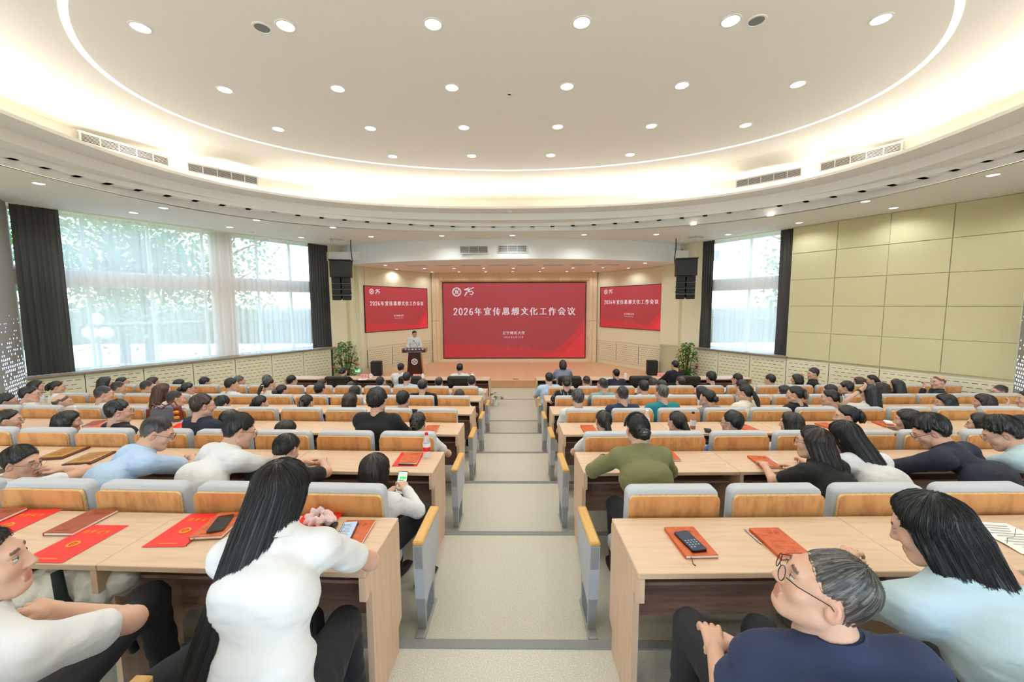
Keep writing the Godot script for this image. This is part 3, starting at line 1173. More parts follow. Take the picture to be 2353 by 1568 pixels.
func make_fittings() -> void:
	var sp := [[-6.82, -6.44, -6.42, -7.58, "long air vent in the cove over the wide window"], [-6.26, -7.85, -5.51, -8.76, "short air vent in the cove over the wide window"], [4.99, -9.21, 5.85, -8.4, "short air vent in the cove over the panelled wall"], [6.06, -8.14, 6.64, -7.1, "long air vent in the cove over the panelled wall"]]
	for s in sp:
		var p := Vector3(s[0], CEIL + 0.585, s[1])
		var q := Vector3(s[2], CEIL + 0.585, s[3])
		var d := (q - p).normalized()
		var n := d.cross(Vector3.UP)
		if n.dot(Vector3(0, 0, -5.7) - p) < 0.0:
			n = -n
		var xx := Vector3.UP.cross(n)
		grille("air_grille", s[4], Transform3D(Basis(xx, Vector3.UP, n), (p + q) * 0.5 + n * 0.07), p.distance_to(q), 0.14, 5, 7)
	grille("air_grille", "air vent in the white fascia over the stage, nearer the lectern", Transform3D(Basis.IDENTITY, Vector3(-1.265, 4.60, arch_z(-0.8) + 0.01)), 0.88, 0.20, 3, 8)
	grille("air_grille", "air vent in the white fascia over the stage, centred over the big screen", Transform3D(Basis.IDENTITY, Vector3(-0.055, 4.615, arch_z(0.2) + 0.01)), 0.90, 0.20, 3, 8)
	var rv := [[-5.64, -12.71, "round slatted ceiling diffuser above the loudspeakers by the wide window"], [5.65, -12.65, "round slatted ceiling diffuser above the loudspeakers by the narrow window"]]
	for r in rv:
		var g := thing("round_diffuser", r[2], "air vent", Vector3(r[0], CEIL, r[1]))
		for k in 4:
			var b := MB.new()
			var q := 0.05 + 0.045 * k
			b.lathe(PackedVector2Array([Vector2(q, -0.004), Vector2(q + 0.03, -0.022), Vector2(q + 0.036, -0.02), Vector2(q + 0.012, 0.0)]), 28)
			part("ring", b, M.trim_white, g)
	var cs := [[-2.614, -4.578, "round ceiling loudspeaker beside an oval-ceiling lamp, window half"], [2.556, -4.555, "round ceiling loudspeaker beside an oval-ceiling lamp, panelled-wall half"]]
	for r in cs:
		var g := thing("ceiling_speaker", r[2], "loudspeaker", Vector3(r[0] + 0.07 * signf(r[0]), TOP, r[1]))
		var b := MB.new()
		b.lathe(PackedVector2Array([Vector2(0.075, -0.002), Vector2(0.08, -0.009), Vector2(0.097, -0.007), Vector2(0.1, 0.0)]), 28)
		part("rim", b, M.trim_white, g)
		var c := MB.new()
		c.lathe(PackedVector2Array([Vector2(0.076, -0.003), Vector2(0.0, -0.004)]), 28)
		part("speaker_mesh", c, M.grille, g)
	var sd := [[-7.35, -11.31, "small white smoke detector on the ceiling by the wide window"], [7.12, -10.97, "small white smoke detector on the ceiling by the panelled wall"], [-0.1, -10.6, "small white sensor on the stepped cornice over the aisle"]]
	for k in 3:
		var y := CEIL if k < 2 else CEIL + 0.36
		var g := thing("smoke_detector", sd[k][2], "smoke detector", Vector3(sd[k][0], y, sd[k][1]))
		var b := MB.new()
		b.lathe(PackedVector2Array([Vector2(0.055, 0.0), Vector2(0.055, -0.02), Vector2(0.04, -0.03), Vector2(0.036, -0.045), Vector2(0.0, -0.05)]), 20)
		part("housing", b, M.trim_white, g)

# ---------------------------------------------------------------- desks and chairs
const TURN := [0.033, -0.021]   # how far the rows of each block swing round, window block and panel block
const SPACE := 0.593            # seat to seat
const FIRST := 0.955            # aisle to the first seat
const UNIT := 1.25

func block(side: float) -> String:
	return "wide-window block" if side < 0.0 else "panelled-wall block"

func row_word(r: int) -> String:
	return ["", "rearmost row", "second row from rear", "third row from rear", "fourth row from rear", "fifth row from rear", "frontmost seat row", "front table"][r]

# a place in row r: dx metres from the aisle, dz towards the stage measured from the far edge of the desk in front of the seats' backs
func in_row(side: float, r: int, dx: float, dz: float) -> Vector3:
	var a: float = TURN[0] if side < 0.0 else TURN[1]
	var p := Vector3(side * (dx - 0.59), 0, dz).rotated(Vector3.UP, absf(a) * side)
	return Vector3(side * 0.59 + p.x, LEVEL[r], DESK_Z[r] + p.z)

func row_turn(side: float) -> float:
	return absf(TURN[0] if side < 0.0 else TURN[1]) * side

func end_panel_shape() -> PackedVector2Array:
	# outline seen from the side: x towards the stage (0 = near edge), y up
	var o := PackedVector2Array([Vector2(0.0, 0.72), Vector2(0.0, 0.605), Vector2(0.03, 0.605)])
	for k in 7:
		var g := PI - PI * 0.5 * k / 6.0
		o.append(Vector2(0.065 + 0.035 * cos(g), 0.605 + 0.02 * sin(g)) if k < 3 else Vector2(0.05 + 0.012 * (k - 3) / 3.0, 0.618 - 0.02 * (k - 3)))
	o.append_array([Vector2(0.062, 0.0), Vector2(0.40, 0.0), Vector2(0.43, 0.12), Vector2(0.457, 0.16), Vector2(0.457, 0.72)])
	return o

var desk_bits := {}

func make_desk_bits() -> void:
	var o := PackedVector2Array([Vector2(0.0, 0.722), Vector2(0.0, 0.61), Vector2(0.034, 0.61), Vector2(0.040, 0.622), Vector2(0.052, 0.626), Vector2(0.062, 0.616), Vector2(0.066, 0.60), Vector2(0.068, 0.0), Vector2(0.40, 0.0), Vector2(0.40, 0.14), Vector2(0.457, 0.16), Vector2(0.457, 0.722)])
	var x := Transform3D(Basis(Vector3(0, 0, -1), Vector3.UP, Vector3.RIGHT), Vector3(0, 0, 0.457))
	desk_bits.panel = MB.new().slab(o, 0.03, x).mesh()
	desk_bits.top = {}

func desk(side: float, r: int, k: int, w: float, dx: float, last: bool) -> void:
	var lab := "beech desk unit, %s from aisle, %s, %s" % [ordinal(k), row_word(r), block(side)]
	var g := thing("desk", lab, "desk", in_row(side, r, dx + w * 0.5, 0.0), row_turn(side), "fixed audience desks")
	var key := "%.2f" % w
	if not desk_bits.top.has(key):
		var t := MB.new()
		t.box(Vector3(0, 0.736, 0.2285), Vector3(w - 0.003, 0.028, 0.457), 0.003)
		var m := MB.new()
		m.box(Vector3(0, 0.47, 0.05), Vector3(w - 0.03, 0.50, 0.018), 0.003)
		var s := MB.new()
		s.box(Vector3(0, 0.61, 0.20), Vector3(w - 0.03, 0.016, 0.27), 0.003)
		desk_bits.top[key] = [t.mesh(), m.mesh(), s.mesh()]
	var b: Array = desk_bits.top[key]
	inst("tabletop", b[0], M.beech, g)
	inst("modesty_panel", b[1], M.walnut, g)
	inst("shelf", b[2], M.walnut, g)
	inst("side_panel", desk_bits.panel, M.beech_v, g).position.x = -side * (w * 0.5 - 0.015)
	if last:
		inst("side_panel", desk_bits.panel, M.beech_v, g).position.x = side * (w * 0.5 - 0.015)

func rounded(w: float, h: float, r: float, seg := 4) -> PackedVector2Array:
	var o := PackedVector2Array()
	for c in [Vector2(w * 0.5 - r, h * 0.5 - r), Vector2(-w * 0.5 + r, h * 0.5 - r), Vector2(-w * 0.5 + r, -h * 0.5 + r), Vector2(w * 0.5 - r, -h * 0.5 + r)]:
		var a0: float = [0.0, PI * 0.5, PI, PI * 1.5][(o.size() / (seg + 1)) % 4]
		for k in seg + 1:
			var g := a0 + PI * 0.5 * k / seg
			o.append(c + Vector2(cos(g), sin(g)) * r)
	return o

# padded slab with rounded front and rear edges
func pad(w: float, h: float, d: float, r: float, e: float) -> MB:
	var b := MB.new()
	var rows := []
	for q in [[-0.5, e * 1.6], [-0.5 + e * 0.3 / d, e * 0.55], [-0.5 + e / d, 0.0], [0.5 - e / d, 0.0], [0.5 - e * 0.3 / d, e * 0.55], [0.5, e * 1.6]]:
		var row := PackedVector3Array()
		for p in rounded(w - 2.0 * q[1], h - 2.0 * q[1], maxf(r - q[1] * 0.5, 0.01)):
			row.append(Vector3(p.x, p.y, q[0] * d))
		rows.append(row)
	b.grid(rows, true, false)
	for s in [0, 5]:
		var row: PackedVector3Array = rows[s]
		var n := Vector3(0, 0, -1 if s == 0 else 1)
		var c := b.pt(Vector3(0, 0, row[0].z), n)
		for p in row:
			b.pt(p, n)
		for i in row.size():
			b.tri(c, c + 1 + i, c + 1 + (i + 1) % row.size())
	return b

var chair_bits := {}

func make_chair_bits() -> void:
	var tilt := Transform3D(Basis(Vector3.RIGHT, 0.06), Vector3(0, 0.735, 0.0))
	var c := MB.new()
	c.add(pad(0.52, 0.62, 0.085, 0.045, 0.016), tilt)
	chair_bits.back = c.mesh()
	var p := MB.new()
	p.add(MB.new().slab(rounded(0.508, 0.60, 0.03), 0.004), tilt * Transform3D(Basis.IDENTITY, Vector3(0, -0.022, 0.0625)))
	chair_bits.panel = p.mesh()
	var e := MB.new()
	e.add(MB.new().slab(rounded(0.512, 0.604, 0.032), 0.016), tilt * Transform3D(Basis.IDENTITY, Vector3(0, -0.022, 0.0525)))
	chair_bits.edge = e.mesh()
	var s := MB.new()
	s.add(pad(0.47, 0.44, 0.10, 0.05, 0.025), Transform3D(Basis(Vector3.RIGHT, PI * 0.5 + 0.05), Vector3(0, 0.415, -0.28)))
	chair_bits.seat = s.mesh()
	var a := MB.new()
	a.box(Vector3(0, 0.635, -0.29), Vector3(0.066, 0.03, 0.44), 0.008)
	chair_bits.arm = a.mesh()
	# side support: covered panel narrowing downwards, metal leg, foot and grille
	var x := Transform3D(Basis(Vector3(0, 0, -1), Vector3.UP, Vector3.RIGHT), Vector3.ZERO)
	var f := MB.new()
	f.slab(PackedVector2Array([Vector2(0.075, 0.62), Vector2(0.50, 0.62), Vector2(0.47, 0.33), Vector2(0.13, 0.20), Vector2(0.10, 0.26)]), 0.062, x)
	chair_bits.side = f.mesh()
	var l := MB.new()
	l.slab(PackedVector2Array([Vector2(0.072, 0.615), Vector2(0.11, 0.20), Vector2(0.14, 0.0), Vector2(0.36, 0.0), Vector2(0.40, 0.31), Vector2(0.14, 0.24), Vector2(0.095, 0.40)]), 0.05, x)
	l.box(Vector3(0, 0.012, -0.245), Vector3(0.062, 0.024, 0.34), 0.006)
	chair_bits.leg = l.mesh()
	var v := MB.new()
	for k in 7:
		for q in [-1.0, 1.0]:
			v.box(Vector3(q * 0.026, 0.13, -0.17 - 0.025 * k), Vector3(0.004, 0.16, 0.012))
	chair_bits.vent = v.mesh()

func support(g: Node3D, dx: float, fine: bool) -> void:
	inst("armrest", chair_bits.arm, M.arm_wood, g).position.x = dx
	inst("side_panel", chair_bits.side, M.fabric, g).position.x = dx
	inst("leg", chair_bits.leg, M.metal, g).position.x = dx
	if fine:
		inst("leg_grille", chair_bits.vent, M.grille, g).position.x = dx

func chair(side: float, r: int, k: int) -> void:
	var lab := "grey chair with plywood back, %s from aisle, %s, %s" % [ordinal(k), row_word(r), block(side)]
	var at := in_row(side, r - 1, FIRST + SPACE * k, -0.114)
	at.y = LEVEL[r]
	var g := thing("auditorium_chair", lab, "chair", at, row_turn(side), "grey auditorium chairs")
	inst("backrest", chair_bits.back, M.fabric, g)
	inst("back_panel", chair_bits.panel, M["ply%d" % ((k * 7 + r * 3 + (1 if side > 0.0 else 0)) % 3)], g)
	inst("panel_edge", chair_bits.edge, M.ply_edge, g)
	inst("seat", chair_bits.seat, M.fabric, g)
	if k == 0:
		support(g, -side * 0.41, true)
	support(g, side * SPACE * 0.5, false)

func make_seating() -> void:
	make_desk_bits()
	make_chair_bits()
	# how many seats and desk units each row shows, window block then panel block
	var seats := {1: [4, 4], 2: [5, 5], 3: [9, 8], 4: [11, 10], 5: [12, 13], 6: [13, 14]}
	var units := {1: [2, 3], 2: [4, 4], 3: [5, 5], 4: [6, 6], 5: [6, 7], 6: [6, 7]}
	for r in range(1, 7):
		for b in 2:
			var side := -1.0 if b == 0 else 1.0
			for k in seats[r][b]:
				chair(side, r, k)
			for k in units[r][b]:
				desk(side, r, k, UNIT, 0.59 + UNIT * k, k == units[r][b] - 1)
	# front tables
	var fr := {-1.0: [0.62, 5.45], 1.0: [0.57, 5.6]}
	for side in [-1.0, 1.0]:
		var n := 4
		for k in n:
			var w: float = fr[side][1] / n
			desk(side, 7, k, w, fr[side][0] + w * k, k == n - 1)

func leather_chair(at: Vector3, turn: float, label: String) -> void:
	var g := thing("conference_chair", label, "chair", at, turn, "black leather chairs at the front table")
	var b := pad(0.54, 0.62, 0.11, 0.06, 0.03)
	var bm := MB.new()
	bm.add(b, Transform3D(Basis(Vector3.RIGHT, 0.12), Vector3(0, 0.72, 0.26)))
	part("backrest", bm, M.leather, g)
	var s := MB.new()
	s.add(pad(0.54, 0.52, 0.11, 0.06, 0.03), Transform3D(Basis(Vector3.RIGHT, PI * 0.5), Vector3(0, 0.44, 0.0)))
	part("seat", s, M.leather, g)
	for q in [-1.0, 1.0]:
		var a := MB.new()
		a.tube(PackedVector3Array([Vector3(q * 0.29, 0.42, 0.2), Vector3(q * 0.30, 0.64, 0.18), Vector3(q * 0.30, 0.65, -0.14), Vector3(q * 0.29, 0.44, -0.18)]), PackedFloat32Array([0.018, 0.02, 0.024, 0.018]), 8)
		part("armrest", a, M.leather, g)
		for z in [-0.2, 0.22]:
			var l := MB.new()
			l.bar(Vector3(q * 0.25, 0.40, z), Vector3(q * 0.26, 0.0, z * 1.05), 0.016)
			part("leg", l, M.black, g)

# ---------------------------------------------------------------- stage furniture
func line_array(x0: float, side: float, label: String) -> void:
	var g := thing("hanging_loudspeaker_stack", label, "loudspeaker", Vector3(x0, 3.06, -12.55), -side * 0.28)
	var y := 1.20
	var m := MB.new()
	m.box(Vector3(0, 0.94, -0.02), Vector3(0.60, 0.50, 0.50), 0.012)
	part("bass_cabinet", m, M.box_black, g)
	var yy := 0.68
	for k in 4:
		var tilt := 0.05 + 0.07 * k
		var xf := Transform3D(Basis(Vector3.RIGHT, tilt), Vector3(0, yy - 0.08, -0.05 - 0.012 * k))
		var c := MB.new()
		for q in [-1.0, 1.0]:
			c.box(Vector3(q * 0.135, 0, 0.02), Vector3(0.255, 0.155, 0.34), 0.008, xf * Transform3D(Basis(Vector3.UP, q * 0.07), Vector3.ZERO))
		part("array_cabinet", c, M.box_black, g)
		var rl := MB.new()
		rl.box(Vector3(0, 0.083, 0.0), Vector3(0.56, 0.010, 0.36), 0.003, xf)
		part("rail", rl, M.grille, g)
		yy -= 0.168
	var fr := MB.new()
	fr.box(Vector3(0, 1.21, -0.02), Vector3(0.64, 0.035, 0.54), 0.006)
	part("flying_frame", fr, M.black, g)
	for q in [Vector3(-0.25, 0, -0.2), Vector3(0.25, 0, -0.2), Vector3(-0.25, 0, 0.2), Vector3(0.25, 0, 0.2)]:
		var w := MB.new()
		w.bar(q + Vector3(0, 1.22, 0), q * 0.9 + Vector3(0, 1.86, 0), 0.004, 6)
		part("chain", w, M.chrome, g)
	var cb := MB.new()
	cb.tube(PackedVector3Array([Vector3(-side * 0.28, 0.95, -0.27), Vector3(-side * 0.32, 1.25, -0.2), Vector3(-side * 0.29, 1.6, -0.18), Vector3(-side * 0.30, 1.88, -0.15)]), PackedFloat32Array([0.012, 0.014, 0.014, 0.012]), 8)
	part("cable", cb, M.black, g)

func floor_speaker(at: Vector3, turn: float, label: String) -> void:
	var g := thing("floor_loudspeaker", label, "loudspeaker", at, turn)
	var b := MB.new()
	b.box(Vector3(0, 0.28, -0.02), Vector3(0.38, 0.54, 0.32), 0.02)
	part("cabinet", b, M.black, g)
	var f := MB.new()
	f.box(Vector3(0, 0.285, 0.143), Vector3(0.345, 0.50, 0.016), 0.006)
	part("front_mesh", f, M.box_black, g)
	var d := MB.new()
	d.lathe(PackedVector2Array([Vector2(0, 0), Vector2(0.012, 0.0), Vector2(0.010, 0.004), Vector2(0, 0.005)]), 16, Transform3D(Basis(Vector3.RIGHT, PI * 0.5), Vector3(0, 0.07, 0.151)))
	part("badge", d, M.chrome, g)
	for q in [Vector3(-0.13, 0.005, -0.13), Vector3(0.13, 0.005, -0.13), Vector3(-0.13, 0.005, 0.1), Vector3(0.13, 0.005, 0.1)]:
		var l := MB.new()
		l.box(q, Vector3(0.04, 0.012, 0.04), 0.002)
		part("foot", l, M.black, g)

func plant(at: Vector3, label: String, seed_: int, tall: float, wide: float) -> void:
	var g := thing("potted_plant", label, "potted plant", at)
	var p := MB.new()
	p.lathe(PackedVector2Array([Vector2(0, 0), Vector2(0.14, 0.0), Vector2(0.17, 0.05), Vector2(0.20, 0.34), Vector2(0.215, 0.38), Vector2(0.195, 0.385), Vector2(0.18, 0.36), Vector2(0, 0.35)]), 28)
	part("pot", p, M.pot, g)
	rng.seed = seed_
	var st := MB.new()
	var lf := MB.new()
	var fl := MB.new()
	for k in 11:
		var g0 := rng.randf() * TAU
		var rr := rng.randf_range(0.05, wide)
		var top := Vector3(cos(g0) * rr, rng.randf_range(0.75, 1.0) * tall, sin(g0) * rr)
		st.tube(PackedVector3Array([Vector3(cos(g0) * 0.06, 0.35, sin(g0) * 0.06), top * Vector3(0.5, 0.62, 0.5), top]), PackedFloat32Array([0.012, 0.009, 0.005]), 6)
	for k in 620:
		var g0 := rng.randf() * TAU
		var hh := rng.randf()
		var prof := sin(PI * clampf(0.12 + 0.86 * hh, 0.0, 1.0))
		var rr := wide * (0.35 + 0.65 * sqrt(rng.randf())) * (0.45 + 0.6 * prof)
		var c := Vector3(cos(g0) * rr, 0.42 + hh * (tall - 0.42) + rng.randf_range(-0.03, 0.03), sin(g0) * rr)
		var dirn := Vector3(cos(g0 + rng.randf_range(-0.8, 0.8)), rng.randf_range(-0.7, 0.35), sin(g0 + rng.randf_range(-0.8, 0.8))).normalized()
		var ln := rng.randf_range(0.08, 0.14)
		var sd := dirn.cross(Vector3.UP).normalized() * ln * 0.30
		var nn := sd.cross(dirn).normalized()
		if nn.y < 0.0:
			nn = -nn
		var a := c - dirn * ln * 0.5
		var b := c + dirn * ln * 0.5 - Vector3(0, ln * 0.18, 0)
		var m := c + nn * ln * 0.07
		lf.face(a, m + sd, m - nn * 0.004, (nn + sd * 3.0).normalized())
		lf.face(m + sd, b, m - nn * 0.004, (nn + sd * 3.0).normalized())
		lf.face(a, m - sd, m - nn * 0.004, (nn - sd * 3.0).normalized())
		lf.face(m - sd, b, m - nn * 0.004, (nn - sd * 3.0).normalized())
	part("stems", st, M.bark, g)
	part("foliage", lf, M.leaf, g).set_meta("kind", "stuff")
	for k in 9:
		var g0 := rng.randf_range(-0.2, PI + 0.2)
		var hh := rng.randf_range(0.40, 0.95)
		var c := Vector3(cos(g0) * wide * 0.95, 0.38 + (tall - 0.45) * (hh * 0.65), sin(g0) * wide * 0.95)
		var fb := MB.new()
		for q in 6:
			var d := Vector3(cos(TAU * q / 6.0), rng.randf_range(-0.2, 0.5), sin(TAU * q / 6.0)).normalized()
			var s := d.cross(Vector3(0, 1, 0.3)).normalized() * 0.022
			var n2 := Vector3(d.x, 1.2, d.z).normalized()
			fb.face(c, c + d * 0.04 + s, c + d * 0.07, n2)
			fb.face(c, c + d * 0.07, c + d * 0.04 - s, n2)
		part("flower", fb, M.flower, g)

func make_stage_things() -> void:
	line_array(-5.42, -1.0, "black hanging loudspeaker stack beside the wide window drape")
	line_array(5.32, 1.0, "black hanging loudspeaker stack beside the narrow window drape")
	floor_speaker(Vector3(-5.18, STAGE_Y, -14.72), 0.15, "black floor loudspeaker on the stage near the lectern")
	floor_speaker(Vector3(5.14, STAGE_Y, -14.82), -0.15, "black floor loudspeaker on the stage away from the lectern")
	plant(Vector3(-5.66, 0, -13.15), "tall potted plant with red flowers below the loudspeakers at the wide window", 5, 1.66, 0.40)
	plant(Vector3(5.72, 0, -13.15), "tall potted plant with red flowers below the loudspeakers at the narrow window", 9, 1.60, 0.34)
	# lectern
	var g := thing("lectern", "dark red wooden lectern with white emblem on the stage", "lectern", Vector3(-3.70, STAGE_Y, -14.55), 0.12)
	var b := MB.new()
	b.slab(PackedVector2Array([Vector2(-0.29, 0.03), Vector2(0.29, 0.03), Vector2(0.21, 0.92), Vector2(-0.21, 0.92)]), 0.03, Transform3D(Basis.IDENTITY, Vector3(0, 0, 0.02)))
	part("front_board", b, M.mahogany, g)
	for q in [-1.0, 1.0]:
		var s := MB.new()
		s.slab(PackedVector2Array([Vector2(-0.29, 0.03), Vector2(-0.26, 0.03), Vector2(-0.185, 0.92), Vector2(-0.215, 0.92)]), 0.36, Transform3D(Basis(Vector3(-q, 0, 0), Vector3.UP, Vector3.BACK), Vector3(0, 0, -0.17)))
		part("side_board", s, M.tan_side, g)
	var base := MB.new()
	base.box(Vector3(0, 0.02, -0.14), Vector3(0.66, 0.04, 0.44), 0.01)
	part("plinth", base, M.mahogany, g)
	var hd := PackedVector2Array()
	for k in 13:
		var u := -1.0 + k / 6.0
		hd.append(Vector2(0.42 * u, 1.085 - 0.05 * u * u))
	hd.append_array([Vector2(0.42, 0.90), Vector2(-0.42, 0.90)])
	var h := MB.new()
	h.slab(hd, 0.04, Transform3D(Basis(Vector3.RIGHT, -0.12), Vector3(0, 0.0, 0.17)))
	part("name_board", h, M.mahogany, g)
	var t := MB.new()
	t.box(Vector3(0, 0.985, -0.13), Vector3(0.84, 0.03, 0.50), 0.008, Transform3D(Basis(Vector3.RIGHT, 0.06), Vector3.ZERO))
	part("desktop", t, M.mahogany, g)
	for q in [-1.0, 1.0]:
		var e := MB.new()
		e.box(Vector3(q * 0.42, 0.97, -0.12), Vector3(0.03, 0.15, 0.50), 0.006)
		part("end_board", e, M.tan_side, g)
	var sign_x := Transform3D(Basis(Vector3.RIGHT, -0.12), Vector3(0, 0.0, 0.17)) * Transform3D(Basis.IDENTITY, Vector3(0, 1.0, 0.021))
	var tx := MB.new()
	var chars := ["辽", "宁", "师", "范", "大", "学"]
	for k in 6:
		glyph_mesh(tx, chars[k], sign_x * Transform3D(Basis.IDENTITY, Vector3(-0.31 + 0.124 * k, 0.012, 0.0)), 0.085, 0.012)
	part("lettering", tx, M.trim_white, g)
	var en := TextMesh.new()
	en.text = "Liaoning Normal University"
	var fnt := SystemFont.new()
	fnt.font_names = PackedStringArray(["Droid Sans"])
	en.font = fnt
	en.font_size = 16
	en.pixel_size = 0.0029
	en.depth = 0.004
	inst("lettering", en, M.trim_white, g).transform = sign_x * Transform3D(Basis.IDENTITY, Vector3(0, -0.062, 0.0))
	var em := MB.new()
	emblem_mesh(em, Transform3D(Basis.IDENTITY, Vector3(0, 0.56, 0.037)), 0.115)
	part("emblem", em, M.trim_white, g)
	var mic := thing("microphone", "black gooseneck microphone on the lectern", "microphone", Vector3(-3.70, STAGE_Y + 1.0, -14.62))
	var mt := MB.new()
	mt.tube(PackedVector3Array([Vector3(0.10, 0, 0), Vector3(0.10, 0.10, 0.0), Vector3(0.04, 0.22, -0.03), Vector3(-0.04, 0.30, -0.07)]), PackedFloat32Array([0.006, 0.005, 0.005, 0.005]), 8)
	part("gooseneck", mt, M.black, mic)
	var mh := MB.new()
	mh.tube(PackedVector3Array([Vector3(-0.035, 0.296, -0.066), Vector3(-0.05, 0.308, -0.075), Vector3(-0.075, 0.325, -0.09)]), PackedFloat32Array([0.010, 0.017, 0.015]), 10)
	part("head", mh, M.black, mic)
	# small plates and boxes
	var fb := thing("floor_socket", "small dark socket plate let into the stage edge by the aisle", "socket", Vector3(0.03, STAGE_Y, -13.98))
	var f1 := MB.new()
	f1.box(Vector3(0, 0.003, 0), Vector3(0.20, 0.008, 0.09), 0.002)
	part("frame", f1, M.chrome, fb)
	for k in 3:
		var f2 := MB.new()
		f2.box(Vector3(-0.055 + 0.055 * k, 0.008, 0), Vector3(0.045, 0.006, 0.06), 0.002)
		part("lid", f2, M.vent_dark, fb)
	var x := Transform3D(Basis(Vector3(-0.493, 0, 0.87), Vector3.UP, Vector3(0.87, 0, 0.493)), Vector3(-5.86, 0.46, -14.55))
	var ex := thing("exit_sign", "green glowing exit sign low on the wall behind the potted plant", "exit sign")
	ex.transform = Transform3D(Basis(Vector3.UP, 1.02), Vector3(-5.80, 0.46, -14.52))
	var e1 := MB.new()
	e1.box(Vector3(0, 0, 0), Vector3(0.36, 0.15, 0.025), 0.004)
	part("case", e1, plainmat(Color(0.75, 0.78, 0.78), 0.4), ex)
	var e2 := MB.new()
	e2.box(Vector3(-0.03, 0, 0.014), Vector3(0.26, 0.12, 0.004))
	part("lit_face", e2, glow(Color(0.35, 0.85, 0.5), 0.7), ex)
	var e3 := MB.new()
	e3.slab(PackedVector2Array([Vector2(-0.145, 0.0), Vector2(-0.105, 0.035), Vector2(-0.105, 0.012), Vector2(-0.06, 0.012), Vector2(-0.06, -0.012), Vector2(-0.105, -0.012), Vector2(-0.105, -0.035)]), 0.003, Transform3D(Basis.IDENTITY, Vector3(0, 0, 0.017)))
	e3.slab(PackedVector2Array([Vector2(-0.02, -0.045), Vector2(0.01, -0.045), Vector2(0.02, -0.01), Vector2(0.045, -0.04), Vector2(0.06, -0.03), Vector2(0.03, 0.01), Vector2(0.035, 0.03), Vector2(0.0, 0.03), Vector2(-0.02, 0.01)]), 0.003, Transform3D(Basis.IDENTITY, Vector3(0, 0, 0.017)))
	e3.ball(Vector3(0.03, 0.043, 0.017), Vector3(0.012, 0.012, 0.002), 12, 6)
	part("pictogram", e3, glow(Color(0.95, 1.0, 0.95), 0.9), ex)
	var sk := thing("wall_socket", "white double wall socket behind the potted plant near the narrow window", "socket")
	sk.transform = Transform3D(Basis(Vector3.UP, -1.02), Vector3(5.70, 0.60, -14.80))
	var s1 := MB.new()
	s1.box(Vector3.ZERO, Vector3(0.16, 0.13, 0.014), 0.004)
	part("plate", s1, M.trim_white, sk)
	var s2 := MB.new()
	s2.box(Vector3(-0.035, 0, 0.008), Vector3(0.055, 0.09, 0.006), 0.002)
	s2.box(Vector3(0.035, 0, 0.008), Vector3(0.055, 0.09, 0.006), 0.002)
	part("rocker", s2, M.grille, sk)
	var bx := thing("red_box", "small red box standing by the wall at the lit triangle panel", "box", Vector3(9.0, LEVEL[6], -9.3), -0.55)
	var r1 := MB.new()
	r1.box(Vector3(0, 0.35, 0), Vector3(0.5, 0.7, 0.22), 0.01)
	part("case", r1, M.flower, bx)
	var r2 := MB.new()
	r2.box(Vector3(0, 0.35, 0.112), Vector3(0.4, 0.5, 0.006), 0.003)
	part("door", r2, plainmat(Color(0.75, 0.1, 0.08), 0.4), bx)

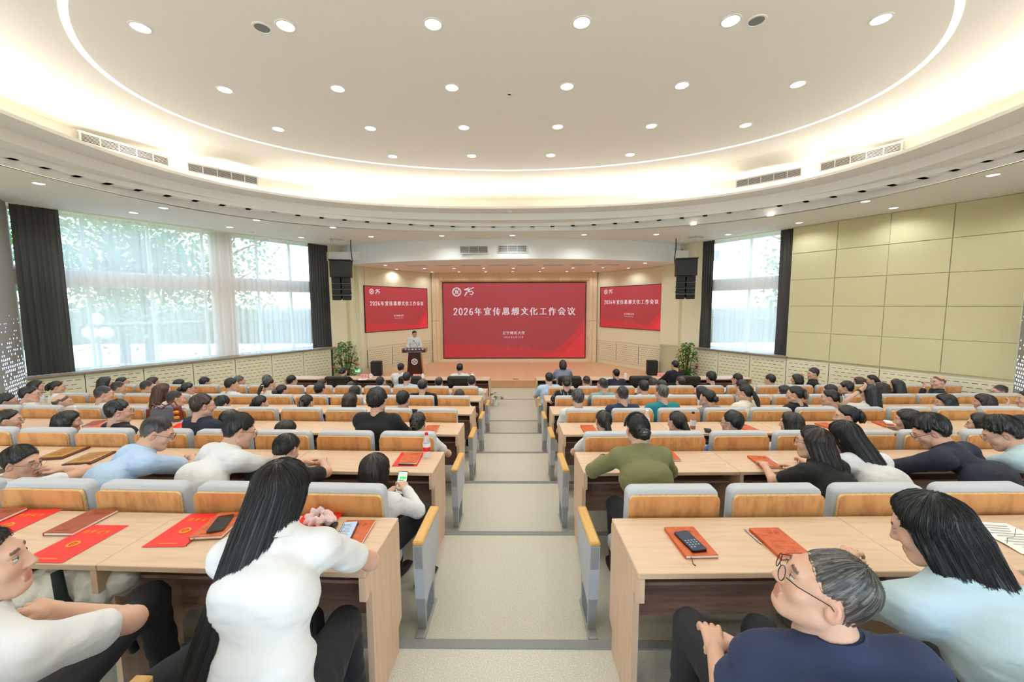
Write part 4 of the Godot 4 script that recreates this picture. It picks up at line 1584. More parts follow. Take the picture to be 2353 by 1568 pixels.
# ---------------------------------------------------------------- lettering and screens
const G := {
	"年": "30,6 14,34;26,20 86,20;28,44 82,44;28,44 28,66;6,66 94,66;56,20 56,96",
	"宣": "50,2 54,12;10,28 10,16 90,16 86,28;26,32 74,32;30,44 30,76;30,44 70,44 70,76;30,60 70,60;30,76 70,76;10,92 90,92",
	"传": "28,6 8,44;20,30 20,96;42,24 90,24;36,46 96,46;64,6 52,66 84,66;84,66 64,84;50,76 74,94",
	"思": "24,8 24,54;24,8 76,8 76,54;24,31 76,31;50,8 50,54;24,54 76,54;14,68 8,86;32,64 36,90 70,90 74,78;48,62 56,72;80,62 90,78",
	"想": "8,20 48,20;28,6 28,58;28,24 8,46;30,28 46,42;58,8 58,56;58,8 88,8 88,56;58,24 88,24;58,40 88,40;58,56 88,56;14,68 8,86;32,64 36,90 70,90 74,78;48,62 56,72;80,62 90,78",
	"文": "48,4 56,16;8,24 92,24;70,24 50,66 10,94;26,30 52,70 92,94",
	"化": "30,6 6,50;20,36 20,96;86,22 48,54;52,8 52,86 90,86 92,70",
	"工": "16,16 84,16;50,16 50,84;6,84 94,84",
	"作": "28,6 8,44;20,30 20,96;52,4 36,36;46,24 96,24;62,24 62,96;62,46 90,46;62,68 90,68",
	"会": "50,4 6,44;50,4 94,44;30,42 70,42;14,60 88,60;44,60 24,88 78,86;62,70 84,94",
	"议": "12,8 22,20;6,38 24,38 24,84 36,74;60,6 66,20;90,20 70,64 38,94;44,20 66,66 96,94",
	"辽": "16,8 26,20;8,40 26,40 26,76;26,76 8,92;22,80 50,92 96,92;42,14 86,14 64,36;64,36 64,76 54,70",
	"宁": "50,4 54,14;10,34 10,20 90,20 86,34;12,48 88,48;50,48 50,92 38,86",
	"师": "14,16 14,66;30,6 30,60 10,94;44,14 96,14;48,34 48,80;48,34 88,34 88,76 80,76;68,14 68,96",
	"范": "8,16 92,16;32,6 32,26;68,6 68,26;10,36 20,44;6,54 16,62;6,92 22,68;46,42 82,42 82,66 72,64;46,42 46,88 90,88 92,76",
	"大": "8,34 92,34;50,6 48,50 10,94;52,40 70,74 94,94",
	"学": "20,6 28,20;46,4 52,18;78,6 66,22;10,40 10,28 90,28 86,40;28,46 72,46 52,60;52,60 52,94 40,88;8,70 92,70",
	"月": "26,8 26,60 12,94;26,8 78,8 78,92 66,88;26,34 78,34;26,60 78,60",
	"日": "22,8 22,92;22,8 78,8 78,92;22,48 78,48;22,90 78,90",
	"荣": "8,14 92,14;32,4 32,24;68,4 68,24;10,44 10,32 90,32 86,44;10,58 90,58;50,44 50,96;46,60 10,88;54,60 90,88",
	"誉": "22,4 28,16;48,2 52,14;76,4 68,18;8,24 92,24;34,26 8,46;64,26 92,46;26,40 74,40;30,54 70,54;34,68 34,94;34,68 68,68 68,94;34,94 68,94",
	"证": "14,8 24,20;6,38 26,38 26,84 38,74;44,14 94,14;70,14 70,88;70,48 92,48;52,40 52,88;38,88 98,88",
	"书": "16,18 74,18 70,40;8,40 86,40 82,70 70,66;48,4 48,96;74,4 84,14",
	"0": "50,8 30,20 24,50 30,80 50,92 70,80 76,50 70,20 50,8",
	"1": "34,24 54,10 54,92;34,92 74,92",
	"2": "24,30 32,12 52,8 72,18 74,34 60,56 24,90 78,90",
	"6": "72,14 48,16 30,40 26,66 36,86 54,92 72,82 76,66 66,52 48,50 28,62",
}

func strokes(ch: String) -> Array:
	var o := []
	for s in (G[ch] as String).split(";"):
		var l := PackedVector2Array()
		for p in s.split(" "):
			var q := p.split(",")
			l.append(Vector2(float(q[0]), float(q[1])) * 0.01)
		o.append(l)
	return o

func glyph_mesh(b: MB, ch: String, x: Transform3D, size: float, w: float) -> void:
	for l in strokes(ch):
		for i in l.size() - 1:
			var p: Vector2 = (l[i] - Vector2(0.5, 0.5)) * size
			var q: Vector2 = (l[i + 1] - Vector2(0.5, 0.5)) * size
			p.y = -p.y
			q.y = -q.y
			var d := q - p
			b.box(Vector3.ZERO, Vector3(d.length() + w * 0.7, w, 0.004), 0.0, x * Transform3D(Basis(Vector3(0, 0, 1), d.angle()), Vector3((p.x + q.x) * 0.5, (p.y + q.y) * 0.5, 0)))

# the university emblem: a ring with two waisted bands and the letters between them
func emblem_lines() -> Array:
	var o := []
	for s in [-1.0, 1.0]:
		var l := PackedVector2Array()
		for k in 9:
			var v := -0.66 + 1.32 * k / 8.0
			l.append(Vector2(s * (0.26 + 0.34 * v * v / 0.43), v))
		o.append(l)
	for f in [1.0, -1.0]:
		o.append(PackedVector2Array([Vector2(-0.12, 0.40) * f, Vector2(-0.12, 0.08) * f]))
		o.append(PackedVector2Array([Vector2(0.02, 0.40) * f, Vector2(0.16, 0.10) * f]))
		o.append(PackedVector2Array([Vector2(-0.26, 0.08) * f, Vector2(0.0, 0.08) * f]))
	return o

func emblem_mesh(b: MB, x: Transform3D, r: float) -> void:
	var y := x * Transform3D(Basis(Vector3.RIGHT, PI * 0.5), Vector3.ZERO)
	b.lathe(PackedVector2Array([Vector2(r * 0.70, 0.0), Vector2(r * 0.70, 0.004), Vector2(r, 0.004), Vector2(r, 0.0)]), 32, y)
	for l in emblem_lines():
		for i in l.size() - 1:
			var p: Vector2 = l[i] * r
			var q: Vector2 = l[i + 1] * r
			var d := q - p
			b.box(Vector3.ZERO, Vector3(d.length() + r * 0.08, r * 0.12, 0.005), 0.0, x * Transform3D(Basis(Vector3(0, 0, 1), d.angle()), Vector3((p.x + q.x) * 0.5, (p.y + q.y) * 0.5, 0)))

func dab(im: Image, a: Vector2, b: Vector2, w: float, col: Color, alpha := 1.0) -> void:
	var ab := b - a
	var inv := 1.0 / maxf(ab.length_squared(), 1e-6)
	var m := w * 0.5 + 1.0
	for y in range(maxi(0, int(minf(a.y, b.y) - m)), mini(im.get_height() - 1, int(maxf(a.y, b.y) + m) + 1) + 1):
		for x in range(maxi(0, int(minf(a.x, b.x) - m)), mini(im.get_width() - 1, int(maxf(a.x, b.x) + m) + 1) + 1):
			var p := Vector2(x + 0.5, y + 0.5) - a
			var d := (p - ab * clampf(p.dot(ab) * inv, 0.0, 1.0)).length()
			var k := clampf(w * 0.5 + 0.5 - d, 0.0, 1.0) * alpha
			if k > 0.0:
				im.set_pixel(x, y, im.get_pixel(x, y).lerp(col, k))

func write(im: Image, text: String, at: Vector2, size: float, gap: float, wv: float, wh: float, col: Color) -> void:
	var widths := 0.0
	for ch in text:
		widths += gap * (0.56 if ch in "0126" else 1.0)
	var x := at.x - widths * 0.5
	for ch in text:
		var adv := gap * (0.56 if ch in "0126" else 1.0)
		for l in strokes(ch):
			for i in l.size() - 1:
				var sx := size * (0.75 if ch in "0126" else 1.0)
				var p := Vector2(x + adv * 0.5 + (l[i].x - 0.5) * sx, at.y + (l[i].y - 0.5) * size)
				var q := Vector2(x + adv * 0.5 + (l[i + 1].x - 0.5) * sx, at.y + (l[i + 1].y - 0.5) * size)
				var d := (q - p).normalized()
				dab(im, p, q, lerpf(wh, wv, clampf(absf(d.y) * 1.3, 0.0, 1.0)), col)
		x += adv

func slide(w: int, h: int) -> Image:
	var im := Image.create(w, h, false, Image.FORMAT_RGB8)
	for y in h:
		var v := float(y) / h
		for x in w:
			var u := float(x) / w
			var c := Color(0.77, 0.215, 0.24).lerp(Color(0.70, 0.19, 0.20), v)
			c = c.lerp(Color(0.80, 0.25, 0.29), maxf(0.0, 0.4 - absf(u - 0.5)) * (1.0 - v) * 0.9)
			var w1 := 0.80 + 0.15 * u * u * 1.4 + 0.012 * sin(u * 7.0)
			var right := 0.96 - 0.30 * pow(clampf((u - 0.70) / 0.30, 0.0, 1.0), 1.6) * 1.6
			if v > w1 and u < 0.86:
				c = c.lerp(Color(0.86, 0.15, 0.17), 0.75)
			if v > right and u > 0.70:
				c = c.lerp(Color(0.93, 0.14, 0.18), 0.65 + 0.3 * (u - 0.7))
			if v > right + 0.13 and u > 0.78:
				c = Color(0.95, 0.17, 0.21)
			im.set_pixel(x, y, c)
	var line := Color(0.93, 0.62, 0.62)
	var sc := w / 1024.0
	for k in 16:
		var r := (95.0 + 13.0 * k) * sc
		var prev := Vector2.ZERO
		for i in 25:
			var g := PI * (0.04 + 0.92 * i / 24.0)
			var p := Vector2(700 * sc + r * 1.15 * cos(g) + 20.0 * sc * sin(g * 3.0), -40 * sc + r * sin(g) * (0.95 + 0.1 * cos(g * 2.0)))
			if i:
				dab(im, prev, p, 1.2 * sc, line, 0.22)
			prev = p
	for k in 10:
		var r := (40.0 + 12.0 * k) * sc
		var prev := Vector2.ZERO
		for i in 19:
			var g := -PI * 0.5 + PI * i / 18.0
			var p := Vector2(-50 * sc + r * cos(g) * 1.1, 190 * sc + r * 1.2 * sin(g))
			if i:
				dab(im, prev, p, 1.2 * sc, line, 0.22)
			prev = p
	# outline of a building with three domes
	var bc := Vector2(515, 486) * sc
	for q in [[0.0, 66.0], [0.0, 54.0], [0.0, 42.0], [-72.0, 40.0], [-72.0, 30.0], [72.0, 40.0], [72.0, 30.0]]:
		var prev := Vector2.ZERO
		for i in 15:
			var g := PI + PI * i / 14.0
			var p := bc + Vector2(q[0] + q[1] * cos(g), q[1] * 1.05 * sin(g)) * sc
			if i:
				dab(im, prev, p, 1.4 * sc, line, 0.35)
			prev = p
	for k in 17:
		var x := (-176.0 + 22.0 * k) * sc
		dab(im, bc + Vector2(x, 2 * sc), bc + Vector2(x, 46 * sc), 1.4 * sc, line, 0.25)
	for y in [0.0, 10.0, 46.0]:
		dab(im, bc + Vector2(-180, y) * sc, bc + Vector2(180, y) * sc, 1.4 * sc, line, 0.3)
	var white := Color(0.97, 0.93, 0.96)
	# emblem
	var ec := Vector2(98, 62) * sc
	var er := 33.0 * sc
	for k in 40:
		var g0 := TAU * k / 40.0
		var g1 := TAU * (k + 1) / 40.0
		dab(im, ec + Vector2(cos(g0), sin(g0)) * er * 0.86, ec + Vector2(cos(g1), sin(g1)) * er * 0.86, er * 0.26, white, 0.9)
	for l in emblem_lines():
		for i in l.size() - 1:
			dab(im, ec + l[i] * er * Vector2(1, -1), ec + l[i + 1] * er * Vector2(1, -1), er * 0.13, white)
	# anniversary mark beside it
	var ac := Vector2(186, 60) * sc
	for q in [[-32, -14, -2, -26], [-2, -26, -14, -12], [-28, -12, 2, -14], [2, -14, -30, 30], [-18, 4, -30, 30], [34, -28, 6, -18], [6, -18, 0, 2], [0, 2, 20, -4], [20, -4, 32, 8], [32, 8, 22, 22], [22, 22, 8, 18]]:
		dab(im, ac + Vector2(q[0], q[1]) * sc, ac + Vector2(q[2], q[3]) * sc, 6.5 * sc, white)
	dab(im, ac + Vector2(-24, 38) * sc, ac + Vector2(26, 38) * sc, 1.6 * sc, white, 0.6)
	write(im, "2026年宣传思想文化工作会议", Vector2(512, 204) * sc, 57 * sc, 67 * sc, 8.2 * sc, 5.0 * sc, white)
	write(im, "辽宁师范大学", Vector2(508, 360) * sc, 24 * sc, 27.5 * sc, 3.2 * sc, 2.2 * sc, white)
	write(im, "2026年6月12日", Vector2(508, 392) * sc, 13 * sc, 21 * sc, 1.9 * sc, 1.5 * sc, white)
	return im

func screen(label: String, at: Transform3D, w: float, h: float, tex: Texture2D, e: float) -> void:
	var g := thing("screen", label, "screen")
	g.transform = at
	var b := MB.new()
	b.box(Vector3(0, 0, -0.03), Vector3(w, h, 0.05), 0.006)
	part("housing", b, M.bezel, g)
	var t := 0.022
	var f := MB.new()
	for s in [-1.0, 1.0]:
		f.box(Vector3(s * (w * 0.5 - t * 0.5), 0, 0.0), Vector3(t, h, 0.03), 0.004)
		f.box(Vector3(0, s * (h * 0.5 - t * 0.5), 0.0), Vector3(w - t * 2.0, t, 0.03), 0.004)
	part("bezel", f, M.bezel, g)
	var m := plainmat(Color(0.22, 0.19, 0.20), 0.6)
	m.emission_enabled = true
	m.emission = Color.BLACK
	m.emission_texture = tex
	m.emission_energy_multiplier = e
	var p := MB.new()
	var q := Vector2(w * 0.5 - t, h * 0.5 - t)
	p.card(Vector3(-q.x, -q.y, 0.002), Vector3(q.x, -q.y, 0.002), Vector3(q.x, q.y, 0.002), Vector3(-q.x, q.y, 0.002), Vector3.BACK)
	part("picture", p, m, g)
	var l := AreaLight3D.new()
	l.name = "screen_light"
	l.area_size = Vector2(w - 0.06, h - 0.06)
	l.light_color = Color(0.75, 0.25, 0.27)
	l.light_energy = 0.12 * w
	l.shadow_enabled = true
	l.area_range = 30.0
	g.add_child(l)
	l.position = Vector3(0, 0, 0.03)
	l.rotation.y = PI

func make_screens() -> void:
	var tex := ImageTexture.create_from_image(slide(1024, 542))
	screen("big red presentation screen in the wooden surround at the middle of the stage", Transform3D(Basis.IDENTITY, Vector3(-0.037, 2.155, -18.19)), 6.50, 3.45, tex, 0.70)
	var tex2 := ImageTexture.create_from_image(slide(640, 340))
	var n := 1.0
	var dl := Vector3(-0.493, 0, 0.87)
	var pl := Vector3(-3.80, 0, -18.3) + dl * 2.12 + Vector3(0.87, 0, 0.493) * 0.075
	screen("red screen on the angled stage wall above the lectern", Transform3D(Basis(-dl, Vector3.UP, Vector3(0.87, 0, 0.493)), pl + Vector3(0, 2.73, 0)), 3.44, 1.78, tex2, 0.80)
	var dr := Vector3(0.524, 0, 0.852)
	var pr := Vector3(3.72, 0, -18.3) + dr * 2.03 + Vector3(-0.852, 0, 0.524) * 0.075
	screen("red screen on the angled stage wall away from the lectern", Transform3D(Basis(dr, Vector3.UP, Vector3(-0.852, 0, 0.524)), pr + Vector3(0, 2.76, 0)), 3.42, 1.78, tex2, 0.80)

# ---------------------------------------------------------------- people
const TOPS := {
	"black": Color(0.085, 0.082, 0.085), "white": Color(0.85, 0.845, 0.835), "bluegray": Color(0.47, 0.50, 0.57), "navy": Color(0.135, 0.15, 0.22),
	"blacksuit": Color(0.10, 0.105, 0.125), "cream": Color(0.90, 0.865, 0.785), "lblue": Color(0.68, 0.77, 0.87), "stripe": Color(0.085, 0.08, 0.085),
	"gray": Color(0.50, 0.50, 0.50), "tealgray": Color(0.53, 0.63, 0.61), "whitegray": Color(0.78, 0.80, 0.83), "navypolo": Color(0.15, 0.19, 0.30),
	"teal": Color(0.10, 0.50, 0.54), "creamjk": Color(0.90, 0.87, 0.80), "blackjk": Color(0.105, 0.10, 0.105), "blue": Color(0.33, 0.50, 0.78),
	"olive": Color(0.45, 0.445, 0.29), "whiteblk": Color(0.90, 0.89, 0.88), "suit": Color(0.12, 0.135, 0.20), "paleblue": Color(0.69, 0.77, 0.79),
	"trousers": Color(0.075, 0.08, 0.10), "charcoal": Color(0.13, 0.13, 0.14),
}
# linear values
const HAIRS := {"k": Color(0.0085, 0.0075, 0.007), "d": Color(0.016, 0.011, 0.0085), "b": Color(0.045, 0.022, 0.012), "a": Color(0.11, 0.033, 0.014), "m": Color(0.035, 0.011, 0.008), "s": Color(0.11, 0.105, 0.095), "br": Color(0.03, 0.016, 0.010), "g": Color(0.045, 0.038, 0.032)}
const SKIN := Color(0.62, 0.365, 0.255)

var cloth_mats := {}
var hair_mat: StandardMaterial3D
var bump_tex: NoiseTexture2D
var kit := {}
var wob: FastNoiseLite

func cloth(top: String) -> StandardMaterial3D:
	if not cloth_mats.has(top):
		var m := plainmat(TOPS[top], 0.88)
		m.normal_enabled = true
		m.normal_texture = bump_tex
		m.normal_scale = 0.25
		m.uv1_triplanar = true
		m.uv1_scale = Vector3(3.0, 1.6, 3.0)
		m.rim_enabled = true
		m.rim = 0.25
		m.rim_tint = 0.6
		if top == "stripe":
			var im := Image.create(64, 64, false, Image.FORMAT_RGB8)
			im.fill(Color(0.09, 0.085, 0.09))
			for y in 4:
				for k in 26:
					var q := k * 0.28
					im.fill_rect(Rect2i(int(y * 16 + q) % 64, (k + y * 23) % 64, 2, 1), Color(0.85, 0.86, 0.9))
			m.albedo_color = Color.WHITE
			m.albedo_texture = ImageTexture.create_from_image(im)
			m.uv1_scale = Vector3(4.0, 4.0, 4.0)
		cloth_mats[top] = m
	return cloth_mats[top]

func make_kit() -> void:
	bump_tex = ntex(noise(0.02, 21, 2), [], 256, true)
	wob = noise(1.0, 8, 2)
	# streaks for hair, running along v
	var im := Image.create(256, 64, false, Image.FORMAT_RGB8)
	var f := noise(0.3, 31, 3)
	for x in 256:
		for y in 64:
			var k := 0.78 + 0.55 * f.get_noise_2d(x, y * 0.05) + 0.25 * f.get_noise_2d(x * 2.7, y * 0.12 + 50.0)
			im.set_pixel(x, y, Color(clampf(k, 0.35, 1.0), clampf(k, 0.35, 1.0), clampf(k, 0.35, 1.0)))
	hair_mat = plainmat(Color.WHITE, 0.40)
	hair_mat.vertex_color_use_as_albedo = true
	hair_mat.albedo_texture = ImageTexture.create_from_image(im)
	hair_mat.uv1_scale = Vector3(3, 1, 1)
	hair_mat.metallic_specular = 0.55
	kit.head_lo = head_mesh(0.0062)
	kit.head_hi = head_mesh(0.0034)
	kit.hand_lo = hand_mesh(0.006, 1.0)
	kit.hand_hi = hand_mesh(0.0034, 1.0)
	var legs := Field.new(Vector3(-0.25, 0.04, -0.62), Vector3(0.25, 0.68, 0.18), 0.02)
	for s in [-1.0, 1.0]:
		legs.cone(Vector3(s * 0.085, 0.535, 0.02), Vector3(s * 0.11, 0.53, -0.42), 0.092, 0.066)
		legs.cone(Vector3(s * 0.11, 0.53, -0.42), Vector3(s * 0.115, 0.10, -0.36), 0.066, 0.05)
	var lm := MB.new()
	legs.to(lm)
	kit.legs = lm.mesh()
	var sh := MB.new()
	shoe(sh, Transform3D(Basis.IDENTITY, Vector3.ZERO))
	kit.shoe = sh.mesh()

func shoe(b: MB, x: Transform3D) -> void:
	var rows := []
	for k in 9:
		var u := k / 8.0
		var w := 0.036 + 0.012 * sin(u * PI) - 0.012 * pow(u, 4.0)
		var h := lerpf(0.085, 0.045, smoothstep(0.1, 0.7, u)) * (1.0 if k < 8 else 0.5)
		if k == 0:
			h *= 0.7
		var row := PackedVector3Array()
		for i in 12:
			var g := TAU * i / 12
			row.append(x * Vector3(w * cos(g), maxf(0.0, h * (0.5 + 0.55 * sin(g))), 0.06 - 0.26 * u))
		rows.append(row)
	b.grid(rows, true, true)

func head_mesh(cell: float) -> MB:
	var f := Field.new(Vector3(-0.102, -0.15, -0.128), Vector3(0.102, 0.128, 0.122), cell)
	f.ell(Vector3(0, 0.030, 0.014), Vector3(0.073, 0.085, 0.092), 0.02)
	f.ell(Vector3(0, -0.026, -0.030), Vector3(0.060, 0.078, 0.056), 0.035)
	f.cone(Vector3(0, -0.088, -0.064), Vector3(0, -0.065, -0.02), 0.024, 0.048, 0.03)
	f.cone(Vector3(0, -0.04, 0.025), Vector3(0, -0.145, 0.042), 0.054, 0.055, 0.03)
	for s in [-1.0, 1.0]:
		f.ell(Vector3(s * 0.038, -0.022, -0.056), Vector3(0.025, 0.024, 0.022), 0.02)
		f.cone(Vector3(s * 0.055, -0.055, 0.0), Vector3(s * 0.025, -0.095, -0.055), 0.016, 0.014, 0.03)
	f.cone(Vector3(-0.034, 0.028, -0.074), Vector3(0.034, 0.028, -0.074), 0.011, 0.011, 0.02)
	for s in [-1.0, 1.0]:
		f.ell(Vector3(s * 0.031, 0.007, -0.090), Vector3(0.017, 0.010, 0.012), 0.012, Basis.IDENTITY, true)
		f.ell(Vector3(s * 0.030, 0.007, -0.074), Vector3(0.014, 0.010, 0.013), 0.004)
	f.cone(Vector3(0, 0.016, -0.084), Vector3(0, -0.026, -0.103), 0.008, 0.011, 0.014)
	for s in [-1.0, 1.0]:
		f.ell(Vector3(s * 0.011, -0.030, -0.093), Vector3(0.009, 0.008, 0.011), 0.008)
	f.cone(Vector3(-0.017, -0.059, -0.082), Vector3(0.017, -0.059, -0.082), 0.0055, 0.0055, 0.008)
	f.cone(Vector3(-0.014, -0.069, -0.081), Vector3(0.014, -0.069, -0.081), 0.0065, 0.0065, 0.007)
	for s in [-1.0, 1.0]:
		var b := Basis(Vector3.UP, s * 0.35) * Basis(Vector3.RIGHT, -0.2)
		f.ell(Vector3(s * 0.077, -0.004, 0.012), Vector3(0.0075, 0.031, 0.018), 0.006, b)
		f.ell(Vector3(s * 0.084, 0.002, 0.008), Vector3(0.006, 0.017, 0.009), 0.005, b, true)
	var m := MB.new()
	f.to(m)
	for i in m.v.size():
		var p := m.v[i]
		var ax := absf(p.x)
		var c := SKIN
		if p.z < -0.05:
			c = c.lerp(Color(0.62, 0.27, 0.19), 0.35 * clampf(1.0 - Vector2(ax - 0.042, p.y + 0.025).length() / 0.03, 0.0, 1.0))
		if p.z < -0.07 and ax < 0.023 and p.y < -0.052 and p.y > -0.078:
			c = c.lerp(Color(0.42, 0.12, 0.10), 0.7)
		var e := Vector3(ax - 0.030, p.y - 0.007, p.z + 0.087)
		if p.z < -0.07 and absf(e.x) < 0.012 and absf(e.y) < 0.006:
			c = Color(0.6, 0.55, 0.5)
			if Vector2(e.x, e.y).length() < 0.0055:
				c = Color(0.01, 0.008, 0.006)
			if e.y > 0.0035:
				c = Color(0.03, 0.02, 0.015)
		if p.z < -0.05 and ax > 0.013 and ax < 0.046 and absf(p.y - 0.033 + absf(ax - 0.03) * 0.15) < 0.0045:
			c = c.lerp(Color(0.02, 0.015, 0.012), 0.8)
		if ax > 0.074 and p.y > -0.045 and p.y < 0.035:
			c = c.lerp(Color(0.60, 0.25, 0.18), 0.35)
		m.c[i] = c
	return m

# right hand, palm down, fingers towards -z
func hand_mesh(cell: float, curl: float) -> MB:
	var f := Field.new(Vector3(-0.085, -0.085, -0.205), Vector3(0.06, 0.035, 0.035), cell)
	f.cone(Vector3(0, 0, 0.02), Vector3(0, 0, -0.015), 0.024, 0.024, 0.01)
	for x in [-0.024, -0.008, 0.008, 0.023]:
		f.cone(Vector3(x * 0.7, 0, -0.015), Vector3(x * 1.05, 0.002, -0.085), 0.014, 0.0115, 0.01)
	var ln := [0.072, 0.080, 0.074, 0.058]
	for k in 4:
		var x: float = [-0.029, -0.0095, 0.0105, 0.029][k]
		var a := Vector3(x, 0.001, -0.088)
		var spread := x * 0.25
		var l: float = ln[k]
		var g1 := 0.35 * curl
		var b := a + Vector3(spread * 0.4, -sin(g1) * l * 0.5, -cos(g1) * l * 0.5)
		var g2 := 0.95 * curl
		var d := b + Vector3(spread * 0.2, -sin(g2) * l * 0.30, -cos(g2) * l * 0.30)
		var g3 := 1.35 * curl
		var e := d + Vector3(0, -sin(g3) * l * 0.24, -cos(g3) * l * 0.24)
		f.cone(a, b, 0.0095, 0.0088, 0.006)
		f.cone(b, d, 0.0088, 0.008, 0.004)
		f.cone(d, e, 0.008, 0.0068, 0.004)
	f.cone(Vector3(-0.020, -0.006, -0.020), Vector3(-0.046, -0.014, -0.056), 0.015, 0.0115, 0.012)
	f.cone(Vector3(-0.046, -0.014, -0.056), Vector3(-0.050, -0.022, -0.088), 0.0108, 0.0085, 0.005)
	var m := MB.new()
	m.col = SKIN
	f.to(m)
	return m

func lean_dir(a: float) -> Vector3:
	return Vector3(0, cos(a), -sin(a))

# joints of a seated figure, y from the floor, facing -z
func pose(sex: String, lean: float, arms: String, side := 1.0) -> Dictionary:
	var s := 1.0 if sex == "m" else 0.95
	var j := {"s": s, "sex": sex, "lean": lean}
	j.hip = Vector3(0, 0.53, 0)
	j.waist = j.hip + lean_dir(lean * 0.7) * 0.17 * s
	j.chest = j.waist + lean_dir(lean) * 0.18 * s
	j.neck = j.chest + lean_dir(lean * 1.15) * 0.155 * s
	j.head = j.neck + lean_dir(lean * 0.9) * 0.135 * s + Vector3(0, 0, -0.01)
	var w := 0.175 if sex == "m" else 0.15
	for k in [-1.0, 1.0]:
		var t := "r" if k > 0.0 else "l"
		var sh: Vector3 = j.neck + lean_dir(lean) * -0.055 + Vector3(k * w, 0, 0.008)
		var el := sh + Vector3(k * 0.06, -0.27 * s, -0.07)
		var wr := Vector3(k * 0.10, 0.635, -0.28)
		if arms == "desk" or arms == "reach":
			el = Vector3(k * 0.26, 0.765, sh.z - 0.20)
			wr = Vector3(k * 0.08, 0.785, sh.z - 0.40)
		if arms == "reach" and k > 0.0:
			el = sh + Vector3(0.16, -0.16, -0.20)
			wr = Vector3(0.42, 0.80, sh.z - 0.36)
		if arms == "chin" and k == side:
			el = Vector3(k * 0.17, 0.80, sh.z - 0.26)
			wr = j.head + Vector3(k * 0.02, -0.13, -0.17)
		if arms == "raise" and k < 0.0:
			el = sh + Vector3(-0.22, 0.02, -0.13)
			wr = j.head + Vector3(-0.13, 0.05, -0.02)
		j["sh" + t] = sh
		j["el" + t] = el
		j["wr" + t] = wr
	return j

func box_of(j: Dictionary, m: float) -> Array:
	var lo := Vector3(9, 9, 9)
	var hi := -lo
	for k in j:
		if j[k] is Vector3 and k != "head":
			lo = lo.min(j[k])
			hi = hi.max(j[k])
	return [lo - Vector3.ONE * m, hi + Vector3.ONE * m]

# neck, arms and the hidden trunk as one surface
func flesh(j: Dictionary, cell: float, head: MB, hx: Transform3D, hand: MB) -> MB:
	var bb := box_of(j, 0.14)
	var f := Field.new(bb[0], bb[1] + Vector3(0, 0.06, 0), cell)
	var s: float = j.s
	f.cone(j.hip, j.chest, 0.09 * s, 0.09 * s, 0.04)
	f.cone(j.chest, j.neck, 0.085 * s, 0.052 * s, 0.04)
	f.cone(j.neck, j.neck.lerp(j.head, 0.55), 0.055 * s, 0.052 * s, 0.03)
	f.cone(j.shl, j.shr, 0.045 * s, 0.045 * s, 0.03)
	for t in ["l", "r"]:
		f.cone(j["sh" + t], j["el" + t], 0.046 * s, 0.038 * s, 0.02)
		f.cone(j["el" + t], j["wr" + t].lerp(j["el" + t], 0.1), 0.039 * s, 0.026 * s, 0.02)
	var m := MB.new()
	m.col = SKIN
	f.to(m)
	m.add(head, hx)
	for t in ["l", "r"]:
		if j.has("nohand" + t):
			continue
		var d: Vector3 = (j["wr" + t] - j["el" + t]).normalized()
		var up := Vector3.UP
		if j.has("palm" + t):
			up = j["palm" + t]
		elif absf(d.y) > 0.6:
			up = Vector3(0, 0, 1) if d.y > 0.0 else Vector3(0, 0, -1)
		var x := (d.cross(up)).normalized()
		var b := Basis(x, x.cross(d).normalized(), -d)
		if t == "l":
			b.x = -b.x
		m.add(hand, Transform3D(b.scaled_local(Vector3.ONE * s), j["wr" + t] - d * 0.02))
	return m

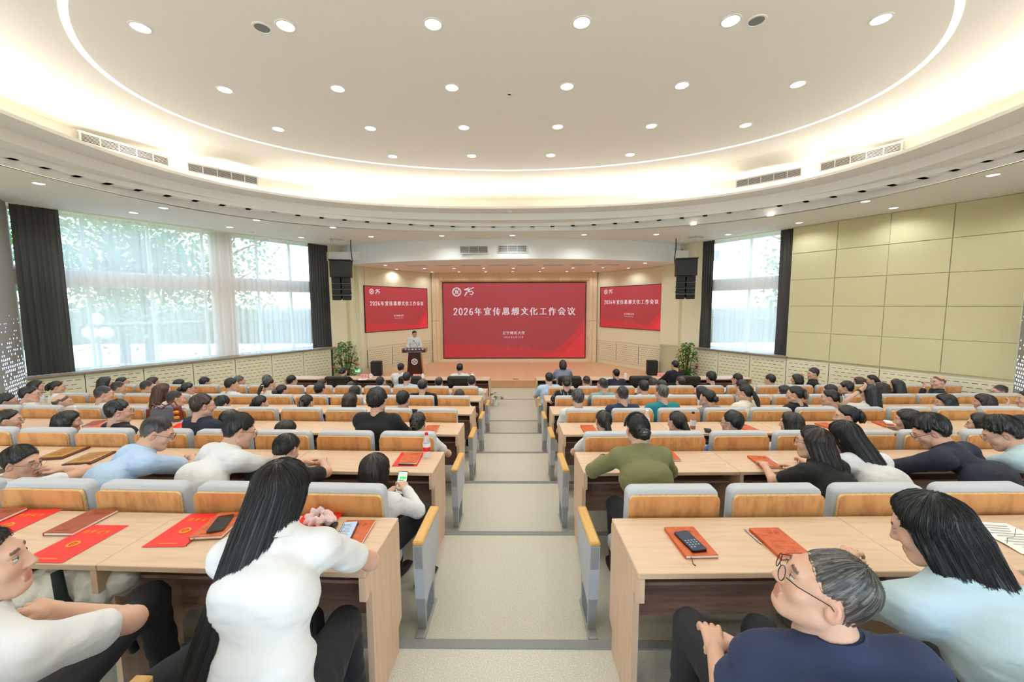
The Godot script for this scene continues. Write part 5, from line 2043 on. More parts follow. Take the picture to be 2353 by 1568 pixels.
# shirt or jacket over trunk and arms; long: sleeves to the wrist
func garment(j: Dictionary, cell: float, long: bool, bulk: float, seed_: int, collar: bool) -> MB:
	var bb := box_of(j, 0.18)
	var f := Field.new(bb[0], bb[1], cell)
	var s: float = j.s * bulk
	var fem: bool = j.sex == "f"
	var tw := 0.085 * s if not fem else 0.07 * s
	var ww := 0.075 * s if not fem else 0.055 * s
	f.cone(j.hip + Vector3(-ww - 0.01, 0.0, 0), j.hip + Vector3(ww + 0.01, 0.0, 0), 0.122 * s, 0.122 * s, 0.05)
	f.cone(j.waist + Vector3(-ww, 0, 0.005), j.waist + Vector3(ww, 0, 0.005), 0.108 * s, 0.108 * s, 0.07)
	f.cone(j.chest + Vector3(-tw, 0, 0.01), j.chest + Vector3(tw, 0, 0.01), 0.112 * s, 0.112 * s, 0.07)
	f.cone(j.hip, j.chest, 0.10 * s, 0.10 * s, 0.06)
	var dn: Vector3 = lean_dir(j.lean)
	var back := dn.cross(Vector3.RIGHT) * -1.0
	f.cone(j.shl + Vector3(0.02, -0.01, 0.0), j.shr + Vector3(-0.02, -0.01, 0.0), 0.066 * s, 0.066 * s, 0.05)
	f.cone(j.chest, j.neck - dn * 0.02, 0.09 * s, 0.062 * s, 0.05)
	for t in ["l", "r"]:
		var sh: Vector3 = j["sh" + t]
		var el: Vector3 = j["el" + t]
		var wr: Vector3 = j["wr" + t]
		f.cone(j.neck - dn * 0.03, sh, 0.056 * s, 0.058 * s, 0.04)
		if long:
			f.cone(sh, el, 0.062 * s, 0.052 * s, 0.035)
			f.cone(el, wr.lerp(el, 0.08), 0.052 * s, 0.038 * s, 0.03)
		elif not j.has("bare"):
			f.cone(sh, sh.lerp(el, 0.62), 0.062 * s, 0.060 * s, 0.03)
	wob.seed = seed_
	f.ripple(wob, 0.007, Vector3(5, 11, 5))
	f.ripple(wob, 0.003, Vector3(9, 30, 14))
	var m := MB.new()
	f.to(m)
	if collar:
		var d: Vector3 = (j.head - j.neck).normalized()
		d = (d + Vector3(0, 0.2, 0)).normalized()
		var x := d.cross(Vector3(0, 0, -1)).normalized()
		var b := Basis(x, d, x.cross(d))
		m.lathe(PackedVector2Array([Vector2(0.086, -0.005), Vector2(0.075, 0.030), Vector2(0.066, 0.046), Vector2(0.062, 0.040), Vector2(0.062, -0.01)]), 20, Transform3D(b.scaled_local(Vector3(j.s, j.s, j.s)), j.neck - d * 0.012))
	return m

# ---------------------------------------------------------------- hair
func lerp_table(t: Array, a: float) -> float:
	for i in t.size() - 1:
		if a <= t[i + 1][0]:
			return lerpf(t[i][1], t[i + 1][1], (a - t[i][0]) / (t[i + 1][0] - t[i][0]))
	return t[t.size() - 1][1]

const LINE_SHORT := [[0, -34], [45, -34], [66, -27], [80, -8], [90, 5], [100, -4], [112, -8], [124, 4], [138, 15], [154, 25], [180, 31]]
const LINE_LONG := [[0, -3], [100, -3], [118, -6], [130, 4], [146, 20], [160, 28], [180, 32]]
const LINE_FRINGE := [[0, -3], [100, -3], [122, -2], [140, 8], [165, 16], [180, 18]]
const LINE_UP := [[0, -36], [45, -34], [66, -27], [80, -6], [92, 4], [104, 0], [116, -4], [128, 8], [144, 20], [160, 28], [180, 32]]

class Hair:
	var style := "sh"
	var line := []
	var top := 0.02
	var side := 0.012
	var amp := 0.004
	var drop := 0.0
	var lim := 118.0
	var drape := Vector3.DOWN
	var taper := 0.2
	var flare := 0.0
	var cut := false
	var nz: FastNoiseLite
	var pole := Vector3(0, 0.93, 0.37).normalized()

	# cropped hair runs a little way down the neck
	func nape() -> void:
		drop = 0.042
		lim = 66.0
		taper = 0.30
		cut = true

	func pt(host: Object, ps: float, t: float, lift := 0.0) -> Vector3:
		var a := absf(wrapf(ps, -PI, PI))
		var deg := rad_to_deg(a)
		var e := deg_to_rad(host.lerp_table(line, deg))
		var d1 := Vector3(sin(ps) * cos(e), sin(e), cos(ps) * cos(e))
		var tc := 1.0 if drop <= 0.0 else (0.82 if cut else 0.5)
		var u := minf(1.0, t / tc)
		var d := pole.slerp(d1, u)
		var c0 := Vector3(0, 0.030, 0.014)
		var k := smoothstep(0.30, 0.75, u)
		var thick := lerpf(top, side, k)
		if drop <= 0.0 or deg > lim + 12.0:
			thick *= 1.0 - 0.85 * smoothstep(0.86, 1.0, u)
		var n := nz.get_noise_3d(cos(ps) * 4.0, sin(ps) * 4.0, t * 1.6) * 0.6 + nz.get_noise_3d(cos(ps) * 13.0, sin(ps) * 13.0, t * 2.5 + 9.0) * 0.4
		thick += amp * n * (0.3 + 0.7 * sin(minf(u, 0.9) * PI * 0.55))
		var s := d / Vector3(0.073, 0.085, 0.092)
		var p := c0 + d * (1.0 / s.length() + thick + lift)
		if drop > 0.0 and t > tc:
			var v := (t - tc) / (1.0 - tc)
			var share := 1.0 - smoothstep(lim - 14.0, lim + 4.0, deg)
			var ln := drop * share * (1.0 + 0.10 * nz.get_noise_2d(ps * 6.0, 3.0))
			var out := Vector3(d1.x, 0, d1.z)
			if cut:
				p -= d * thick * 0.9 * v * share
			p += (Vector3(0, -1, 0.02) if cut else drape) * ln * v + out * (flare * sin(v * PI * 0.7) * share - taper * 0.09 * v * v * share)
			p += out * amp * 1.2 * nz.get_noise_3d(cos(ps) * 9.0, sin(ps) * 9.0, v * 2.0)
		return p

func hair_of(style: String, seed_: int, drape := Vector3.DOWN, length := 0.0) -> Hair:
	var h := Hair.new()
	h.style = style
	h.nz = noise(1.0, seed_, 2)
	h.drape = drape
	match style:
		"sh":
			h.line = LINE_SHORT
			h.nape()
			h.top = 0.022
			h.side = 0.010
			h.amp = 0.010
		"bz":
			h.line = LINE_SHORT
			h.nape()
			h.top = 0.014
			h.side = 0.003
			h.amp = 0.004
		"fr":
			h.line = LINE_SHORT
			h.nape()
			h.top = 0.008
			h.side = 0.009
			h.amp = 0.006
		"wv":
			h.line = LINE_SHORT
			h.nape()
			h.top = 0.034
			h.side = 0.022
			h.amp = 0.020
		"bald":
			h.line = LINE_SHORT
			h.nape()
			h.top = -0.006
			h.side = 0.002
			h.amp = 0.001
		"bob":
			h.line = LINE_FRINGE
			h.top = 0.016
			h.side = 0.022
			h.amp = 0.005
			h.drop = 0.14 if length == 0.0 else length
			h.flare = 0.012
			h.taper = 0.35
		"lg":
			h.line = LINE_LONG
			h.top = 0.015
			h.side = 0.020
			h.amp = 0.006
			h.drop = 0.38 if length == 0.0 else length
			h.flare = 0.016
			h.taper = 0.25
		_:
			h.line = LINE_UP
			h.nape()
			h.top = 0.012
			h.side = 0.010
			h.amp = 0.003
	return h

# detail 0 far, 1 middle, 2 near, 3 nearest
func hair_mesh(h: Hair, hc: String, detail: int, seed_: int) -> MB:
	var m := MB.new()
	var base: Color = HAIRS[hc]
	var nu: int = [40, 56, 96, 150][detail]
	var nv: int = ([12, 14, 20, 26] if h.drop <= 0.0 or h.cut else [16, 22, 34, 46])[detail]
	var rows := []
	var t0 := 0.0 if h.style != "bald" else 0.55
	for jv in nv + 1:
		var row := PackedVector3Array()
		for i in nu:
			row.append(h.pt(self, TAU * i / nu, lerpf(t0, 1.0, float(jv) / nv)))
		rows.append(row)
	m.grid(rows, true, true)
	var skin := SKIN * 0.55
	for jv in nv + 1:
		for i in nu:
			var t := float(jv) / nv
			var ps := TAU * i / nu
			var c := base
			c = c * (0.85 + 0.5 * h.nz.get_noise_3d(cos(ps) * 20.0, sin(ps) * 20.0, t * 2.0))
			var deg := rad_to_deg(absf(wrapf(ps, -PI, PI)))
			if h.style == "bz":
				c = c.lerp(skin, 0.75 * smoothstep(0.45, 0.95, t) * (1.0 if deg < 130.0 else 0.3))
			elif h.style == "bald":
				c = c.lerp(SKIN * 0.7, 0.45)
			elif h.style == "fr":
				c = c.lerp(SKIN * 0.75, 0.75 * (1.0 - smoothstep(0.06, 0.40, t)) * (0.75 + 0.5 * h.nz.get_noise_2d(ps * 4.0, t * 9.0)))
			elif h.style == "sh":
				c = c.lerp(skin, 0.45 * smoothstep(0.8, 1.0, t))
			if hc == "s" or hc == "g":
				c = c.lerp(Color(0.02, 0.018, 0.016) if h.nz.get_noise_2d(ps * 14.0, t * 2.0) > 0.05 else Color(0.25, 0.24, 0.22), 0.6)
			if hc == "br" and t < 0.7 and h.nz.get_noise_2d(ps * 9.0, t * 1.2) > 0.1:
				c = Color(0.12, 0.045, 0.015)
			m.c[jv * nu + i] = c
	rng.seed = seed_
	# loose strands that follow the surface
	var n: int = [0, 90, 420, 900][detail]
	if h.style in ["bz", "bald"]:
		n = 0
	var short := h.drop <= 0.0 or h.cut
	for k in n:
		var ps := rng.randf() * TAU
		var a := rng.randf_range(0.05, 0.6)
		var e := minf(1.0, a + rng.randf_range(0.18, 0.4)) if short else rng.randf_range(0.8, 1.0)
		var cnt := 5 if short else 9
		var pp := PackedVector3Array()
		var rr := PackedFloat32Array()
		var drift := rng.randf_range(-0.12, 0.12)
		var lf := rng.randf_range(0.0005, 0.004) if detail > 1 else rng.randf_range(0.0005, 0.003)
		for q in cnt:
			var u := q / float(cnt - 1)
			var l := lf * (1.0 if not short else 0.5 + 2.2 * u * u)
			pp.append(h.pt(self, ps + drift * u, lerpf(a, e, u), l))
			rr.append((0.0011 if detail < 2 else 0.0008) * (1.2 - u))
		m.col = base * rng.randf_range(0.5, 1.9)
		if hc in ["s", "g"]:
			m.col = Color(0.2, 0.19, 0.18) if rng.randf() < 0.4 else Color(0.02, 0.018, 0.016)
		if hc == "br" and rng.randf() < 0.4:
			m.col = Color(0.14, 0.05, 0.018)
		m.tube(pp, rr, 3, false)
	# stubble and tufts for cropped heads close by
	if detail >= 2 and h.style in ["bz", "sh", "fr"]:
		var cnt2 := 2600 if detail == 2 else 5200
		for k in cnt2:
			var ps := rng.randf() * TAU
			var t := sqrt(rng.randf()) * 0.97
			var p := h.pt(self, ps, t, -0.001)
			var q := h.pt(self, ps, minf(1.0, t + 0.05), 0.0)
			var nn := (p - Vector3(0, 0.03, 0.014)).normalized()
			var along := (q - p).normalized()
			var d := (nn * rng.randf_range(0.5, 1.0) + along * rng.randf_range(0.3, 1.2) + Vector3(rng.randf_range(-0.4, 0.4), 0, rng.randf_range(-0.4, 0.4))).normalized()
			var ln := (0.006 if h.style == "bz" else 0.012) * (1.25 - t)
			var sd := nn.cross(d).normalized() * 0.0007
			m.col = base.lerp(skin, 0.5 * smoothstep(0.5, 1.0, t) if h.style == "bz" else 0.1) * rng.randf_range(0.5, 2.0)
			m.face(p - sd, p + sd, p + d * ln, nn)
	m.col = Color.WHITE
	return m

func strand_tail(m: MB, a: Vector3, dirn: Vector3, length: float, r: float, base: Color, n: int) -> void:
	# a hanging tail: core and loose strands
	var side := dirn.cross(Vector3(0, 0, 1)).normalized()
	var pp := PackedVector3Array()
	var rr := PackedFloat32Array()
	for k in 9:
		var u := k / 8.0
		pp.append(a + dirn * length * u + Vector3(0, 0, 0.035) * sin(u * PI * 0.6))
		rr.append(r * (0.55 + 0.75 * sin(minf(1.0, u * 1.3 + 0.15) * PI * 0.6)) * (1.0 - 0.75 * pow(u, 3.0)))
	m.col = base * 0.9
	m.tube(pp, rr, 14)
	for k in n:
		var g := rng.randf() * TAU
		var q := PackedVector3Array()
		var w := PackedFloat32Array()
		var e := rng.randf_range(0.75, 1.05)
		for i in 7:
			var u := i / 6.0 * e
			var j := mini(8, int(u * 8.0))
			q.append(a + dirn * length * u + Vector3(0, 0, 0.035) * sin(u * PI * 0.6) + (side * cos(g) + dirn.cross(side) * sin(g)) * rr[j] * rng.randf_range(1.0, 1.12))
			w.append(0.0012 * (1.1 - u))
		m.col = base * rng.randf_range(0.5, 1.9)
		m.tube(q, w, 3, false)
	m.col = Color.WHITE

func knot(m: MB, at: Vector3, r: Vector3, base: Color, seed_: int) -> void:
	var f := noise(1.0, seed_, 2)
	var rows := []
	for j in 13:
		var a := PI * j / 12.0
		var row := PackedVector3Array()
		for i in 20:
			var g := TAU * i / 20.0 + a * 1.2
			var d := Vector3(sin(a) * cos(g), cos(a), sin(a) * sin(g))
			row.append(at + d * r * (1.0 + 0.10 * sin(g * 4.0 + a * 5.0) + 0.12 * f.get_noise_3dv(d * 2.5)))
		rows.append(row)
	m.col = base
	m.grid(rows, true)
	m.col = Color.WHITE

func hair_for(style: String, hc: String, detail: int, seed_: int, drape: Vector3, length := 0.0) -> MB:
	var h := hair_of(style, seed_, drape, length)
	var m := hair_mesh(h, hc, detail, seed_)
	var base: Color = HAIRS[hc]
	rng.seed = seed_ + 5
	match style:
		"pn":
			strand_tail(m, Vector3(0, 0.035, 0.108), (drape + Vector3(0, -0.1, 0.12)).normalized(), 0.24 if length == 0.0 else length, 0.026, base, [20, 60, 160, 200][detail])
		"bn":
			knot(m, Vector3(0, 0.0, 0.128), Vector3(0.047, 0.043, 0.036), base, seed_)
		"cl":
			knot(m, Vector3(0, 0.01, 0.118), Vector3(0.036, 0.064, 0.032), base, seed_)
			knot(m, Vector3(0.012, 0.062, 0.108), Vector3(0.028, 0.024, 0.024), base, seed_ + 3)
	return m

func spectacles(metal: bool) -> MB:
	var m := MB.new()
	for s in [-1.0, 1.0]:
		var pp := PackedVector3Array()
		var rr := PackedFloat32Array()
		for k in 17:
			var g := TAU * k / 16.0
			pp.append(Vector3(s * 0.033 + 0.024 * cos(g), 0.004 + 0.019 * sin(g), -0.108 + 0.25 * absf(0.024 * cos(g) * s + 0.033) * 0.4))
			rr.append(0.0013)
		m.tube(pp, rr, 6, false)
		m.tube(PackedVector3Array([Vector3(s * 0.057, 0.010, -0.099), Vector3(s * 0.076, 0.012, -0.075), Vector3(s * 0.080, 0.012, 0.0), Vector3(s * 0.077, -0.006, 0.024)]), PackedFloat32Array([0.0016, 0.0014, 0.0013, 0.0013]), 6)
	m.tube(PackedVector3Array([Vector3(-0.009, 0.008, -0.106), Vector3(0, 0.011, -0.109), Vector3(0.009, 0.008, -0.106)]), PackedFloat32Array([0.0013, 0.0013, 0.0013]), 6)
	return m

func hair_clip(kind: int) -> MB:
	var m := MB.new()
	for s in [-1.0, 1.0]:
		var pp := PackedVector3Array()
		var rr := PackedFloat32Array()
		for k in 13:
			var u := k / 12.0
			pp.append(Vector3(s * (0.006 + 0.026 * sin(u * PI)), 0.055 - 0.11 * u, 0.143 + 0.012 * sin(u * PI)))
			rr.append(0.0045)
		m.tube(pp, rr, 6)
		for k in 5:
			m.bar(Vector3(s * 0.025, 0.035 - 0.018 * k, 0.152), Vector3(s * 0.040, 0.033 - 0.018 * k, 0.118), 0.0028, 5)
	if kind == 1:
		m.bar(Vector3(-0.03, 0.0, 0.155), Vector3(0.03, 0.0, 0.155), 0.006, 6)
	return m

var body_cache := {}
var n_person := 0

# a seated person whose head comes to the given place
func person(p: Dictionary) -> Node3D:
	n_person += 1
	var seed_ := 100 + n_person * 7
	var lean := deg_to_rad(p.lean)
	var far: bool = p.detail == 0
	var j: Dictionary = p.joints if p.has("joints") else pose(p.sex, lean, p.arms, p.get("side", 1.0))
	var turn := deg_to_rad(-p.body)
	var rot := Basis(Vector3.UP, turn)
	var at: Vector3 = p.head - rot * j.head
	var g := thing("person", p.label, "person", at, turn)
	var hx := Transform3D(Basis(Vector3.UP, deg_to_rad(-(p.yaw - p.body))) * Basis(Vector3.RIGHT, deg_to_rad(-p.get("nod", 4.0))) * Basis(Vector3(0, 0, 1), deg_to_rad(p.get("tilt", 0.0))), j.head)
	hx.basis = hx.basis.scaled_local(Vector3.ONE * (1.0 if p.sex == "m" else 0.96))
	var cell: float = [0.021, 0.017, 0.013, 0.0105][p.detail]
	var long: bool = p.sleeve == "l"
	if p.sleeve == "n":
		j.bare = true
	var jacket: bool = p.top in ["blacksuit", "blackjk", "suit", "bluegray", "creamjk", "navy"] and long
	var key := "%s%d%s%s%d%s" % [p.sex, int(p.lean), p.arms, p.sleeve, p.detail, "j" if jacket else ""]
	if p.has("joints"):
		key += "_" + str(n_person)
	if not body_cache.has(key):
		var jj: Dictionary = j.duplicate()
		var gm := garment(jj, cell, long, 1.08 if jacket else p.get("bulk", 1.0), seed_, true)
		body_cache[key] = gm.mesh()
	var fl := flesh(j, cell, kit.head_lo if p.detail < 2 else kit.head_hi, hx, kit.hand_lo if p.detail < 2 else kit.hand_hi)
	part("body", fl, M.skin, g)
	inst("jacket" if jacket else "shirt", body_cache[key], cloth(p.top), g)
	if not p.has("nolegs"):
		inst("trousers", kit.legs, cloth(p.get("bottom", "trousers")), g)
		for s in [-1.0, 1.0]:
			inst("shoe", kit.shoe, M.black, g).position = Vector3(s * 0.115, 0.0, -0.36)
	# hair hangs straight down, or lies on a leaning back
	var world_drape: Vector3 = p.get("drapex", Vector3(0, -1, 0.16 + 0.9 * sin(lean)))
	var drape := (hx.basis.orthonormalized().inverse() * rot.inverse() * world_drape).normalized()
	var hair := hair_for(p.hair, p.hc, p.detail, seed_, drape, p.get("hairlen", 0.0))
	part("hair", hair, hair_mat, g).transform = hx
	if p.get("glasses", 0) == 1:
		if not kit.has("specs"):
			kit.specs = spectacles(true).mesh()
		inst("spectacles", kit.specs, M.lens_frame if n_person % 2 else M.lens_metal, g).transform = hx
	if p.hair == "cl":
		var cm: Color = [Color(0.30, 0.17, 0.09), Color(0.92, 0.90, 0.80), Color(0.55, 0.45, 0.38)][p.get("clip", 0)]
		part("hair_clip", hair_clip(n_person % 2), plainmat(cm, 0.25), g).transform = hx
	return g

func make_crowd() -> void:
	for a in crowd():
		var p := {"head": a[1], "lean": a[2], "yaw": a[4 - 1], "hair": a[4], "hc": a[5], "sex": a[6], "top": a[7], "sleeve": a[8], "glasses": a[9], "arms": a[10], "label": a[11]}
		p.body = clampf(p.yaw * 0.5, -30.0, 30.0)
		if p.arms == "chin":
			p.body = p.yaw * 0.7
		p.detail = 1 if a[0] <= 4 else 0
		p.side = -1.0 if p.yaw < 0 else 1.0
		var lab: String = p.label
		if "ivory" in lab:
			p.clip = 1
		elif "taupe" in lab or "jewelled" in lab:
			p.clip = 2
		if "slouched" in lab or "bent" in lab:
			p.nod = 24.0
		var g := person(p)
		if "white hair clip" in lab or "white hair tie" in lab:
			var b := MB.new()
			var pp := PackedVector3Array()
			var rr := PackedFloat32Array()
			for k in 9:
				var q := PI * (0.15 + 0.7 * k / 8.0)
				pp.append(Vector3(0.062 * cos(q), -0.012 + 0.02 * cos(q), 0.10 + 0.045 * sin(q)))
				rr.append(0.007)
			b.tube(pp, rr, 8)
			part("hair_tie", b, M.trim_white, g).transform = (g.get_node("hair") as Node3D).transform
		if "polka-dot" in lab:
			var b := MB.new()
			b.ball(Vector3(-0.03, 0.0, 0.125), Vector3(0.06, 0.055, 0.04), 16, 10)
			part("scrunchie", b, M.black, g).transform = (g.get_node("hair") as Node3D).transform
			var d := MB.new()
			rng.seed = 3
			for k in 34:
				var v := Vector3(rng.randf_range(-1, 1), rng.randf_range(-1, 1), rng.randf_range(0.0, 1)).normalized()
				d.ball(Vector3(-0.03, 0.0, 0.125) + v * Vector3(0.06, 0.055, 0.04), Vector3.ONE * 0.0045, 6, 4)
			part("dots", d, M.trim_white, g).transform = (g.get_node("hair") as Node3D).transform
			g.get_node("dots").set_meta("kind", "stuff")
		if "raising" in lab:
			var b := MB.new()
			var j := pose("f", deg_to_rad(p.lean), "raise")
			var u: Vector3 = (j.wrl - j.ell).normalized()
			var c: Vector3 = j.wrl - u * 0.03
			b.bar(c - u * 0.012, c + u * 0.012, 0.033, 14)
			part("watch_strap", b, M.black, g)

# ---------------------------------------------------------------- who sits where
# row, head (x, y, z), lean, turn of the head, hair, hair colour, sex, top, sleeves, spectacles, arms, label
func crowd() -> Array:
	var o := []
	o.append([3, Vector3(-0.93, 1.684, -3.93), 6, 5, "cl", "d", "f", "white", "s", 0, "desk", "woman with tortoiseshell claw clip, first from aisle, third row from rear, wide-window block"])
	o.append([3, Vector3(-1.34, 1.911, -3.95), 6, 10, "wv", "k", "m", "blackjk", "l", 0, "desk", "young man in black suit jacket, second from aisle, third row from rear, wide-window block"])
	o.append([3, Vector3(-2.31, 1.581, -3.97), 6, 20, "bob", "d", "f", "white", "s", 1, "desk", "woman with parted hair bent low, third from aisle, third row from rear, wide-window block"])
	o.append([3, Vector3(-2.90, 1.684, -4.00), 6, 30, "fr", "k", "m", "navy", "l", 0, "desk", "balding man bent forward, fourth from aisle, third row from rear, wide-window block"])
	o.append([3, Vector3(-3.12, 1.861, -3.94), 0, 38, "sh", "br", "m", "navy", "l", 1, "lap", "man with brown-tinted hair in navy jacket, fifth from aisle, third row from rear, wide-window block"])
	o.append([3, Vector3(-4.02, 1.792, -3.97), 0, 45, "sh", "k", "m", "blacksuit", "l", 1, "lap", "black-haired man with spectacles in dark jacket, sixth from aisle, third row from rear, wide-window block"])
	o.append([3, Vector3(-4.59, 1.677, -3.99), 0, 42, "bob", "k", "f", "black", "s", 0, "lap", "woman with smooth black bob, seventh from aisle, third row from rear, wide-window block"])
	o.append([3, Vector3(-5.24, 1.690, -4.01), 0, 52, "pn", "d", "f", "white", "s", 1, "reach", "bespectacled woman in white reaching across desk, eighth from aisle, third row from rear, wide-window block"])
	o.append([3, Vector3(0.94, 1.703, -3.93), 6, -8, "pn", "d", "f", "white", "s", 0, "desk", "woman with high dark ponytail, first from aisle, third row from rear, panelled-wall block"])
	o.append([3, Vector3(1.68, 1.689, -3.94), 6, -20, "pn", "k", "f", "black", "s", 0, "desk", "woman with low ponytail and beaded tie, second from aisle, third row from rear, panelled-wall block"])
	o.append([3, Vector3(2.24, 1.678, -3.96), 6, -38, "sh", "k", "m", "blue", "s", 1, "desk", "greying man with spectacles in blue, third from aisle, third row from rear, panelled-wall block"])
	o.append([3, Vector3(2.84, 1.669, -3.97), 6, -35, "lg", "d", "f", "white", "s", 0, "desk", "woman with long dark-brown hair, fourth from aisle, third row from rear, panelled-wall block"])
	o.append([3, Vector3(3.40, 1.737, -3.98), 6, -60, "cl", "k", "f", "black", "s", 0, "desk", "woman with brown bow claw clip, fifth from aisle, third row from rear, panelled-wall block"])
	o.append([3, Vector3(3.97, 1.710, -3.93), 0, -40, "bob", "k", "f", "black", "s", 0, "lap", "woman with chin-length black hair, sixth from aisle, third row from rear, panelled-wall block"])
	o.append([3, Vector3(4.70, 1.665, -3.94), 0, -40, "lg", "k", "f", "black", "s", 0, "lap", "woman with loose dark hair, seventh from aisle, third row from rear, panelled-wall block"])
	o.append([3, Vector3(5.10, 1.632, -3.95), 0, -40, "sh", "k", "m", "black", "s", 0, "lap", "dark-haired figure mostly hidden, eighth from aisle, third row from rear, panelled-wall block"])
	o.append([4, Vector3(-1.46, 1.603, -5.26), 0, 12, "sh", "k", "m", "black", "s", 0, "lap", "man with parted black hair, first from aisle, fourth row from rear, wide-window block"])
	o.append([4, Vector3(-2.19, 1.580, -5.28), 0, 10, "bob", "b", "f", "white", "s", 0, "lap", "woman with smooth brown hair, second from aisle, fourth row from rear, wide-window block"])
	o.append([4, Vector3(-2.79, 1.552, -5.30), 0, 12, "cl", "d", "f", "white", "s", 0, "lap", "woman with jewelled claw clip, third from aisle, fourth row from rear, wide-window block"])
	o.append([4, Vector3(-3.44, 1.535, -5.32), 0, 30, "pn", "k", "f", "white", "s", 0, "lap", "woman with black ponytail, fourth from aisle, fourth row from rear, wide-window block"])
	o.append([4, Vector3(-3.99, 1.513, -5.34), 0, 20, "sh", "k", "m", "white", "s", 0, "lap", "short black-haired figure bent low, fifth from aisle, fourth row from rear, wide-window block"])
	o.append([4, Vector3(-4.65, 1.588, -5.36), 0, 35, "bz", "d", "m", "cream", "s", 0, "lap", "brown crop-haired man, sixth from aisle, fourth row from rear, wide-window block"])
	o.append([4, Vector3(-4.88, 1.679, -5.43), 6, 35, "lg", "a", "f", "cream", "l", 0, "desk", "auburn long-haired woman with barrette in cream, seventh from aisle, fourth row from rear, wide-window block"])
	o.append([4, Vector3(-5.68, 1.646, -5.40), 0, 42, "bz", "k", "m", "white", "s", 0, "lap", "man with sharp fade in white, eighth from aisle, fourth row from rear, wide-window block"])
	o.append([4, Vector3(-6.31, 1.528, -5.42), 0, 50, "bald", "k", "m", "white", "s", 0, "lap", "bald man, ninth from aisle, fourth row from rear, wide-window block"])
	o.append([4, Vector3(-6.77, 1.643, -5.43), 0, 52, "fr", "k", "m", "white", "s", 1, "lap", "thin-haired man with spectacles in white, tenth from aisle, fourth row from rear, wide-window block"])
	o.append([4, Vector3(-7.13, 1.529, -5.45), 0, 50, "sh", "k", "m", "white", "s", 1, "lap", "black-haired man with dark spectacles, eleventh from aisle, fourth row from rear, wide-window block"])
	o.append([4, Vector3(0.88, 1.629, -5.24), 0, -12, "sh", "s", "m", "white", "s", 1, "lap", "grey-haired man in white, first from aisle, fourth row from rear, panelled-wall block"])
	o.append([4, Vector3(1.49, 1.657, -5.31), 6, -15, "bz", "d", "m", "navypolo", "s", 1, "desk", "broad man in navy shirt with spectacles, second from aisle, fourth row from rear, panelled-wall block"])
	o.append([4, Vector3(2.03, 1.676, -5.32), 6, -15, "bz", "s", "m", "teal", "s", 0, "desk", "man in teal shirt, third from aisle, fourth row from rear, panelled-wall block"])
	o.append([4, Vector3(2.65, 1.613, -5.33), 6, -30, "bn", "k", "f", "gray", "s", 0, "desk", "woman in grey with low bun, fourth from aisle, fourth row from rear, panelled-wall block"])
	o.append([4, Vector3(3.15, 1.682, -5.34), 6, -38, "pn", "k", "f", "creamjk", "l", 1, "desk", "woman in cream jacket with reddish ponytail, fifth from aisle, fourth row from rear, panelled-wall block"])
	o.append([4, Vector3(3.80, 1.667, -5.30), 0, -45, "cl", "k", "f", "black", "s", 0, "lap", "woman in black with taupe claw clip, sixth from aisle, fourth row from rear, panelled-wall block"])
	o.append([4, Vector3(4.27, 1.617, -5.31), 0, -50, "cl", "k", "f", "white", "s", 0, "lap", "woman with ivory claw clip, seventh from aisle, fourth row from rear, panelled-wall block"])
	o.append([4, Vector3(4.80, 1.680, -5.32), 0, -40, "lg", "k", "f", "white", "s", 0, "raise", "long-haired woman in white raising her arm, eighth from aisle, fourth row from rear, panelled-wall block"])
	o.append([4, Vector3(5.84, 1.543, -5.34), 0, -60, "bob", "k", "f", "white", "s", 1, "lap", "bespectacled woman with black hair, ninth from aisle, fourth row from rear, panelled-wall block"])
	o.append([4, Vector3(6.37, 1.541, -5.35), 0, -45, "bob", "m", "f", "black", "s", 0, "lap", "woman with rounded maroon hair, tenth from aisle, fourth row from rear, panelled-wall block"])
	o.append([4, Vector3(6.96, 1.585, -5.36), 0, -60, "sh", "k", "m", "white", "s", 0, "chin", "man with hands clasped at chin, eleventh from aisle, fourth row from rear, panelled-wall block"])
	o.append([5, Vector3(-0.91, 1.323, -6.67), 6, 0, "bob", "b", "f", "white", "s", 0, "desk", "brown-haired woman bent over desk, first from aisle, fifth row from rear, wide-window block"])
	o.append([5, Vector3(-1.52, 1.518, -6.63), 0, 3, "fr", "k", "m", "black", "s", 0, "lap", "man in black with thinning crown, second from aisle, fifth row from rear, wide-window block"])
	o.append([5, Vector3(-2.70, 1.392, -6.67), 0, 12, "bob", "d", "f", "white", "s", 0, "lap", "dark-haired woman bent low, third from aisle, fifth row from rear, wide-window block"])
	o.append([5, Vector3(-3.30, 1.434, -6.69), 0, 15, "sh", "k", "m", "navy", "s", 0, "lap", "black-haired man in navy, fourth from aisle, fifth row from rear, wide-window block"])
	o.append([5, Vector3(-3.97, 1.408, -6.71), 0, 25, "bn", "d", "f", "cream", "s", 0, "lap", "woman with polka-dot hair scrunchie, fifth from aisle, fifth row from rear, wide-window block"])
	o.append([5, Vector3(-4.23, 1.509, -6.78), 6, 35, "pn", "k", "f", "cream", "s", 0, "desk", "woman in cream with white hair tie, sixth from aisle, fifth row from rear, wide-window block"])
	o.append([5, Vector3(-4.91, 1.497, -6.81), 6, 38, "sh", "k", "m", "white", "s", 0, "desk", "man in white shirt leaning on desk, seventh from aisle, fifth row from rear, wide-window block"])
	o.append([5, Vector3(-5.65, 1.436, -6.77), 0, 38, "bn", "k", "f", "cream", "s", 1, "lap", "bespectacled woman with high bun, eighth from aisle, fifth row from rear, wide-window block"])
	o.append([5, Vector3(-6.38, 1.456, -6.79), 0, 40, "bz", "d", "m", "cream", "s", 0, "lap", "man with short brown crop, ninth from aisle, fifth row from rear, wide-window block"])
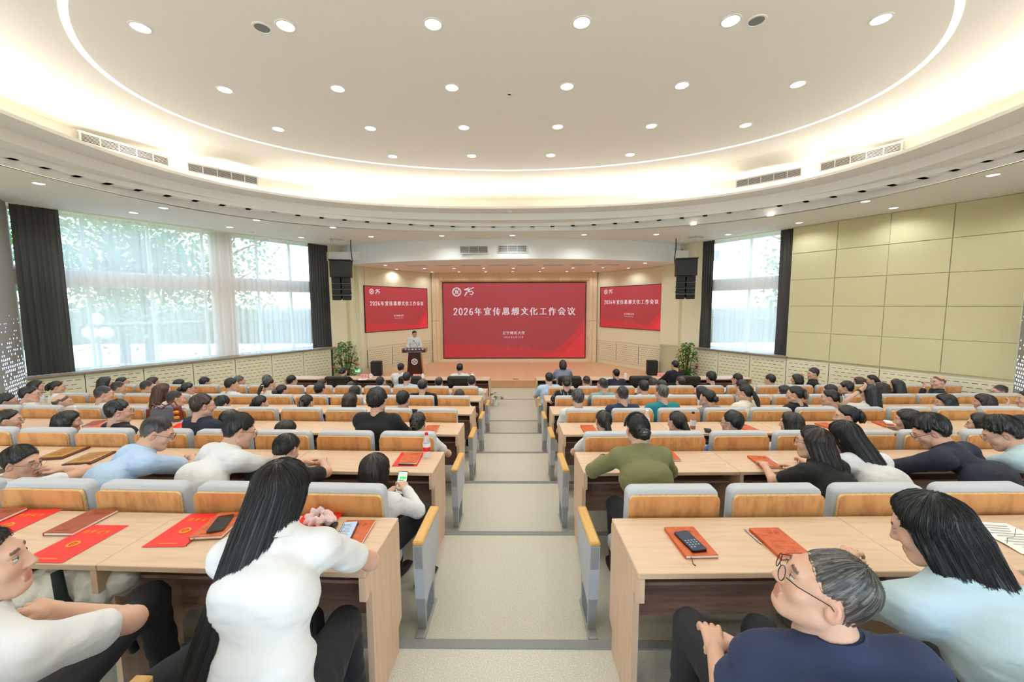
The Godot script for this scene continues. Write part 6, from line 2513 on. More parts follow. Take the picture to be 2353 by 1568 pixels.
	o.append([5, Vector3(-6.91, 1.437, -6.81), 0, 45, "bz", "k", "m", "white", "s", 0, "lap", "man with faded black crop, tenth from aisle, fifth row from rear, wide-window block"])
	o.append([5, Vector3(-7.15, 1.521, -6.82), 0, 40, "lg", "k", "f", "black", "s", 0, "lap", "woman with long black hair, eleventh from aisle, fifth row from rear, wide-window block"])
	o.append([5, Vector3(-8.05, 1.447, -6.85), 0, 48, "cl", "k", "f", "whiteblk", "s", 0, "lap", "woman with spiky beaded updo, twelfth from aisle, fifth row from rear, wide-window block"])
	o.append([5, Vector3(-8.44, 1.452, -6.86), 0, 52, "lg", "d", "f", "white", "s", 0, "lap", "dark-haired woman in profile, thirteenth from aisle, fifth row from rear, wide-window block"])
	o.append([5, Vector3(0.92, 1.554, -6.67), 6, 8, "bn", "d", "f", "stripe", "s", 0, "desk", "woman in black top with white dashes, first from aisle, fifth row from rear, panelled-wall block"])
	o.append([5, Vector3(1.52, 1.513, -6.68), 6, -25, "bz", "k", "m", "tealgray", "s", 0, "desk", "crop-haired man in grey-teal shirt, second from aisle, fifth row from rear, panelled-wall block"])
	o.append([5, Vector3(2.20, 1.484, -6.63), 0, -8, "sh", "k", "m", "white", "s", 0, "lap", "round-headed man in white, third from aisle, fifth row from rear, panelled-wall block"])
	o.append([5, Vector3(2.50, 1.490, -6.64), 0, -18, "bz", "d", "m", "whitegray", "s", 0, "lap", "crop-haired man in white and grey, fourth from aisle, fifth row from rear, panelled-wall block"])
	o.append([5, Vector3(3.19, 1.382, -6.66), 0, -25, "bob", "k", "f", "white", "s", 0, "lap", "dark-haired woman behind grey-topped neighbour, fifth from aisle, fifth row from rear, panelled-wall block"])
	o.append([5, Vector3(3.85, 1.475, -6.67), 0, -30, "sh", "k", "m", "gray", "s", 0, "lap", "man in grey shirt, sixth from aisle, fifth row from rear, panelled-wall block"])
	o.append([5, Vector3(4.60, 1.390, -6.69), 0, -35, "bob", "k", "f", "black", "s", 0, "lap", "black-haired woman with fringe, seventh from aisle, fifth row from rear, panelled-wall block"])
	o.append([5, Vector3(5.36, 1.393, -6.70), 0, -45, "sh", "k", "m", "white", "s", 0, "lap", "black-haired man in white, eighth from aisle, fifth row from rear, panelled-wall block"])
	o.append([5, Vector3(5.69, 1.439, -6.77), 6, -40, "sh", "k", "m", "navypolo", "s", 0, "desk", "man in navy polo leaning forward, ninth from aisle, fifth row from rear, panelled-wall block"])
	o.append([5, Vector3(6.24, 1.433, -6.72), 0, -45, "lg", "m", "f", "black", "s", 0, "lap", "woman with long maroon hair, tenth from aisle, fifth row from rear, panelled-wall block"])
	o.append([5, Vector3(6.50, 1.477, -6.73), 0, -45, "lg", "k", "f", "black", "s", 0, "lap", "woman with long glossy black hair, eleventh from aisle, fifth row from rear, panelled-wall block"])
	o.append([5, Vector3(7.21, 1.548, -6.74), 0, -80, "bald", "d", "m", "blacksuit", "l", 0, "chin", "bald man in dark suit, hands at mouth, fifth row from rear, panelled-wall block"])
	o.append([5, Vector3(8.27, 1.370, -6.76), 0, -70, "bz", "k", "m", "white", "s", 1, "lap", "bespectacled crop-haired man, thirteenth from aisle, fifth row from rear, panelled-wall block"])
	o.append([6, Vector3(-0.85, 1.310, -8.03), 0, 0, "sh", "k", "m", "white", "s", 0, "lap", "crop-haired man in white, first from aisle, frontmost seat row, wide-window block"])
	o.append([6, Vector3(-1.53, 1.289, -8.06), 0, 0, "fr", "k", "m", "white", "s", 0, "lap", "man with thinning crown, second from aisle, frontmost seat row, wide-window block"])
	o.append([6, Vector3(-2.19, 1.376, -8.08), 0, 8, "sh", "k", "m", "lblue", "s", 0, "lap", "tall man in pale blue shirt, third from aisle, frontmost seat row, wide-window block"])
	o.append([6, Vector3(-2.75, 1.278, -8.10), 0, 8, "sh", "k", "m", "white", "s", 0, "lap", "crop-haired man with both ears showing, fourth from aisle, frontmost seat row, wide-window block"])
	o.append([6, Vector3(-3.37, 1.179, -8.12), 0, 10, "fr", "b", "m", "white", "s", 0, "lap", "brown-haired man slouched low, fifth from aisle, frontmost seat row, wide-window block"])
	o.append([6, Vector3(-3.98, 1.240, -8.14), 0, 15, "fr", "d", "m", "white", "s", 0, "lap", "thin-haired man in white, sixth from aisle, frontmost seat row, wide-window block"])
	o.append([6, Vector3(-4.62, 1.301, -8.16), 0, 32, "sh", "k", "m", "black", "l", 1, "lap", "black-haired man with spectacles, seventh from aisle, frontmost seat row, wide-window block"])
	o.append([6, Vector3(-5.14, 1.308, -8.17), 0, 25, "sh", "s", "m", "cream", "s", 0, "lap", "silver-haired man, eighth from aisle, frontmost seat row, wide-window block"])
	o.append([6, Vector3(-5.75, 1.287, -8.19), 0, 40, "sh", "s", "m", "navy", "l", 0, "lap", "white-haired man in navy, ninth from aisle, frontmost seat row, wide-window block"])
	o.append([6, Vector3(-6.50, 1.256, -8.22), 0, 30, "sh", "k", "m", "white", "s", 0, "lap", "black-haired man with neat crop, tenth from aisle, frontmost seat row, wide-window block"])
	o.append([6, Vector3(-7.07, 1.215, -8.24), 0, 30, "bob", "d", "f", "black", "s", 0, "lap", "dark-brown-haired woman, eleventh from aisle, frontmost seat row, wide-window block"])
	o.append([6, Vector3(-7.65, 1.259, -8.26), 0, 45, "bob", "a", "f", "cream", "s", 0, "lap", "auburn-haired woman, twelfth from aisle, frontmost seat row, wide-window block"])
	o.append([6, Vector3(-8.33, 1.256, -8.28), 0, 50, "fr", "k", "m", "white", "s", 1, "lap", "balding dark-haired man with spectacles, thirteenth from aisle, frontmost seat row, wide-window block"])
	o.append([6, Vector3(0.73, 1.361, -8.09), 6, -12, "sh", "k", "m", "lblue", "s", 0, "desk", "man in pale blue shirt leaning to aisle, first from aisle, frontmost seat row, panelled-wall block"])
	o.append([6, Vector3(1.49, 1.305, -8.04), 0, -8, "bz", "d", "m", "cream", "s", 0, "lap", "buzz-cut man in cream, second from aisle, frontmost seat row, panelled-wall block"])
	o.append([6, Vector3(2.86, 1.262, -8.07), 0, -10, "bob", "b", "f", "white", "s", 0, "lap", "brown-haired woman with short bob, third from aisle, frontmost seat row, panelled-wall block"])
	o.append([6, Vector3(3.42, 1.287, -8.08), 0, -15, "fr", "b", "m", "gray", "s", 0, "lap", "balding brown-haired man, fourth from aisle, frontmost seat row, panelled-wall block"])
	o.append([6, Vector3(4.04, 1.374, -8.10), 0, -15, "wv", "k", "m", "black", "s", 0, "lap", "tousled black-haired man, fifth from aisle, frontmost seat row, panelled-wall block"])
	o.append([6, Vector3(4.58, 1.335, -8.11), 0, -35, "sh", "k", "m", "gray", "l", 1, "lap", "black-haired man in grey jacket, sixth from aisle, frontmost seat row, panelled-wall block"])
	o.append([6, Vector3(5.30, 1.307, -8.19), 6, -32, "sh", "k", "m", "white", "s", 0, "desk", "black-haired man in white shirt, seventh from aisle, frontmost seat row, panelled-wall block"])
	o.append([6, Vector3(5.81, 1.329, -8.13), 0, -45, "bob", "k", "f", "black", "s", 0, "lap", "black-haired woman with short hair, eighth from aisle, frontmost seat row, panelled-wall block"])
	o.append([6, Vector3(6.14, 1.445, -8.14), 0, -78, "sh", "k", "m", "blacksuit", "l", 0, "chin", "black-suited man in profile, hand to face, ninth from aisle, frontmost seat row, panelled-wall block"])
	o.append([6, Vector3(7.11, 1.259, -8.16), 0, -35, "bob", "a", "f", "cream", "s", 0, "lap", "auburn-haired woman, tenth from aisle, frontmost seat row, panelled-wall block"])
	o.append([6, Vector3(7.36, 1.303, -8.17), 0, -65, "pn", "k", "f", "white", "s", 0, "lap", "black-haired woman with perky ponytail, eleventh from aisle, frontmost seat row, panelled-wall block"])
	o.append([7, Vector3(-1.34, 1.305, -9.76), 6, 0, "sh", "k", "m", "white", "s", 0, "desk", "dark-haired man in white shirt, lone figure beside the aisle, at the front table, wide-window block"])
	o.append([7, Vector3(-2.80, 1.318, -9.76), 6, 8, "sh", "k", "m", "white", "s", 0, "desk", "dark-haired man in white shirt before the lectern, at the front table, wide-window block"])
	o.append([7, Vector3(-4.24, 1.234, -9.76), 6, 12, "bn", "k", "f", "black", "l", 0, "desk", "woman in black with white hair clip, at the front table, wide-window block"])
	o.append([7, Vector3(1.21, 1.399, -9.76), 6, 0, "bob", "k", "f", "bluegray", "l", 0, "desk", "bob-haired woman in blue-grey blazer, at the front table, panelled-wall block"])
	o.append([7, Vector3(2.52, 1.163, -9.76), 6, -18, "sh", "k", "m", "navy", "l", 0, "desk", "man in dark navy suit leaning on desk, at the front table, panelled-wall block"])
	o.append([7, Vector3(3.96, 1.372, -9.76), 6, -25, "sh", "k", "m", "blacksuit", "l", 0, "desk", "man in black suit reading papers near potted plant, at the front table, panelled-wall block"])
	return o

# ---------------------------------------------------------------- things on the desks
const DESK_H := 0.7505

func put(called: String, label: String, cat: String, r: int, px: float, pz: float, yaw: float, lift := 0.0, group := "") -> Node3D:
	return thing(called, label, cat, Vector3(px, LEVEL[r] + DESK_H + lift, pz), deg_to_rad(-yaw), group)

# leather-covered notebook lying shut, spine to the left
func notebook(r: int, px: float, pz: float, yaw: float, label: String, lift := 0.0, bookmark := true, dark := false) -> void:
	var g := put("notebook", label, "notebook", r, px, pz, yaw, lift, "orange notebooks on the desks")
	var w := 0.155
	var l := 0.24
	var mat: Material = M.orange_far if dark else M.orange_leather
	var c := MB.new()
	c.box(Vector3(0.0, 0.0155, 0), Vector3(w, 0.003, l), 0.001)
	c.box(Vector3(0.0, 0.0015, 0), Vector3(w, 0.003, l), 0.001)
	c.box(Vector3(-w * 0.5 + 0.002, 0.0085, 0), Vector3(0.004, 0.015, l), 0.0015)
	part("cover", c, mat, g)
	var p := MB.new()
	p.box(Vector3(0.0015, 0.0085, 0), Vector3(w - 0.007, 0.0125, l - 0.006), 0.0)
	part("pages", p, M.paper, g)
	var e := MB.new()
	for s in [-1.0, 1.0]:
		e.lathe(PackedVector2Array([Vector2(0.012, 0.0), Vector2(0.012, 0.0006), Vector2(0.0135, 0.0006), Vector2(0.0135, 0.0)]), 20, Transform3D(Basis.IDENTITY, Vector3(0.02 + s * 0.017, 0.017, -0.075)))
		e.box(Vector3(0.02 + s * 0.017, 0.0171, -0.075), Vector3(0.003, 0.0006, 0.014))
		e.box(Vector3(0.02 + s * 0.017, 0.0171, -0.075), Vector3(0.014, 0.0006, 0.003))
	for k in 8:
		e.box(Vector3(-0.035 + 0.01 * k, 0.0171, 0.095), Vector3(0.006, 0.0006, 0.006))
	part("embossing", e, plainmat(Color(0.42, 0.17, 0.06), 0.6), g)
	if bookmark:
		var b := MB.new()
		b.tube(PackedVector3Array([Vector3(-0.05, 0.009, l * 0.5 - 0.01), Vector3(-0.052, 0.006, l * 0.5 + 0.012), Vector3(-0.06, 0.002, l * 0.5 + 0.035), Vector3(-0.055, 0.002, l * 0.5 + 0.05)]), PackedFloat32Array([0.0015, 0.0015, 0.002, 0.0025]), 5)
		part("bookmark", b, plainmat(Color(0.33, 0.12, 0.06), 0.7), g)

func pen(r: int, px: float, pz: float, yaw: float, label: String, lift: float, mat: Material) -> void:
	var g := put("pen", label, "pen", r, px, pz, yaw, lift)
	var b := MB.new()
	b.tube(PackedVector3Array([Vector3(0, 0.005, -0.07), Vector3(0, 0.005, -0.055), Vector3(0, 0.005, 0.05), Vector3(0, 0.005, 0.066)]), PackedFloat32Array([0.003, 0.0048, 0.0048, 0.001]), 10)
	part("barrel", b, mat, g)
	var c := MB.new()
	c.box(Vector3(0, 0.0105, -0.05), Vector3(0.003, 0.0015, 0.036), 0.0005)
	part("clip", c, M.chrome, g)

func certificate(r: int, px: float, pz: float, yaw: float, label: String, lift := 0.0) -> void:
	var g := put("certificate", label, "certificate", r, px, pz, yaw, lift, "red honour certificates on the desks")
	var c := MB.new()
	c.box(Vector3(0, 0.0022, 0), Vector3(0.21, 0.0016, 0.312), 0.0005)
	part("cover", c, M.red_card, g)
	var p := MB.new()
	p.box(Vector3(0, 0.0008, 0), Vector3(0.207, 0.0012, 0.309))
	part("leaf", p, M.paper, g)
	var t := MB.new()
	var flat := Basis(Vector3.RIGHT, -PI * 0.5)
	var w := ["荣", "誉", "证", "书"]
	for k in 4:
		glyph_mesh(t, w[k], Transform3D(flat * Basis(Vector3(0, 0, 1), -0.08), Vector3(-0.056 + 0.037 * k, 0.0032, -0.088)), 0.028, 0.0024)
	part("gold_lettering", t, M.gold, g)
	var e := MB.new()
	emblem_mesh(e, Transform3D(flat, Vector3(0, 0.003, 0.02)), 0.026)
	part("gold_emblem", e, M.gold, g)
	var s := MB.new()
	for k in 15:
		s.box(Vector3(-0.042 + 0.006 * k, 0.0032, 0.128), Vector3(0.0045, 0.0006, 0.005))
	part("small_print", s, M.gold, g)

func phone(r: int, px: float, pz: float, yaw: float, label: String, lift: float, lit: int) -> void:
	var g := put("phone", label, "phone", r, px, pz, yaw, lift)
	var b := MB.new()
	b.slab(rounded(0.077, 0.163, 0.011, 5), 0.0085, Transform3D(Basis(Vector3.RIGHT, -PI * 0.5), Vector3(0, 0.0045, 0)))
	part("case", b, M.phone_side if lit != 2 else M.phone, g)
	var s := MB.new()
	s.slab(rounded(0.0735, 0.1595, 0.009, 5), 0.001, Transform3D(Basis(Vector3.RIGHT, -PI * 0.5), Vector3(0, 0.0090, 0)))
	part("glass", s, M.phone, g)
	if lit:
		var p := MB.new()
		p.slab(rounded(0.069, 0.153, 0.007, 5), 0.0006, Transform3D(Basis(Vector3.RIGHT, -PI * 0.5), Vector3(0, 0.0097, 0)))
		part("screen", p, glow(Color(0.60, 0.66, 0.74) if lit == 1 else Color(0.06, 0.11, 0.20), 0.55), g)
		var t := MB.new()
		if lit == 1:
			for k in 9:
				t.box(Vector3(-0.006, 0.0102, -0.052 + 0.0135 * k), Vector3(0.030 + 0.012 * (k % 3) * 0.5, 0.0004, 0.0022))
				t.box(Vector3(-0.028, 0.0102, -0.052 + 0.0135 * k), Vector3(0.006, 0.0004, 0.006))
			part("text_lines", t, M.ink, g)
		else:
			for k in 14:
				t.box(Vector3(-0.024 + 0.016 * (k % 4), 0.0102, 0.0 + 0.017 * (k / 4)), Vector3(0.008, 0.0004, 0.008))
			part("icons", t, glow(Color(0.45, 0.55, 0.55), 0.4), g)
	else:
		var l := MB.new()
		for k in 2:
			l.lathe(PackedVector2Array([Vector2(0, 0.0), Vector2(0.0045, 0.0), Vector2(0.0045, 0.001), Vector2(0, 0.0012)]), 12, Transform3D(Basis.IDENTITY, Vector3(-0.02 + 0.016 * k, 0.0095, -0.06)))
		part("lens", l, M.phone_side, g)

func bottle(r: int, px: float, pz: float, label: String, cap: Color, band: Array, tint: Color, h: float, wd: float, fill_col: Color) -> void:
	var g := put("bottle", label, "bottle", r, px, pz, 0.0)
	var k := h / 0.225
	var q := wd / 0.032
	var pr := PackedVector2Array([Vector2(0, 0.002), Vector2(0.026, 0.0), Vector2(0.031, 0.006), Vector2(0.032, 0.03), Vector2(0.030, 0.036), Vector2(0.032, 0.042), Vector2(0.032, 0.05), Vector2(0.030, 0.056), Vector2(0.032, 0.062), Vector2(0.0325, 0.13), Vector2(0.030, 0.15), Vector2(0.020, 0.185), Vector2(0.0135, 0.198), Vector2(0.0135, 0.205)])
	var b := MB.new()
	for i in pr.size():
		pr[i] = Vector2(pr[i].x * q, pr[i].y * k)
	b.lathe(pr, 28)
	var m := plainmat(Color(tint.r, tint.g, tint.b, 0.28), 0.08)
	m.transparency = BaseMaterial3D.TRANSPARENCY_ALPHA
	part("body", b, m, g)
	if fill_col.a > 0.0:
		var w := MB.new()
		w.lathe(PackedVector2Array([Vector2(0, 0.004 * k), Vector2(0.029 * q, 0.004 * k), Vector2(0.0305 * q, 0.03 * k), Vector2(0.0305 * q, 0.125 * k), Vector2(0, 0.1255 * k)]), 24)
		part("drink", w, plainmat(fill_col, 0.3), g)
	var c := MB.new()
	c.lathe(PackedVector2Array([Vector2(0.0155 * q, 0.203 * k), Vector2(0.0155 * q, 0.221 * k), Vector2(0.0135 * q, 0.225 * k), Vector2(0, 0.2255 * k)]), 24)
	part("cap", c, plainmat(cap, 0.4), g)
	for s in band:
		var l := MB.new()
		l.lathe(PackedVector2Array([Vector2(0.0329 * q, s[0] * k), Vector2(0.0331 * q, s[0] * k + 0.001), Vector2(0.0331 * q, s[1] * k), Vector2(0.0329 * q, s[1] * k + 0.001)]), 28)
		part("label_band", l, plainmat(s[2], 0.4), g)

func tea_cup(px: float, pz: float, label: String) -> void:
	var g := thing("tea_cup", label, "cup", Vector3(px, LEVEL[7] + DESK_H, pz), 0.0, "white lidded tea cups on the front tables")
	var b := MB.new()
	b.lathe(PackedVector2Array([Vector2(0, 0), Vector2(0.03, 0.0), Vector2(0.039, 0.012), Vector2(0.042, 0.05), Vector2(0.041, 0.095), Vector2(0.038, 0.095), Vector2(0.036, 0.03), Vector2(0, 0.02)]), 28)
	part("body", b, M.china, g)
	var l := MB.new()
	l.lathe(PackedVector2Array([Vector2(0.043, 0.095), Vector2(0.042, 0.102), Vector2(0.02, 0.116), Vector2(0.006, 0.118), Vector2(0.006, 0.124), Vector2(0.011, 0.132), Vector2(0.008, 0.14), Vector2(0, 0.142)]), 28)
	part("lid", l, M.china, g)
	var h := MB.new()
	h.tube(PackedVector3Array([Vector3(0.040, 0.078, 0), Vector3(0.062, 0.074, 0), Vector3(0.068, 0.05, 0), Vector3(0.058, 0.03, 0), Vector3(0.040, 0.028, 0)]), PackedFloat32Array([0.005, 0.0055, 0.0055, 0.005, 0.005]), 8)
	part("handle", h, M.china, g)

func name_card(px: float, pz: float, label: String) -> void:
	var g := thing("name_card", label, "name card", Vector3(px, LEVEL[7] + DESK_H, pz), 0.0, "pink name cards on the front tables")
	var b := MB.new()
	b.slab(PackedVector2Array([Vector2(-0.045, 0), Vector2(0.045, 0), Vector2(0.004, 0.105), Vector2(-0.004, 0.105)]), 0.20, Transform3D(Basis(Vector3.BACK, Vector3.UP, Vector3.LEFT), Vector3.ZERO))
	part("card", b, M.pink_card, g)
	var t := MB.new()
	var x := Transform3D(Basis(Vector3.RIGHT, -0.37), Vector3(0, 0.055, 0.0265))
	for k in 2:
		t.box(Vector3(-0.04 + 0.08 * k, 0.012, 0), Vector3(0.035, 0.006, 0.001), 0.0, x)
		t.box(Vector3(-0.04 + 0.08 * k, -0.012, 0), Vector3(0.038, 0.006, 0.001), 0.0, x)
		t.box(Vector3(-0.04 + 0.08 * k, 0.0, 0), Vector3(0.006, 0.042, 0.001), 0.0, x)
	part("brush_strokes", t, plainmat(Color(0.75, 0.32, 0.30), 0.7), g)

func paper_sheet(r: int, px: float, pz: float, yaw: float, label: String, lift := 0.0, kind := "paper_sheet") -> void:
	var g := put(kind, label, "paper", r, px, pz, yaw, lift)
	var rows := []
	for j in 5:
		var row := PackedVector3Array()
		for i in 5:
			row.append(Vector3(-0.105 + 0.0525 * i, 0.003 + 0.006 * pow(absf(i - 2) / 2.0, 2.0) * (0.3 + 0.7 * (j % 2)), -0.148 + 0.074 * j))
		rows.append(row)
	part("sheet", facing(MB.new().grid(rows), Vector3.UP), M.paper, g)
	var t := MB.new()
	for k in 9:
		t.box(Vector3(0.0, 0.0065, -0.11 + 0.025 * k), Vector3(0.15 - 0.03 * (k % 3), 0.0006, 0.004))
	part("print", t, plainmat(Color(0.55, 0.55, 0.56), 0.8), g)

func plaque(px: float, pz: float, yaw: float, label: String) -> void:
	var g := put("award_plaque", label, "plaque", 2, px, pz, yaw, 0.0, "gold award plaques on the desk")
	var b := MB.new()
	b.box(Vector3(0, 0.009, 0), Vector3(0.21, 0.018, 0.29), 0.006)
	part("board", b, plainmat(Color(0.33, 0.09, 0.05), 0.3), g)
	var p := MB.new()
	p.box(Vector3(0, 0.0195, 0), Vector3(0.175, 0.003, 0.25), 0.001)
	part("gold_plate", p, M.gold_plate, g)
	var t := MB.new()
	for k in 6:
		t.box(Vector3(0, 0.0214, -0.08 + 0.03 * k), Vector3(0.13 - 0.02 * (k % 3), 0.0006, 0.006))
	part("engraving", t, plainmat(Color(0.45, 0.12, 0.05), 0.5), g)

func make_props() -> void:
	# rearmost row of desks, window block
	notebook(1, -2.294, -2.041, 0.0, "brown notebook lying alone between two red certificates, rearmost desk row", 0.0, false, true)
	certificate(1, -2.67, -2.03, -3.0, "red certificate far from the aisle, partly cut by the picture edge, rearmost desk")
	notebook(1, -2.83, -2.05, -4.0, "brown notebook on the far red certificate, rearmost desk", 0.004, false, true)
	certificate(1, -2.126, -1.865, 1.1, "fully visible red certificate with gold lettering beside the lone brown notebook")
	certificate(1, -1.669, -1.986, -1.5, "red certificate half covered by a notebook and black phone")
	notebook(1, -1.515, -2.008, -5.8, "orange notebook with dark bookmark carrying a black phone, on a red certificate", 0.004)
	phone(1, -1.505, -2.0, -18.0, "black phone with dark screen on the notebook over a red certificate", 0.0215, 0)
	certificate(1, -1.02, -2.0, -2.0, "red certificate under the black phone beside the long-haired woman's arm")
	phone(1, -0.925, -1.957, -4.9, "black phone with bronze edge beside the lit phone, rearmost desk", 0.004, 0)
	notebook(1, -0.775, -1.935, -1.4, "orange notebook under the lit phone at the aisle end", 0.0, false)
	phone(1, -0.805, -1.941, -8.3, "phone showing a white message list on the aisle-end notebook", 0.018, 1)
	# satin hair tie
	var sc := put("satin_scrunchie", "pale pink satin hair scrunchie lying behind the two phones", "hair tie", 1, -1.0, -2.05, 20.0)
	var b := MB.new()
	var wr := noise(1.0, 4, 2)
	var rows := []
	for jv in 13:
		var row := PackedVector3Array()
		var a := TAU * jv / 12.0
		for i in 60:
			var g := TAU * i / 60
			var rr := 0.026 * (1.0 + 0.32 * sin(g * 9.0 + 2.0 * sin(a)) + 0.15 * wr.get_noise_2d(g * 8.0, a))
			var q := 0.052 + rr * cos(a)
			row.append(Vector3(q * cos(g) * 1.15, 0.028 + rr * sin(a) * 0.95 + 0.012 * sin(g * 2.0), q * sin(g) * 0.8))
		rows.append(row)
	part("satin", b.grid(rows, true, true), plainmat(Color(0.90, 0.79, 0.78), 0.3), sc)
	# rearmost row, panel block
	notebook(1, 0.920, -1.878, -2.6, "orange notebook under a dark-blue phone, aisle end of rearmost panel-block desk")
	phone(1, 0.913, -1.860, -10.0, "phone with dark-blue home screen on the orange notebook", 0.018, 2)
	notebook(1, 1.356, -1.872, -2.0, "orange notebook with embossed twin roundels before the man in navy polo")
	pen(1, 1.262, -1.93, -4.0, "silver pen lying along the notebook with embossed roundels", 0.0, M.chrome)
	paper_sheet(1, 2.56, -1.93, 8.0, "white open notepad near the pale-blue woman's hand", 0.0, "notepad")
	var sp := put("spectacles", "folded wire spectacles lying on the white notepad", "spectacles", 1, 2.53, -1.90, -30.0, 0.012)
	var sx := spectacles(true)
	inst("frame", sx.mesh(), M.lens_metal, sp).transform = Transform3D(Basis(Vector3.RIGHT, -PI * 0.5).scaled(Vector3(1.0, 0.4, 1.0)), Vector3(0, 0.028, 0.0))
	# second row from rear
	plaque(-4.03, -3.45, -10.0, "gold award plaque in full view, flat on the second desk row")
	plaque(-3.66, -3.33, -12.0, "gold award plaque next to the man in light blue shirt")
	plaque(-4.50, -3.40, -14.0, "gold award plaque farthest from the aisle")
	certificate(2, -0.869, -3.340, -1.6, "red certificate under a notebook beside the red-capped water bottle")
	notebook(2, -0.853, -3.329, -3.0, "orange notebook on the red certificate beside the red-capped bottle", 0.004, false)
	pen(2, -0.85, -3.20, -88.0, "black and white pen along the notebook edge near the red-capped bottle", 0.004, M.ink)
	bottle(2, -0.722, -3.384, "clear water bottle with red cap and red-white label", Color(0.88, 0.10, 0.08), [[0.062, 0.098, Color(0.85, 0.12, 0.12)], [0.099, 0.13, Color(0.93, 0.93, 0.92)]], Color(0.92, 0.95, 0.97), 0.225, 0.032, Color(0, 0, 0, 0))
	notebook(2, 1.391, -3.420, 2.0, "orange notebook beside the woman in olive")
	notebook(2, 2.146, -3.268, 4.0, "orange notebook with white pen, before the brown long-haired woman")
	pen(2, 2.245, -3.30, -4.0, "white and blue pen beside the notebook, second desk row", 0.0, plainmat(Color(0.85, 0.88, 0.95), 0.35))
	# third row from rear
	bottle(3, -5.50, -4.86, "water bottle with white cap and green label", Color(0.92, 0.93, 0.92), [[0.075, 0.115, Color(0.04, 0.33, 0.20)], [0.050, 0.074, Color(0.9, 0.86, 0.86)]], Color(0.93, 0.96, 0.96), 0.225, 0.032, Color(0, 0, 0, 0))
	notebook(3, -5.22, -4.83, -22.0, "brown notebook beside the green-labelled bottle", 0.0, false, true)
	certificate(3, -5.08, -4.72, -20.0, "red certificate near the green-labelled bottle")
	notebook(3, -4.35, -4.80, -18.0, "brown notebook beside the grey handbag", 0.0, false, true)
	certificate(3, -4.05, -4.74, -15.0, "red certificate next to the grey handbag")
	notebook(3, -0.943, -4.62, -1.4, "orange notebook beside the claw-clip woman, third desk row", 0.0, false)
	notebook(3, 0.918, -4.623, -0.4, "orange notebook at the aisle end, third desk row, panelled-wall block", 0.0, false)
	bottle(3, 1.618, -4.66, "milky drink bottle with white cap", Color(0.93, 0.93, 0.92), [[0.045, 0.125, Color(0.92, 0.88, 0.87)]], Color(0.95, 0.93, 0.92), 0.225, 0.033, Color(0.90, 0.86, 0.84))
	bottle(3, 2.162, -4.650, "tea bottle with black cap and white label", Color(0.03, 0.03, 0.03), [[0.045, 0.12, Color(0.85, 0.86, 0.88)]], Color(0.80, 0.62, 0.50), 0.205, 0.032, Color(0.55, 0.33, 0.20, 1.0))
	phone(3, 2.30, -4.56, 20.0, "dark phone flat beside the tea bottle", 0.0, 0)
	notebook(3, 2.80, -4.64, -10.0, "orange notebook beside the man with spectacles in blue", 0.0, false)
	notebook(3, 3.82, -4.72, -7.0, "orange notebook before the bow-clip woman", 0.0, false)
	notebook(3, 4.56, -4.79, 8.0, "orange notebook under a white charger", 0.0, false)
	var pk := put("power_bank", "white charger brick on an orange notebook, third desk row", "charger", 3, 4.60, -4.80, 30.0, 0.017)
	var pb := MB.new()
	pb.box(Vector3(0, 0.014, 0), Vector3(0.07, 0.028, 0.13), 0.008)
	part("case", pb, M.trim_white, pk)
	var pc := MB.new()
	pc.tube(PackedVector3Array([Vector3(0.0, 0.014, -0.06), Vector3(0.0, 0.02, -0.09), Vector3(0.05, 0.004, -0.10), Vector3(0.10, 0.004, -0.05)]), PackedFloat32Array([0.004, 0.003, 0.003, 0.003]), 6)
	part("cable", pc, M.trim_white, pk)
	phone(3, 4.52, -4.66, 6.0, "small dark phone lying before the white charger", 0.0, 0)
	# handbag on the third desk row
	var hb := put("handbag", "grey and brown handbag with gold buckles on the desk", "handbag", 3, -4.42, -4.92, -20.0)
	var hbm := MB.new()
	hbm.slab(PackedVector2Array([Vector2(-0.17, 0), Vector2(0.17, 0), Vector2(0.15, 0.17), Vector2(0.06, 0.20), Vector2(-0.06, 0.20), Vector2(-0.15, 0.17)]), 0.12)
	part("body", hbm, plainmat(Color(0.40, 0.43, 0.48), 0.7), hb)
	for s in [-1.0, 1.0]:
		var tr := MB.new()
		tr.box(Vector3(s * 0.155, 0.09, 0), Vector3(0.045, 0.17, 0.128), 0.006, Transform3D(Basis(Vector3(0, 0, 1), s * 0.10), Vector3.ZERO))
		part("leather_corner", tr, plainmat(Color(0.42, 0.17, 0.09), 0.5), hb)
		var hd := MB.new()
		hd.tube(PackedVector3Array([Vector3(-0.13, 0.17, s * 0.05), Vector3(-0.09, 0.25, s * 0.055), Vector3(0, 0.19, s * 0.07), Vector3(0.09, 0.25, s * 0.055), Vector3(0.13, 0.17, s * 0.05)]), PackedFloat32Array([0.009, 0.009, 0.009, 0.009, 0.009]), 8)
		part("handle", hd, plainmat(Color(0.42, 0.17, 0.09), 0.5), hb)
	for k in 2:
		var bk := MB.new()
		bk.ball(Vector3(0.15, 0.06 + 0.07 * k, 0.07), Vector3(0.034, 0.022, 0.010), 14, 8)
		part("buckle", bk, M.gold, hb)
	notebook(4, -2.05, -5.98, -5.0, "orange notebook with dark phone, fourth desk row", 0.0, false)
	phone(4, -2.06, -5.97, -14.0, "dark phone on the notebook, fourth desk row", 0.018, 0)
	# front tables
	name_card(-3.98, -10.42, "pink name card at the window end before the woman in black")
	name_card(-2.58, -10.42, "pink name card before the man facing the lectern")
	name_card(3.93, -10.55, "pink name card before the man in black suit")
	tea_cup(-3.80, -10.40, "white lidded tea cup at the window end beside pink card")
	tea_cup(-2.42, -10.40, "white lidded tea cup at the foot of the lectern")
	tea_cup(-1.10, -10.38, "white lidded tea cup before the man beside the aisle")
